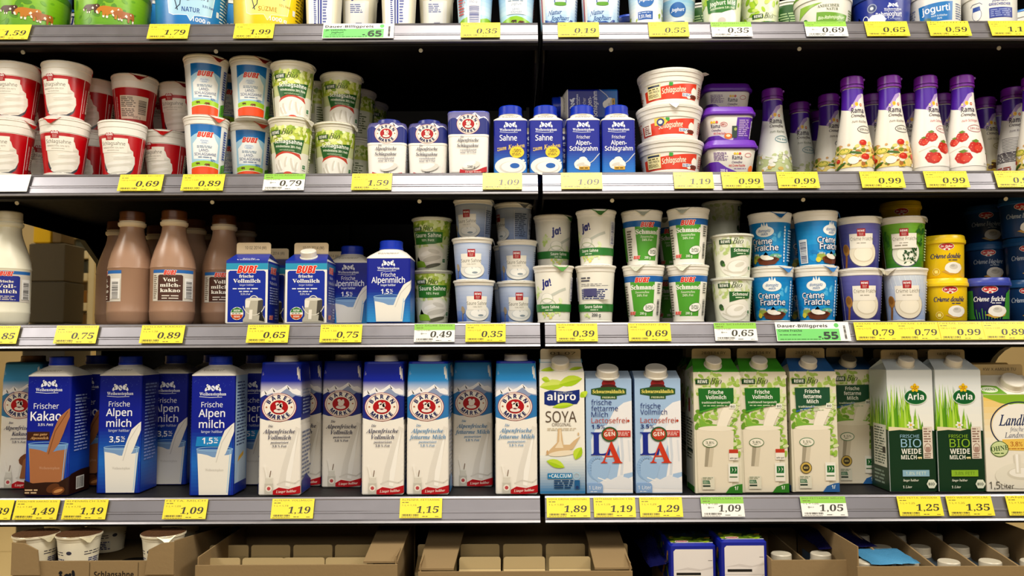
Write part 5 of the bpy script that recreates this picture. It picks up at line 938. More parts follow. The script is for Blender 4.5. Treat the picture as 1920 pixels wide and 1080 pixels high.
@kit
def whitetub():
    def art(a, H): a.P([(-24, 5), (-26, 38), (32, 42), (30, 8)], '#1c72b8'); a.T('jogurti', 3, 24, 11, '#f4f6f8', 's', 46, rot=.05, fat=.03); a.T('nach türkischer', 8, 15, 3.4, '#cfe0ee', 'sb', 26); a.T('Art', 8, 10, 3.4, '#cfe0ee', 'sb', 8); a.E(-12, 10, 7, 5, '#3a6a6c', 14); a.L(38, 10, 58, 40, 7, '#6a7aa0', .4); a.L(-52, 10, -32, 38, 6, '#8a94b0', .4)
    return widetub('yoghurt_tub', 70, 42, 44, '#eeece4', art, '#1c62a8')
@kit
def cowtub():
    def art(a, H): a.E(-20, 24, 8, 11, '#e8e8ea', 18); a.RING(-20, 24, 8, 11, .8, '#4a5478', 20); a.P([(-27, 30), (-26, 38), (-14, 38), (-13, 30)], '#2a4ca0'); a.LN([(-30, 40), (-26, 44), (-14, 44), (-10, 40)], 1, '#4a5478'); a.E(-20, 16, 4, 2.4, '#f0ece6', 12); a.R(0, 12, 40, 30, '#2a3c94'); a.L(2, 14, 38, 28, 4, '#8c9acc'); a.L(-36, 7, -26, 12, 1, '#4a5478'); a.T('GRIECHISCHER', 18, 34, 4.4, '#2a3c94', 'sb', 36); a.T('JOGHURT', 18, 41, 4.4, '#2a3c94', 'sb', 26)
    return widetub('yoghurt_tub', 70, 43, 45, '#efede6', art, '#e8e6de')

# ------------------------------------------------------------------ the refrigerated case and the store round it
def solid(name, m, fn, parent=None, label=None, smooth=30):
    mb = MB(); fn(mb); return link(name, mb.mesh(name, m, smooth=smooth), parent, label)
def structure(o): o['kind'] = 'structure'; return o
FLOOR_Z = -.02
structure(solid('floor', TILE, lambda m: m.box(-6, 6, -5, 6, FLOOR_Z - .1, FLOOR_Z, '#d8c49a')))
structure(solid('trim_1', TILE, lambda m: [m.box(-6, 6, y, y + .008, FLOOR_Z - .02, FLOOR_Z + .001, '#a89468') for y in (.6, 1.2, 1.8, 2.4, 3.0, 3.6)]))
structure(solid('wall_back', TILE, lambda m: m.box(-6, 6, 5.0, 5.1, FLOOR_Z, 3.4, '#c8b48c')))
structure(solid('wall_left', TILE, lambda m: m.box(-6.1, -6, -5, 5.1, FLOOR_Z, 3.4, '#c8b48c')))
structure(solid('wall_right', TILE, lambda m: m.box(6, 6.1, -5, 5.1, FLOOR_Z, 3.4, '#c8b48c')))
structure(solid('ceiling', TILE, lambda m: m.box(-6, 6, -5, 5.1, 3.4, 3.5, '#b8b0a0')))
DEPTH = .62; XL, XR, XM = -.972, 1.048, P(1012.5, 330, 0).x
case = thing('refrigerated_case', 'open refrigerated dairy case with black interior and clear end panels', 'display case', (0, 0, FLOOR_Z))
def cz(fn, name, m, label=None, **k): o = solid(name, m, fn, case, label, **k); o.location = (0, 0, -FLOOR_Z); return o
BLK, BRN = '#080707', '#0f0b08'
EL, ER = XL - .012, XR + .012
cz(lambda m: m.box(EL, ER, DEPTH, DEPTH + .05, 0, 2.1, BLK), 'back_panel', DARKMET)
cz(lambda m: m.box(EL, ER, -.02, DEPTH + .05, 2.04, 2.1, '#26211c'), 'canopy', DARKMET)
for x in (-.42, XM, .46):
    def up(m, x=x):
        m.box(x - .02, x + .02, DEPTH - .03, DEPTH - .001, .3, 2.03, '#141210', .004)
        for i in range(44): m.box(x - .004, x + .004, DEPTH - .0315, DEPTH - .0298, .4 + i * .036, .42 + i * .036, '#050505')
    cz(up, 'upright', DARKMET)
def endpanel(sx, X, px_arc, low):
    """the opaque insulated end wall stops at a concave curve; the clear panel carries on to the front"""
    arc = []
    for px, py in px_arc:
        Y = X * F / (px - 960) * (ROT @ Vector((0, 0, -1))).y + CAM.y
        for _ in range(4): q = P(px, py, Y); Y += (X - q.x) / ((q.x - CAM.x) / (Y - CAM.y))
        q = P(px, py, Y); arc.append((Y, q.z))
    def op(m):
        pts = [(DEPTH, .25), (arc[0][0], .25)] + arc + ([(0, arc[-1][1] + .02)] if sx > 0 else []) + [(0, SHZ[1] + .1), (0, 2.03), (DEPTH, 2.03)]
        m.plate([(X, y, z) for y, z in pts], (sx * .012, 0, 0), '#0a0909')
        for (y0, z0), (y1, z1) in zip(arc, arc[1:]): m.plate([(X - sx * .0003, y0, z0), (X - sx * .0003, y1, z1), (X - sx * .0003, y1 - .004, z1 - .004), (X - sx * .0003, y0 - .004, z0 - .004)], (sx * .012, 0, 0), '#5a5240')
    def op2(m):
        op(m)
        if sx > 0:
            for i in range(9):
                for j in range(4): m.cyl((X - .0002, .415 + i * .022, SHZ[4] - .05 - j * .022), (-1, 0, 0), .0035, .0006, '#000000', 8)
            m.plate([(X - .001, arc[0][0] + .001, .26), (X - .001, arc[0][0] + .018, .26), (X - .001, arc[0][0] + .018, SHZ[4] - .03), (X - .001, arc[0][0] + .001, SHZ[4] - .03)], (.012, 0, 0), '#6f6a50')
    cz(op2, 'end_wall', DARKMET)
    cz(lambda m: m.box(X + sx * .013, X + sx * .017, -.01, arc[0][0] + .03, .25, 2.0, '#f4f6f2'), 'end_glass', GLASS, 'clear acrylic end panel')
endpanel(-1, XL - .0015, [(191, 700), (191, 492), (170, 462), (155, 440), (135, 422), (110, 414), (75, 408), (45, 402), (22, 390), (0, 372), (-12, 340), (-4, 200), (10, 150), (-10, 100)], 0)
endpanel(1, XR + .0015, [(1852, 760), (1852, 680), (1860, 666), (1872, 654), (1886, 646), (1900, 642), (1916, 640)], 0)
RAILH = 43.0 / 1100; TILT = .0145
def shelf(k, x0, x1, label, deep=.46):
    z = SHZ[k]; t = thing('display_shelf', label, 'shelf', ((x0 + x1) / 2, 0, z), 0, 'shelves of the dairy case'); cx = (x0 + x1) / 2; a, b = x0 - cx, x1 - cx
    solid('shelf_board', DARKMET, lambda m: (m.box(a, b, .0005, deep, -.012, 0, '#242325'), m.box(a + .012, b - .012, .02, .10, -.025, -.012, BRN), m.box(a + .012, b - .012, .10, deep, -.02, -.012, '#120e0b')), t)
    h = RAILH; T = TILT; f = lambda s, o: (-T * s - o * .94, -h * s - o * .34 * (1 if s < 1 else 0))
    prof = [(0, .0006), f(.02, .0012), f(.06, .0016), f(.10, .0006), f(.52, .0006), f(.55, .0022), f(.60, .0022), f(.63, .0008), f(.86, .0008), f(.89, .0034), (-T - .0036, -h), (-T + .003, -h - .001), (-T + .004, -h + .004), (-.001, -.006)]
    cols = ['#8d8b92'] * len(prof); cols[9] = cols[10] = '#98969a'
    rail = solid('price_rail', ALU, lambda m: m.extrude(prof, a, b, cols), t, smooth=20)
    solid('lower_lip', DARKMET, lambda m: m.box(a, b, -T + .004, .012, -h - .005, -h + .008, '#14110f'), t)
    bh = {1: .10, 2: .058, 3: .036, 4: .034}[k]
    for x in (a + .003, b - .003): solid('bracket', DARKMET, lambda m: m.plate([(x - .0015, .012, -.012), (x - .0015, deep, -.012), (x - .0015, deep, -bh), (x - .0015, .10, -bh * .85), (x - .0015, .03, -bh * .6), (x - .0015, .012, -.03)], (.003, 0, 0), '#17130f'), t)
    if k in (1, 2):
        for q in (.12, .45, .8): s_ = solid('screw', ALU, lambda m: m.cyl((a + (b - a) * q, -.001, -h - .0095), (0, -.9, -.3), .0036, .002, '#d8d2c0', 14), t)
    return t
for k, nm in ((1, 'top'), (2, 'second'), (3, 'third'), (4, 'fourth')):
    gap = P(1012.5, SHY[k], 0).x + (.004 if k > 2 else 0)
    shelf(k, XL, gap - .0042, f'dark steel {nm} shelf with aluminium price rail, bay with the {["","yoghurt pails","red cream cups","cocoa milk bottles","blue cocoa carton"][k]}')
    shelf(k, gap + .0042, XR, f'dark steel {nm} shelf with aluminium price rail, bay with the {["","wide yoghurt tubs","violet capped bottles","yellow snap lid cups","grass printed cartons"][k]}')
ZD = .51
cz(lambda m: m.box(XL, XR, -.24, .60, ZD - .03, ZD, '#201b18'), 'bottom_deck', DARKMET)
cz(lambda m: m.box(XL, XR, -.25, -.235, 0, ZD + .02, '#3a3633'), 'kick_panel', DARKMET)

# ------------------------------------------------------------------ price tags on the rails
Y_, G_ = '#ffe92e', '#8ccb3c'
def price_tag(k, x0, x1, price, label, name='', unit='', kind='y', top=3, hgt=35.5):
    """paper tag pushed into the rail; x0, x1 are its ends in the photograph"""
    X0, X1 = P(x0, SHY[k] + 20, -.008).x, P(x1, SHY[k] + 20, -.008).x; w = (X1 - X0) * 1100; mb = MB(); h = hgt; base = {'y': Y_, 'g': '#f4f2ec', 'w': '#f2f0ea', 'b': '#f4f2ec'}[kind]
    mb.box(-w / 2, w / 2, -.35, .35, 0, h, base); a = Art(mb, Plane((0, -.35, 0), (1, 0, 0), (0, 0, 1)), step=.03, base=.06); ink = '#26240e'
    if kind == 'b':
        a.R(-w / 2 + 1, 1, w * .36, h * .64, '#6fd06a'); a.T('Dauer-Billigpreis', -w / 2 + 4, h * .72, 5.6, '#16181a', 'sb', w * .68, 'l', fat=.02); a.E(w * .33, h * .82, 4.4, 4.4, '#5cc25a', 16)
        if name: 
            for i, q in enumerate(name.split('|')): a.T(q, -w / 2 + 5 + 11 * i, h * (.49 if '|' not in name else .50 - .17 * i), 4.4, '#124016', 'sb', None, 'l', fat=.01)
        (a.L(-w / 2 + 6, 11, -w / 2 + 50, 14, 1, '#2c6a2c') if '|' not in name else a.L(-w / 2 + 14, 7, -w / 2 + 44, 9, 1, '#2c6a2c')); a.L(-w / 2 + 6, 2.4, w * .1, 5, 1, '#2c6a2c'); a.T('-.', w * .33 - 28, 4, 13, '#1c3a1c', 'sb', 8, 'r', fat=.03); a.T(price, w * .33, 4, 13.5, '#16301a', 'sb', 26, 'r', fat=.03); a.BC(w * .42, 4, 4, h * .7, '#2a2a2a', 14, True)
    else:
        if kind == 'g': a.R(-w / 2, h * .66, w / 2, h, G_); a.E(-w / 2 + 14, h * .46, 2, 2, '#9a9a90', 8); a.L(-w / 2 + 16, h * .43, -w / 2 + 24, h * .49, 1, '#8a8a80')
        if kind != 'w':
            if name: a.T(name, -w * .46, h * .875, 2.6, '#5a5418', 's', w * .9, 'l')
            a.L(-w * .45, h * .745, -w * .28, h * .82, 1, '#6c6620'); a.T(unit or '100 G = ' + price, -w * .45, h * .60, 2.8, '#6c6620', 's', w * .34, 'l')
            a.T(price, w * .41, h * .26, 11.6, ink, 'b', w * .52, 'r', sh=.16, fat=-.006); a.BC(-w * .44, h * .10, w * .4, 3.4, ink, 15); a.L(-w * .46, h * .025, -w * .02, h * .07, 1, ink, .4); a.L(w * .04, h * .05, w * .2, h * .12, 1, ink, .4); a.L(w * .34, h * .05, w * .44, h * .10, 1, ink, .4)
    me = mb.mesh('price_tag', TAG, (1 / 1100,) * 3, smooth=0); o = link('price_tag', me); tag(o, label, 'price tag', 'price tags on the shelf rails')
    th = math.atan2(TILT, RAILH); s = (top + h) / 1100 / math.hypot(TILT, RAILH); o.rotation_euler = (-th, 0, 0); n = Vector((0, -math.cos(th), math.sin(th)))
    o.location = Vector(((X0 + X1) / 2, -TILT * s, SHZ[k] - RAILH * s)) + n * .0042; return o
# ------------------------------------------------------------------ what stands on the top shelf
g = 'yoghurts on the top shelf'
put('meadowpail', 60, 1, .075, 'green meadow yoghurt pail above the 1,59 price tag', g)
put('meadowpail', 213, 1, .072, 'green meadow yoghurt pail with cows, next to the blue pail', g)
put('tallcup:col', 139, 1, .20, 'pale cup in shade between the two green meadow pails', g)
put('bluepail', 360, 1, .072, 'blue yoghurt pail marked 1000 g above the 1,79 price tag', g)
put('bluepail', 297, 1, .225, 'blue pail in shade behind the gap between green and blue pails', g, yaw=90)
put('yellowpail', 504, 1, .072, 'yellow yoghurt pail marked 1000 g above the 1,99 price tag', g)
put('bluepail', 436, 1, .225, 'blue pail in shade behind the gap between blue and yellow pails', g, yaw=-70)
for px, s, lb in ((599, 'col', 'squarish white cup with blue print columns beside the yellow pail'), (668, 'bar', 'squarish white cup with blue barcode, second from the yellow pail'), (743, 'col', 'squarish white cup with blue print columns, third from the yellow pail'), (815, 'bar', 'squarish white cup with blue barcode, fourth from the yellow pail')): put('tallcup:' + s, px, 1, .02, lb, g)
put('landyog', 890, 1, .05, 'light blue meadow yoghurt cup turned to show its barcode', g, yaw=-155)
put('landyog', 968, 1, .05, 'light blue meadow yoghurt cup with two small cows facing out', g)
put('naturyog', 1047, 1, .05, 'white and pale blue natural yoghurt cup right above the 0,19 tag', g)
put('naturyog', 1126, 1, .05, 'white and pale blue natural yoghurt cup next to the alpine cups', g)
put('bluetub', 1185, 1, .17, 'dark blue tub in shade behind the natural yoghurt cups', g, yaw=150)
put('alpyog', 1211, 1, .05, 'white cup with blue 1,5% box beside the natural yoghurt cups', g)
put('alpyog', 1271, 1, .095, 'white cup with blue 1,5% box beside the green yoghurt cups', g)
put('leafyog:c', 1316, 1, .17, 'dark green yoghurt cup in shade behind the white and green ones', g)
put('leafyog:a', 1353, 1, .05, 'white yoghurt cup with green sign and cream picture on top shelf', g)
put('leafyog:b', 1424, 1, .085, 'leaf-green yoghurt cup with small green sign on top shelf', g)
put('leafyog:c', 1479, 1, .16, 'dark green leafy yoghurt cup half hidden by the wide green-white tub', g)
put('naturtub', 1543, 1, .058, 'wide white tub with green band above the green-topped 0,69 tag', g)
put('bluetub', 1652, 1, .058, 'wide dark blue yoghurt tub above the 0,65 tag', g)
put('whitetub', 1752, 1, .056, 'wide white yoghurt tub with slanted blue sign', g)
put('cowtub', 1855, 1, .056, 'wide white yoghurt tub with line drawing of a cow', g)
put('whitetub', 1925, 1, .15, 'plain white tub in shade at the end of the top shelf', g, yaw=150)

# ------------------------------------------------------------------ second shelf
g = 'red cream cups on the second shelf'
for px, Y, yaw, s, on, lb in (
    (18, .050, -16, 'front', (), 'lower red cream cup at the glass end of the second shelf'),
    (30, .052, -7, 'front', ('red',), 'upper red cream cup at the glass end, red tab over its rim'),
    (121, .050, 6, 'tabfront', (), 'lower red cream cup of the second stack, red tab folded at front'),
    (124, .052, -12, 'back2', ('red',), 'upper red cream cup of the second stack from the glass end'),
    (74, .150, 30, 'back2', (), 'red cream cup in shade behind the first two lower cups'),
    (72, .150, -40, 'back2', ('red',), 'red cream cup in shade behind the first two upper cups'),
    (173, .145, -38, 'back2', (), 'red cream cup in shade behind the second lower cup'),
    (178, .145, -28, 'back2', ('red',), 'upper red cream cup set back behind the second stack'),
    (229, .066, -2, 'back2', (), 'red cream cup standing over the 0,69 tag, cup stacked behind it'),
    (252, .120, -122, 'back2', ('red',), 'red cream cup turned to its nutrition table and barcode'),
    (272, .165, 25, 'back2', (), 'red cream cup in shade between the third and fourth lower cups'),
    (308, .215, 20, 'back2', ('red',), 'dim red cream cup deep behind the upper cups'),
    (311, .080, -20, 'tabmid', (), 'lower red cream cup right beside the blue meadow cream cups'),
    (338, .140, -2, 'tabmid', ('red',), 'upper red cream cup half hidden by the blue meadow cream cup')):
    put('red:' + s, px, 2, Y, lb, g, yaw, on)
g = 'blue meadow cream cups'
for px, Y, on, lb in ((386, .062, (), 'lower blue meadow cream cup beside the red cups'), (386, .062, ('landcream',), 'upper blue meadow cream cup beside the red cups'), (470, .072, (), 'lower blue meadow cream cup beside the green cups'), (472, .072, ('landcream',), 'upper blue meadow cream cup beside the green cups'),
    (424, .165, (), 'dim blue cream cup in the gap between the lower blue cups'), (424, .165, ('landcream',), 'dim blue cream cup in the gap between the upper blue cups'), (504, .170, (), 'dim blue cream cup behind the first green cup'), (504, .170, ('landcream',), 'dim blue cream cup behind the first upper green cup')): put('landcream', px, 2, Y, lb, g, 0, on)
g = 'leaf green cream cups'
for px, Y, yaw, on, lb in ((545, .046, -8, (), 'lower leaf-green cream cup beside the blue meadow cups'), (549, .050, 0, ('leafcream',), 'upper leaf-green cream cup standing to the front'), (628, .052, 2, (), 'lower leaf-green cream cup next to the bear emblem cartons'), (640, .110, 5, ('leafcream',), 'upper leaf-green cream cup set back in shade'),
    (590, .140, 150, (), 'leaf-green cup turned away behind the lower pair'), (592, .140, 150, ('leafcream',), 'leaf-green cup turned away behind the upper pair'), (662, .150, 120, (), 'leaf-green cup turned away beside the bear emblem cartons'), (668, .205, 120, ('leafcream',), 'dim leaf-green cup deep behind the upper set-back one'), (690, .270, 120, (), 'very dim leaf-green cup deepest in its row'), (692, .270, 60, ('leafcream',), 'very dim leaf-green cup atop the deepest one')): put('leafcream', px, 2, Y, lb, g, yaw, on)
g = 'bear emblem cream cartons'
put('bearcream', 724, 2, .022, 'small bear emblem cream carton beside the green cups', g); put('bearcream', 801, 2, .026, 'small bear emblem cream carton between the other two', g); put('bearcream:big', 878, 2, .010, 'taller bear emblem cream carton with flat blue top', g)
g = 'blue capped cream cartons'
for px, kk, lb in ((957, 'cook', 'blue cooking cream carton beside the tall bear emblem carton'), (1024, 'cook', 'blue cooking cream carton at the joint of the two bays'), (1094, 'rahm', 'blue whipping cream carton with spoon, next to cooking cream'), (1160, 'rahm', 'blue whipping cream carton with spoon, next to the low tubs')): put('alpinecream:' + kk, px, 2, .012, lb, g)
for px, lb in ((992, 'dim blue cream carton behind the two cooking cream cartons'), (1062, 'dim blue cream carton under the fallen one'), (1132, 'dim blue cream carton behind the two whipping cream cartons')): put('alpinecream:rahm', px, 2, .105, lb, g)
p = pack('alpinecream:rahm'); w = P(1100, 190, .11); zf = SHZ[2] + .0025 + pack('alpinecream:cook').H * pack('alpinecream:cook').KZ
w = P(1156, 190, .14); t = put('alpinecream:rahm', 1100, 2, .11, 'blue cream carton lying on its side on top of the dim ones', g, rot=(0, math.radians(-90), 0)); t.location = (w.x, .14, zf + 31 * p.K)
g = 'low whipped cream tubs'
put('snacktub::1', 1257, 2, .064, 'low red and white cream tub at the bottom of its stack', g); put('snacktub::2', 1255, 2, .064, 'low red and white cream tub in the middle of its stack', g, 4, ('snacktub',)); put('snacktub:x:1', 1257, 2, .064, 'low red and white cream tub on top of its stack, lid lifting', g, 0, ('snacktub', 'snacktub'))
for i, n in enumerate(('bottom', 'middle', 'top')): put('snacktub::1', 1262, 2, .190, f'dim cream tub behind the front stack, {n} of three', g, 0, ('snacktub',) * i)
g = 'violet lidded tubs'
put('violettub:b', 1376, 2, .014, 'violet-lidded tub at the bottom of the front pair', g); put('violettub:a', 1372, 2, .016, 'violet-lidded tub on top of the front pair', g, 0, ('violettub',))
for i, n in enumerate(('bottom', 'middle', 'top')): put('violettub:b', 1368, 2, .115, f'dim violet-lidded tub in the back stack, {n} one', g, 0, ('violettub',) * i)
g = 'violet capped cream bottles'
for px, Y, kk, yaw, lb in (
    (1450, .115, 'herb', 0, 'violet-capped herb bottle beside the violet tubs'), (1501, .200, 'herb', 0, 'dim violet-capped herb bottle, second from the violet tubs'), (1556, .150, 'veg', 12, 'violet-capped vegetable bottle partly behind the first bright one'), (1540, .26, 'veg', 0, 'very dim violet-capped bottle deep behind the herb bottles'),
    (1600, .050, 'veg', 6, 'bright vegetable bottle, first from the violet tubs'), (1670, .046, 'veg', 6, 'bright vegetable bottle standing beside the strawberry bottles'), (1638, .150, 'veg', 20, 'dim violet-capped bottle between the two bright vegetable bottles'), (1706, .150, 'back', 0, 'dim violet-capped bottle between vegetable and strawberry bottles'),
    (1738.5, .047, 'berry', 22, 'bright strawberry bottle next to the vegetable bottles'), (1807, .046, 'berry', 2, 'bright strawberry bottle next to the yellow sauce bottle'), (1768, .150, 'berry', 30, 'dim violet-capped bottle between the two strawberry bottles'), (1849, .120, 'sauce', 14, 'violet-capped bottle with yellow sauce picture, set back'),
    (1872, .230, 'veg', 40, 'very dim violet-capped bottle behind the yellow sauce one'), (1902, .110, 'back', -10, 'violet-capped bottle showing its back text and barcode'), (1942, .048, 'veg', -20, 'bright violet-capped bottle cut by the end of the shelf')): put('cookbottle:' + kk, px, 2, Y, lb, g, yaw)

# ------------------------------------------------------------------ third shelf
g = 'plastic milk bottles'
put('milkbottle:white', 14, 3, .060, 'white milk bottle with cream cap at the glass end', g, 8)
for px, Y, yaw, lb in ((246, .064, -82, 'cocoa milk bottle turned sideways, first of the cocoa bottles'), (325, .056, 2, 'cocoa milk bottle with full label facing out above the 0,89 tag'), (419, .110, 2, 'cocoa milk bottle half hidden behind the blue gable carton'), (221, .180, 70, 'dim cocoa milk bottle behind the sideways one'), (362, .160, 120, 'dim cocoa milk bottle behind the full label one'), (295, .240, 120, 'very dim cocoa milk bottle between the two bright ones'), (390, .250, 90, 'very dim cocoa milk bottle, deep between front bottles'), (457, .200, 90, 'dim cocoa milk bottle above the blue gable carton')): put('milkbottle:choc', px, 3, Y, lb, g, yaw)
g = 'half-litre gable cartons'
put('lunchcarton', 463, 3, .010, 'blue gable milk carton with printed date and no cap', g); put('lunchcarton:c', 574, 3, .016, 'blue gable milk carton with screw cap on its roof', g); put('lunchcarton', 500, 3, .10, 'blue gable milk carton hidden behind the date-printed one', g); put('lunchcarton:c', 606, 3, .12, 'dim blue gable milk carton behind the capped one', g)
g = 'half-litre blue milk bottles'
put('halfbottle', 728, 3, .010, 'blue half-litre milk carton with blue cap beside the green cup', g); put('halfbottle', 653, 3, .060, 'blue half-litre milk carton standing a little back in shade', g)
g = 'leaf green sour cream cups'
put('leafsour', 811, 3, .052, 'lower leaf-green sour cream cup', g); put('leafsour', 810, 3, .075, 'upper leaf-green sour cream cup turned to the milk carton', g, -14, ('leafsour',))
g = 'pale blue sour cream cups'
for px, Y, yaw, n, lb in ((889, .052, 3, 0, 'pale blue sour cream cup, bottom of the stack by the green cup'), (886, .054, -12, 1, 'pale blue sour cream cup, middle of the stack by the green cup'), (888, .085, -32, 2, 'pale blue sour cream cup, top of the stack by the green cup'), (969, .056, 0, 0, 'pale blue sour cream cup, bottom of the stack at the bay joint'), (970, .058, -10, 1, 'pale blue sour cream cup, middle of the stack at the bay joint'), (963, .130, -70, 2, 'dim blue sour cream cup, top of the stack at the bay joint')): put('bluesour', px, 3, Y, lb, g, yaw, ('bluesour',) * n)
put('bluesour', 960, 3, .150, 'dim blue sour cream cup behind the stack at the bay joint', g, 40); put('bluesour', 960, 3, .150, 'dim blue sour cream cup behind the joint stack, second up', g, 40, ('bluesour',))
g = 'plain white sour cream cups'
for px, yaw, on, lb in ((1038, -26, (), 'lower plain sour cream cup next to the blue cups, blue exclamation'), (1037, 8, ('plainsour',), 'upper plain sour cream cup next to the blue cups'), (1117, 178, (), 'lower plain sour cream cup turned to its blue nutrition table'), (1118, -38, ('plainsour',), 'upper plain sour cream cup next to the green schmand')): put('plainsour', px, 3, .052 if 'lower' in lb else .062, lb, g, yaw, on)
g = 'green schmand cups'
for px, Y, yaw, on, lb in ((1207, .052, 0, (), 'lower green schmand cup next to the plain white cups'), (1204, .070, 22, ('greenschmand',), 'upper green schmand cup in shade, turned aside'), (1290, .050, 5, (), 'lower green schmand cup next to the leafy schmand'), (1291, .047, 4, ('greenschmand',), 'upper green schmand cup bright at the front'), (1262, .150, -10, (), 'dim green schmand cup behind the lower pair'), (1266, .150, -10, ('greenschmand',), 'dim green schmand cup behind the upper pair')): put('greenschmand', px, 3, Y, lb, g, yaw, on)
g = 'leafy schmand cups'
put('leafschmand', 1373, 3, .049, 'lower leafy schmand cup with cream swirl', g); put('leafschmand', 1373, 3, .049, 'upper leafy schmand cup with cream swirl', g, 4, ('leafschmand',)); put('leafschmand', 1352, 3, .150, 'leafy schmand cup in the back stack, bottom', g, 60); put('leafschmand', 1352, 3, .150, 'leafy schmand cup in the back stack, middle', g, 60, ('leafschmand',)); put('leafschmand', 1354, 3, .150, 'dim leafy schmand cup topping the back stack', g, 100, ('leafschmand',) * 2)
g = 'blue creme fraiche cups'
for px, yaw, on, Y, lb in ((1448, 0, (), .052, 'lower blue creme fraiche cup next to the leafy schmand'), (1444, -16, ('bluefraiche',), .054, 'upper blue creme fraiche cup next to the leafy schmand'), (1531, 0, (), .052, 'lower blue creme fraiche cup next to the violet cup'), (1530, 48, ('bluefraiche',), .050, 'upper blue creme fraiche cup showing its barcode'), (1490, 40, (), .150, 'dim blue creme fraiche cup behind the lower pair'), (1490, 40, ('bluefraiche',), .150, 'dim blue creme fraiche cup behind the upper pair')): put('bluefraiche', px, 3, Y, lb, g, yaw, on)
g = 'spoon creme fraiche cups'
put('spoonfraiche:violet', 1614, 3, .052, 'lower violet cup with wooden spoon picture', g, 5); put('spoonfraiche:violet', 1611, 3, .056, 'upper violet cup with wooden spoon picture', g, 0, ('spoonfraiche',)); put('spoonfraiche:light', 1697, 3, .052, 'pale blue-grey creme cup with lifted golden lid tab', g, 0); put('spoonfraiche:green', 1694, 3, .056, 'green creme fraiche cup with chopped herbs', g, -4, ('spoonfraiche',))
g = 'snap lid creme cups'
put('snaplid:yellow', 1773, 3, .052, 'lower yellow creme cup with yellow snap lid', g, 10); put('snaplid:yellow', 1768, 3, .056, 'upper yellow creme cup with yellow snap lid', g, 8, ('snaplid',)); put('snaplid:blue', 1852, 3, .054, 'dark blue creme cup with herbs and blue lid', g, 4); [put('snaplid:yellow', 1689, 3, .150, f'dim yellow creme cup behind the herb cups, {("bottom", "middle")[i]} of its stack', g, 60, ('snaplid',) * i) for i in range(2)]; put('snaplid:yellow', 1689, 3, .150, 'dim yellow lid showing above the green herb cup', g, 0, ('snaplid',) * 2)
for px, Y, n, lb in ((1852, .16, 0, 'dim dark blue creme cup behind the bright blue one, bottom'), (1852, .16, 1, 'dim dark blue creme cup behind the bright blue one, middle'), (1848, .20, 2, 'dim dark blue creme cup, third up behind the bright blue one'), (1925, .10, 0, 'dim dark blue creme cup by the end panel, bottom'), (1925, .10, 1, 'dim dark blue creme cup by the end panel, middle'), (1915, .10, 2, 'dim dark blue creme cup by the end panel, top')): put('snaplid:dim', px, 3, Y, lb, g, 0, ('snaplid',) * n)

# ------------------------------------------------------------------ fourth shelf
g = 'litre cartons of alpine milk'
put('bearmilk:cocoa', 38, 4, .085, 'light blue cocoa drink carton at the glass end', g); put('litrebottle:cocoa', 90, 4, .014, 'blue cocoa carton with glass of cocoa, bright at front', g); put('litrebottle:cocoa', 160, 4, .105, 'blue cocoa carton half hidden behind the bright one', g)
put('litrebottle:35', 224, 4, .034, 'blue milk carton marked 3,5% standing to the front', g); put('litrebottle:35', 313, 4, .115, 'blue milk carton marked 3,5% set back in shade', g); put('litrebottle:35', 386, 4, .120, 'dim blue milk carton hidden behind the 1,5% one', g); put('litrebottle:15', 398, 4, .010, 'blue milk carton marked 1,5% bright at the front', g); put('litrebottle:15', 468, 4, .110, 'dim blue milk carton marked 1,5% beside the bear emblem', g)
g = 'litre cartons with bear emblem'
for px, Y, kk, lb in ((525, .012, 'voll', 'dark blue bear emblem milk carton beside the blue 1,5% carton'), (566, .100, 'voll', 'dim bear emblem carton just behind the first dark blue one'), (641, .085, 'voll', 'dark blue bear emblem milk carton set back in shade'), (718, .012, 'voll', 'dark blue bear emblem milk carton next to the light blue ones'), (802, .012, 'fett', 'light blue bear emblem milk carton above the 1,15 tag'), (886, .085, 'fett', 'light blue bear emblem milk carton set back in shade'), (968, .012, 'fett', 'light blue bear emblem milk carton at the bay joint'), (740, .095, 'voll', 'dim bear emblem carton behind the bright dark blue one'), (816, .095, 'fett', 'dim bear emblem carton behind the first light blue one'), (966, .095, 'fett', 'dim bear emblem carton behind the one at the bay joint')): put('bearmilk:' + kk, px, 4, Y, lb, g)
g = 'litre cartons in the second bay'
put('soya', 1054, 4, .012, 'white soya drink carton with green leaves', g); put('lowlactose:fett', 1142, 4, .014, 'pale blue lactose-free carton marked 1.5%', g); put('lowlactose:voll', 1234, 4, .014, 'pale blue lactose-free carton marked 3.5%', g)
put('leafmilk:voll', 1345, 4, .012, 'green roofed milk carton beside the lactose-free ones', g); put('leafmilk:voll', 1432, 4, .016, 'green roofed milk carton next to the blue roofed one', g); put('leafmilk:fett', 1526, 4, .020, 'blue roofed milk carton bright above the 1,05 tag', g); put('leafmilk:fett', 1601, 4, .095, 'blue roofed milk carton set back in shade', g)
for px, Y, kk, lb in ((1330, .110, 'voll', 'dim gable carton directly behind the first green roofed one'), (1322, .200, 'voll', 'very dim gable carton, third behind the first green roofed one'), (1420, .115, 'voll', 'dim gable carton behind the second green roofed one'), (1508, .118, 'fett', 'dim gable carton behind the bright blue roofed one'), (1595, .190, 'fett', 'very dim gable carton behind the set-back blue roofed one')): put('leafmilk:' + kk, px, 4, Y, lb, g)
put('meadow:blue', 1708, 4, .020, 'grass printed carton with pale blue lettering', g); put('meadow:green', 1799, 4, .018, 'grass printed carton with green lettering', g); put('meadow:blue', 1690, 4, .115, 'dim grass printed carton behind the pale blue lettered one', g); put('meadow:green', 1775, 4, .115, 'dim grass printed carton behind the green lettered one', g)
put('bigmilk', 1898, 4, .016, 'large cream coloured carton marked 1,5 litre by the glass end', g); put('bigmilk', 1872, 4, .12, 'dim large cream carton behind the 1,5 litre one', g)

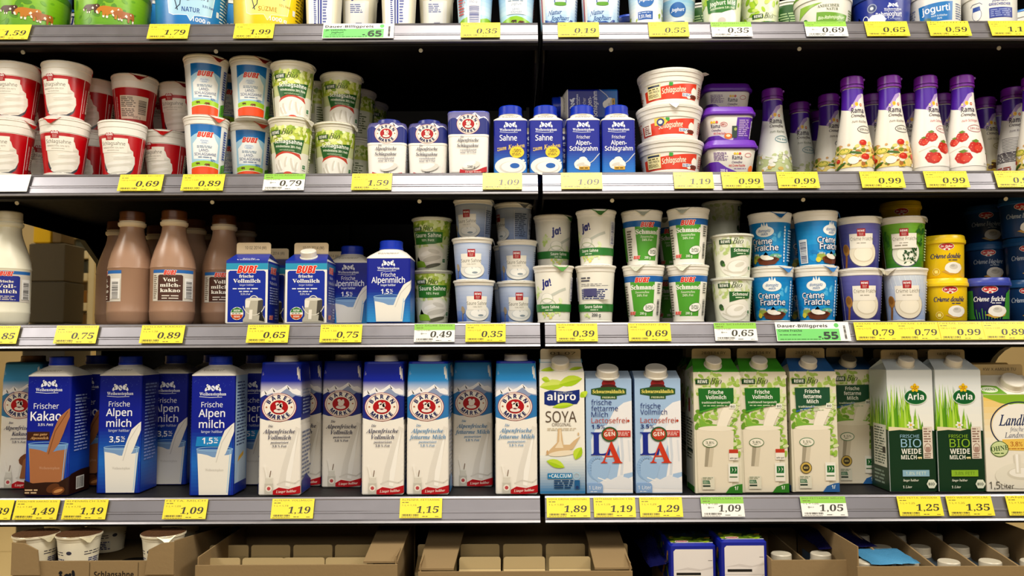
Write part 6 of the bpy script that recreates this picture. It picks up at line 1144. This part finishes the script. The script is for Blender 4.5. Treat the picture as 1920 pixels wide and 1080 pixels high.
# ------------------------------------------------------------------ price tags
T = price_tag
for a in ((-22, 57, '1,59', 'yellow tag reading 1,59 under the first meadow pail'), (279, 355, '1,79', 'yellow tag reading 1,79 under the blue pail', 'JOGHURT NATUR 3,5%'), (440, 514, '1,99', 'yellow tag reading 1,99 under the yellow pail', 'SÜZME JOGHURT 10%'), (864, 938, '0,35', 'yellow tag reading 0,35 under the light blue meadow yoghurts', 'LANDJOGHURT'), (1046, 1123, '0,19', 'yellow tag reading 0,19 under the natural yoghurt', 'JOGHURT NATUR'), (1216, 1291, '0,55', 'yellow tag reading 0,55 under the alpine yoghurts', 'ALPENJOGHURT')): T(1, *a)
for a in ((1333, 1409, '0,35', 'white tag with green top reading 0,35', 'BIO JOGHURT', '', 'g'), (1509, 1587, '0,69', 'white tag with green top reading 0,69', 'BIO RAHMJOGHURT', '', 'g'), (1622, 1702, '0,65', 'yellow tag reading 0,65 under the dark blue tub', 'RAHMJOGHURT'), (1740, 1817, '0,59', 'yellow tag reading 0,59 under the tub with slanted sign', 'JOGURTI'), (1855, 1935, '1,19', 'yellow tag reading 1,19 under the cow drawing tub', 'GRIECH. JOGHURT')): T(1, *a, top=4)
T(1, 606, 739, '65', 'wide green and white offer tag reading 65 on the top rail', 'ja! Vollmilch-|Joghurt', '', 'b', 4)
T(2, -10, 56, '', 'blank white tag at the glass end of the second rail', '', '', 'w', 2, 37)
for a in ((224, 306, '0,69', 'yellow tag reading 0,69 under the red cream cups', 'SCHLAGSAHNE BECHER'), (342, 421, '0,89', 'yellow tag reading 0,89 under the blue meadow cream cups', 'LAND SCHL.SAHNE 32%'), (660, 735, '1,59', 'yellow tag reading 1,59 under the bear emblem cartons', 'ALPENFR. SCHLAGRAHM'), (905, 979, '1,09', 'yellow tag reading 1,09 under the cooking cream cartons', 'SAHNE ZUM KOCHEN'), (1052, 1129, '1,09', 'yellow tag reading 1,09 under the whipping cream cartons', 'ALPENSCHLAGRAHM'), (1263, 1337, '1,19', 'yellow tag reading 1,19 under the low cream tubs', 'SCHLAGSAHNE'), (1353, 1430, '0,99', 'yellow tag reading 0,99 under the violet lidded tubs', 'CREMEFINE VERFEINERN'), (1457, 1534, '0,99', 'yellow tag reading 0,99 under the herb bottles', 'CREMEFINE 7% FETT'), (1613, 1694, '0,99', 'yellow tag reading 0,99 under the vegetable bottles', 'CREMEFINE Z. KOCHEN'), (1733, 1814, '0,99', 'yellow tag reading 0,99 under the strawberry bottles', 'CREMEFINE SCHLAGEN'), (1866, 1944, '0,99', 'yellow tag reading 0,99 at the end of the second rail', 'CREMEFINE SAUCE')): T(2, *a)
T(2, 495, 572, '0,79', 'white tag with green top reading 0,79 under the leaf-green cups', 'BIO SCHLAGSAHNE', '', 'g')
for a in ((-42, 36, '0,85', 'yellow tag reading 0,85 at the glass end of the third rail', 'FRISCHE VOLLMILCH'), (105, 184, '0,75', 'yellow tag reading 0,75 in front of the clear end panel', 'FRISCHE VOLLMILCH', '1 L = 1,50'), (265, 346, '0,89', 'yellow tag reading 0,89 under the cocoa bottles', 'VOLLM. KAKAO', '1 L = 1,78'), (464, 542, '0,65', 'yellow tag reading 0,65 under the gable cartons', 'VOLLMILCH 3,5% 0,5L', '1 L = 1,30'), (601, 679, '0,75', 'yellow tag reading 0,75 under the half-litre blue cartons', 'FETTARME MILCH 0,5L', '1 L = 1,50'), (873, 948, '0,35', 'yellow tag reading 0,35 under the pale blue sour cream', 'SAURE SAHNE 10%'), (1043, 1120, '0,39', 'yellow tag reading 0,39 under the plain white sour cream', 'SAURE SAHNE'), (1178, 1257, '0,69', 'yellow tag reading 0,69 under the green schmand', 'SCHMAND 24%'), (1602, 1681, '0,79', 'yellow tag reading 0,79 under the violet spoon cups', 'CREME FRAICHE'), (1681, 1761, '0,79', 'yellow tag reading 0,79 under the pale creme cup', 'CREME LEICHT'), (1759, 1843, '0,99', 'yellow tag reading 0,99 under the yellow creme cups', 'CREME DOUBLE'), (1842, 1925, '0,89', 'yellow tag reading 0,89 under the dark blue creme cup', 'CREME FRAICHE KR.')): T(3, *a)
T(3, 777, 853, '0,49', 'white tag with green top reading 0,49 on the third rail', 'BIO SAURE SAHNE', '', 'g'); T(3, 1339, 1418, '0,65', 'white tag with green top reading 0,65 on the third rail', 'BIO SCHMAND', '', 'g'); T(3, 1454, 1592, '55', 'wide green and white offer tag reading 55 on the third rail', 'Crème Fraîche', '', 'b', 2, 38)
for a in ((-50, 25, '1,39', 'yellow tag reading 1,39 cut off at the glass end'), (29, 111, '1,49', 'yellow tag reading 1,49 under the bright cocoa carton', 'FRISCHER KAKAO 3,5%'), (120, 202, '1,19', 'yellow tag reading 1,19 beside the 1,49 one', 'ALPENMILCH 3,5%'), (308, 389, '1,09', 'yellow tag reading 1,09 under the blue 1,5% carton', 'FETTA. MILCH'), (510, 589, '1,19', 'yellow tag reading 1,19 under the first dark blue bear emblem', 'ALPENFR. VOLLMILCH'), (750, 829, '1,15', 'yellow tag reading 1,15 under the light blue bear emblem', 'ALPENFR. FETTARME'), (1025, 1106, '1,89', 'yellow tag reading 1,89 under the soya drink', 'SOYA DRINK ORIGINAL'), (1113, 1191, '1,19', 'yellow tag reading 1,19 under the 1.5% lactose-free carton', 'FETTARME MILCH 1,5%'), (1199, 1279, '1,29', 'yellow tag reading 1,29 under the 3.5% lactose-free carton', 'VOLLMILCH LACTOSEFR.'), (1683, 1765, '1,25', 'yellow tag reading 1,25 under the pale blue lettered carton', 'BIO FETTA. WEIDEM.'), (1775, 1860, '1,35', 'yellow tag reading 1,35 under the green lettered carton', 'BIO WEIDE VOLLM.'), (1887, 1970, '1,59', 'yellow tag reading 1,59 under the large cream carton', 'LANDMILCH')): T(4, *a, **({'unit': '1 L = ' + a[2]}))
T(4, 1314, 1394, '1,09', 'white tag with green top reading 1,09 under the green roofed cartons', 'BIO VOLLMILCH', '1 L = 1,09', 'g'); T(4, 1501, 1586, '1,05', 'white tag with green top reading 1,05 under the blue roofed carton', 'BIO FETTARME MILCH', '1 L = 1,05', 'g')
settle()
# ------------------------------------------------------------------ bottom deck: cardboard trays and what they hold
KB = '#947c58'
def tray(label, px0, px1, yf, Yf, Yb, back=0.0, side=0.0, flaps=(), art=None, tabs=0.0, div=0, insert=None, col=KB):
    """open corrugated tray; its front edge shows between px0 and px1 at height yf"""
    z1 = P(960, yf, Yf).z; a, b = P(px0, yf, Yf).x, P(px1, yf, Yf).x; cx = (a + b) / 2; w = (b - a) / 2; h = z1 - ZD - .001; dp = Yb - Yf; t = thing('cardboard_tray', label, 'tray', (cx, Yf, ZD + .001), 0, 'cardboard trays on the bottom deck'); th = .004
    solid('tray_floor', CARDB, lambda m: m.box(-w, w, 0, dp, 0, th, col), t)
    def fr(m):
        m.box(-w, w, 0, th, th, h, col)
        if art: art(Art(m, Plane((0, 0, 0), (.001, 0, 0), (0, 0, .001)), step=.00004, base=.0002), w * 1000, h * 1000)
    solid('front_panel', CARDB, fr, t, 'front panel with printed lettering' if art else None)
    solid('back_panel', CARDB, lambda m: m.box(-w, w, dp - th, dp, th, h + back, col), t)
    for s in (-1, 1):
        solid('side_panel', CARDB, lambda m: m.plate([(s * (w - th / 2), th, th), (s * (w - th / 2), dp - th, th), (s * (w - th / 2), dp - th, h + side), (s * (w - th / 2), th, h + (side if not tabs else tabs))], (-s * th * .5, 0, 0), col), t)
        if tabs: solid('corner_tab', CARDB, lambda m: m.plate([(s * w, -.001, h - .02), (s * w, -.001, h + tabs), (s * (w - .02), -.001, h + tabs - .002), (s * (w - .04), -.001, h + tabs - .012), (s * (w - .045), -.001, h - .02)], (0, -.003, 0), col), t)
    for x0, x1, xi in flaps: solid('flap', CARDB, lambda m: m.plate([(x0 - cx, .006, h - .002), (x1 - cx, .006, h - .002), (xi - cx, dp - .01, h + back + .002), ((x0 if xi > x0 else x1) - cx, dp - .01, h + back + .002)] if False else [(x0 - cx, .006, h + .001), (x1 - cx, .006, h + .001), (xi - cx, dp - .008, h + max(back, .001)), (x0 - cx, dp - .008, h + max(back, .001))], (0, 0, .003), col), t)
    for i in range(1, div): x = -w + 2 * w * i / div; solid('divider', CARDB, lambda m: m.plate([(x, th, th), (x, dp - th, th), (x, dp - th, h + back - .004), (x, th, h - .01)], (.003, 0, 0), col), t)
    if insert is not None:
        def ins(m):
            m.box(-w + th, w - th, th, dp - th, insert - .003, insert, '#7e6a4a')
            for x, y in ((-.02, .05), (.02, .1), (.055, .06)): m.loft([(insert + .0003, .052, .04, .0199, '#171310'), (insert + .0006, .05, .038, .0189, '#171310')], k=6, cx=x, cy=y)
        solid('slotted_insert', CARDB, ins, t)
    return t, cx, w, h
def ja_front(a, w, h):
    a.T('ja!', -42, h - 36, 20, '#15161c', 'sbi', 30, rot=.18, fat=.05); a.T('Schlagsahne', 32, h - 25, 9, '#2a2018', 'sb', 62); a.T('mind. 30% Fett', 32, h - 34, 4.4, '#6a2c1c', 'sb', 34)
    for x in (-6, 70): a.LN([(x, 4), (x, h - 2)], .8, '#4a3a24')
tA, cxA, wA, hA = tray('cardboard tray lettered with exclamation word, holding pale cream cups', 24, 328, 1049, -.085, .17, .0, 0, (), ja_front, .030, 0, .222)
@kit
def blandcup():
    def art(a, H):
        h = a.hw; a.R(-h, 4, h, H - 8, '#efe6cc')
        for x in (-40, 30): a.L(x - 22, 28, x + 16, 37, 2, '#2a2a3c', .35); a.R(x - 14, 6, x + 14, 23, '#dedaca'); a.L(x - 14, 6, x + 14, 23, 5, '#2c3264', .6); a.E(x + 22, 34, 5, 3.4, '#3a3a4a', 12)
    return cup('cream_cup', 62, 1030, 39, 31, '#efe6cc', art, foot=(3, .3), rim=9, tab=20, tabcol='#d8cfae', rimc='#efe6cc', lid='#6a4a34', Yc=.0)
def on_deck(k, px, Y, z, label, group, yaw=0.0):
    p = pack(k); w = P(px, 1030, Y); o = thing(p.name, label, p.cat, (w.x, Y, z), math.radians(yaw), group); last = None
    for pn, me, lb, under in p.parts: link(pn, me, o, lb)
    return o
zi = ZD + .001 + .2232
for px, Y, yaw, lb in ((67, -.026, 40, 'pale cream cup in the lettered tray, by the glass end'), (148, -.026, 30, 'pale cream cup in the lettered tray, beside the first one'), (306, -.024, 10, 'pale cream cup in the lettered tray, at its far corner'), (120, .085, 90, 'pale cream cup in the back row of the lettered tray'), (200, .085, 80, 'pale cream cup behind the empty slots of the lettered tray'), (338, .09, 60, 'pale cream cup at the back corner of the lettered tray')): on_deck('blandcup', px, Y, zi, lb, 'pale cream cups in the lettered tray', yaw)
@kit
def plaincarton():
    def art(a): a.R(-38, 2, 38, 190, '#e8dcb8'); a.E(0, 150, 14, 14, '#d2c49c', 24)
    pk = gable('milk_carton', 80, 70, 214, 26, 22, 1060, art, None, '#bfa878', '#c8b182', None, None, None, '#c8b68a', finw=.95, Yc=.0); return pk
pc = pack('plaincarton'); HC = pc.H * pc.KZ
def crate(label, px0, px1, yf, Yf, fins, glabel, flaps):
    t, cx, w, h = tray(label, px0, px1, yf, Yf, .16, .034, .012, flaps); n = 0
    for Y, pxs in fins:
        for px in pxs: n += 1; o = on_deck('plaincarton', px, Y, ZD + .0055, f'{glabel}, {("first", "second", "third", "fourth", "fifth")[pxs.index(px)]} of the {"front" if Y < .02 else "back"} row', 'plain gable cartons in the trays')
zb = P(960, 1057, -.075).z
crate('plain brown cardboard tray beside the lettered one, holding gable cartons', 366, 745, 1058, -.075, ((-.022, (412, 494, 570, 650)), (.062, (430, 508, 587, 665))), 'pale gable carton in the brown tray beside the lettered one', ((P(680, 1058, -.075).x, P(745, 1058, -.075).x, P(748, 1058, -.075).x),))
crate('brown cardboard tray with folded flaps in the middle of the deck', 784, 1186, 1072, -.075, ((-.022, (900, 983, 1068)), (.062, (820, 900, 980, 1060, 1140))), 'pale gable carton in the flapped tray in the middle', ((P(784, 1072, -.075).x, P(850, 1072, -.075).x, P(872, 1040, .06).x), (P(1186, 1072, -.075).x, P(1116, 1072, -.075).x, P(1100, 1040, .06).x)))
# two packs lying with their white bases to the front
@kit
def lyingpack():
    pk = Pack('milk_pack', 'carton', 84, 1060, -.03); mb = MB(); w, d, h = 86, 215, 84; B = '#16249a'
    mb.box(-w / 2, w / 2, 0, d, 0, h, B, 4); a = Art(mb, Plane((0, 0, 0), (1, 0, 0), (0, 0, 1))); a.P([(-37, 0), (-37, 70), (-33, 74), (37, 74), (37, 0)], '#efe8e4'); a.R(-32, 25, 14, 30, '#1c1a1a'); a.R(28, 52, 36, 53, '#6a6460'); a.P([(-37, 34), (-10, 40), (14, 36), (37, 42), (37, 38), (10, 33), (-12, 36)], '#dcd4d0'); a.R(-37, 20, 37, 20.8, '#cfc8c4'); a.P([(20, 8), (37, 22), (37, 20), (22, 7)], '#d8d0cc')
    b = Art(mb, Plane((0, 0, h), (1, 0, 0), (0, 1, 0))); b.R(-40, 8, 40, 12, '#e8e8ee'); b.R(-40, 12, 40, d - 6, '#23341c'); b.MOT(-38, 14, 38, 52, ['#7a9c1c', '#9ab828', '#4a6a14', '#b8862c', '#5a7a1c'], 60, 7); b.E(-18, 18, 13, 8, '#f0e6e2', 24); b.E(-18, 18, 11, 6, '#c0303a', 22); b.T('Milch', -18, 15.5, 5, '#f4ece8', 'sb', 16); b.MOT(-38, 60, 38, 190, ['#1c2a3c', '#22381c', '#141c2a', '#2c4a6a'], 60, 12)
    for sg in (-1, 1): c = Art(mb, Plane((sg * w / 2, 0 if sg > 0 else d, 0), (0, sg, 0), (0, 0, 1))); c.MOT(20, 8, d - 20, h - 8, ['#2c4a1c', '#6a8a1c', '#1c2a6a', '#b8862c'], 60, 9)
    pk.add('carton_body', mb, CARTON); return pk
lp = pack('lyingpack')
for px, yt, Y, rz, lb in ((1300, 1020, -.02, 0, 'blue carton lying on its side, white base out, nearer the flapped tray'), (1396, 1013, -.03, 0, 'blue carton lying on its side, white base out, beside the capped tray')):
    z = P(px, yt, Y).z; n = 0; base = z - lp.H * lp.KZ
    while base - n * (lp.H * lp.KZ + .001) > ZD + .08: n += 1
    x = P(px, 1060, Y).x; o = thing('milk_pack', lb, 'carton', (x, Y, base), 0, 'blue cartons lying on the deck')
    for pn, me, l2, u in lp.parts: link(pn, me, o)
    bz = base - .001; tag(solid('cardboard_box', CARDB, lambda m: m.box(x - .036, x + .036, Y + .004, Y + .19, ZD + .001, bz, '#8a7048', .003)), ('closed brown box carrying the lying carton nearer the flapped tray', 'closed brown box carrying the lying carton beside the capped tray')[px > 1350], 'box', 'brown boxes under the lying cartons')
# crumpled dark film
def film(name, pts, c, label, seed, cat='film', h=.02):
    r = random.Random(seed); m = MB(); nx, ny = 9, 6; (x0, y0, z0), (x1, y1, z1) = pts; ids = []
    for lay in (0, 1):
        for j in range(ny):
            for i in range(nx):
                u, v = i / (nx - 1), j / (ny - 1); b = math.sin(u * PI) * math.sin(v * PI)
                ids.append(m.vert((x0 + (x1 - x0) * u + .006 * r.random(), y0 + (y1 - y0) * v + .004 * r.random(), z0 + (z1 - z0) * (u + v) / 2 + (h * (.4 + r.random()) * b - (.0 if lay else .002)) * (1 if lay else .2))))
    n = nx * ny
    for j in range(ny - 1):
        for i in range(nx - 1):
            k = j * nx + i; m.face([k + n, k + 1 + n, k + nx + 1 + n, k + nx + n], c); m.face([k, k + nx, k + nx + 1, k + 1], c)
    for i in range(nx - 1): m.face([i, i + 1, i + 1 + n, i + n], c); k = (ny - 1) * nx + i; m.face([k, k + n, k + 1 + n, k + 1], c)
    for j in range(ny - 1): a, b = j * nx, (j + 1) * nx; m.face([a, a + n, b + n, b], c); a += nx - 1; b += nx - 1; m.face([a, b, b + n, a + n], c)
    return tag(link(name, m.mesh(name, FOIL, smooth=60)), label, cat)
# trays of capped bottles
@kit
def deckbottle():
    pk = Pack('milk_bottle', 'bottle', 262, 1060, .0); c = '#cfc6b4'; mb = MB(); mb.loft([(0, 66, 66, 8, '#6a88a8'), (2, 70, 70, 10, '#6a88a8'), (228, 70, 70, 10, '#4a5864'), (231, 66, 66, 14, '#3c4852'), (238, 46, 46, 22, '#3c4852'), (244, 38, 38, 18.9, c), (248, 38, 38, 18.9, c)], k=6); pk.add('bottle_body', mb, PLASTIC); ridged_cap(pk, 18.5, 246, 16, '#d8cfba'); return pk
tE, cxE, wE, hE = tray('narrow cardboard tray with dividers beside the lying blue cartons', 1446, 1600, 1053, -.055, .17, .0, 0, (), None, 0, 2)
tF, cxF, wF, hF = tray('wide cardboard tray with slanted dividers and capped bottles at the glass end', 1608, 2010, 1066, -.10, .17, .03, .03, (), None, 0, 5)
zt = ZD + .0055
for i, x in enumerate((cxE - wE / 2, cxE + wE / 2)): on_deck('deckbottle', 0, -.005, zt, ('capped bottle in the narrow tray beside the lying cartons', 'capped bottle in the narrow tray beside the wide tray')[i], 'capped bottles on the deck').location.x = x
for j, Y in enumerate((-.055, .035, .12)):
    for i in range(5): o = on_deck('deckbottle', 0, Y, zt, f'capped bottle in the wide tray, {("first", "second", "third", "fourth", "fifth")[i]} from the narrow tray in the {("front", "middle", "back")[j]} row', 'capped bottles on the deck'); o.location.x = cxF - wF + wF * (2 * i + 1) / 5
zE = ZD + .001 + hE
film('plastic_film', ((P(1535, 1040, .0).x, .0, zE + .003), (P(1640, 1040, .0).x, .16, zE + .012)), '#17164a', 'crumpled dark blue film lying across the capped trays', 4)
film('plastic_film', ((P(1212, 1050, .0).x, -.01, P(960, 1062, 0).z), (P(1250, 1050, .0).x + .0, .14, P(960, 1045, .0).z)), '#14164e', 'crumpled dark blue film beside the flapped tray', 6)
film('paper_sheet', ((P(1632, 1075, -.08).x, -.085, zE + .001), (P(1722, 1075, -.08).x, .0, zE + .004)), '#5aa8dc', 'light blue sheet lying on the wide bottle tray', 8, 'sheet', .004)

# ------------------------------------------------------------------ the store beyond the clear end panel
YB = 1.2
def bx(name, label, cat, px0, px1, py0, py1, c, dep=.25, m=CARDB, Y=YB, group=None, z0=None, fn=None):
    A, B = P(px0, py1, Y), P(px1, py0, Y); zz = A.z if z0 is None else z0
    def f(mb):
        mb.box(A.x, B.x, Y, Y + dep, zz, B.z, c, .004)
        if fn: fn(mb, A.x, B.x, zz, B.z)
    return tag(solid(name, m, f), label, cat, group), zz, B.z
o, z0, zc = bx('sales_counter', 'dark counter beyond the clear end panel carrying the dark boxes', 'counter', 40, 124, 608, 700, '#2a241c', .16, TILE, z0=FLOOR_Z)
zc = P(90, 606, YB).z; bpy.data.objects.remove(o)
bx('sales_counter', 'dark counter beyond the clear end panel carrying the dark boxes', 'counter', 40, 124, 606, 700, '#2a241c', .16, TILE, z0=FLOOR_Z)
bx('cardboard_box', 'dark box seen through the clear end panel, lower of the two', 'box', 52, 122, 528, 604, '#4c4436', group='dark boxes beyond the panel', dep=.12, z0=zc + .0005)
zl = P(95, 528, YB).z; bx('cardboard_box', 'dark box seen through the clear end panel, upper of the two', 'box', 52, 123, 456, 527, '#544a3a', group='dark boxes beyond the panel', dep=.12, z0=zl + .0005)
zl = P(95, 456, YB).z; bx('yellow_box', 'yellow box on top of the dark boxes beyond the panel', 'box', 62, 96, 420, 455, '#e0b020', .08, z0=zl + .0005)
bx('small_box', 'small brown box beside the yellow one beyond the panel', 'box', 98, 116, 424, 455, '#6a5638', .08, z0=zl + .0005)
rk = thing('shelf_rack', 'cream coloured shelf rack beyond the clear end panel', 'rack', (P(155, 500, 1.7).x, 1.7, FLOOR_Z)); rx = rk.location.x
XA, XB = P(118, 500, 1.7).x - rx, P(172, 500, 1.7).x - rx
for x in (XA, XB): solid('upright', TILE, lambda m: m.box(x - .012, x + .012, 0, .3, .002, 1.62, '#e6d09c', .002), rk)
for i, y in enumerate((610, 568, 512, 470, 432)):
    z = P(150, y, 1.7).z - FLOOR_Z; solid('rack_shelf', TILE, lambda m: m.box(XA + .013, XB - .013, 0, .3, z - .03, z, '#e2cc98', .002), rk)
    if i < 4: x0 = rx + XA + .03; tag(solid('goods_box', CARDB, lambda m: m.box(x0, rx + XB - .03, 1.73, 1.95, z + FLOOR_Z + .0005, z + FLOOR_Z + .05, ('#6a4a20', '#8a5a1c', '#3a3a30', '#4a4a3c')[i], .003)), f'{("brown", "orange brown", "dark grey", "grey green")[i]} goods on the cream rack beyond the panel', 'goods box')
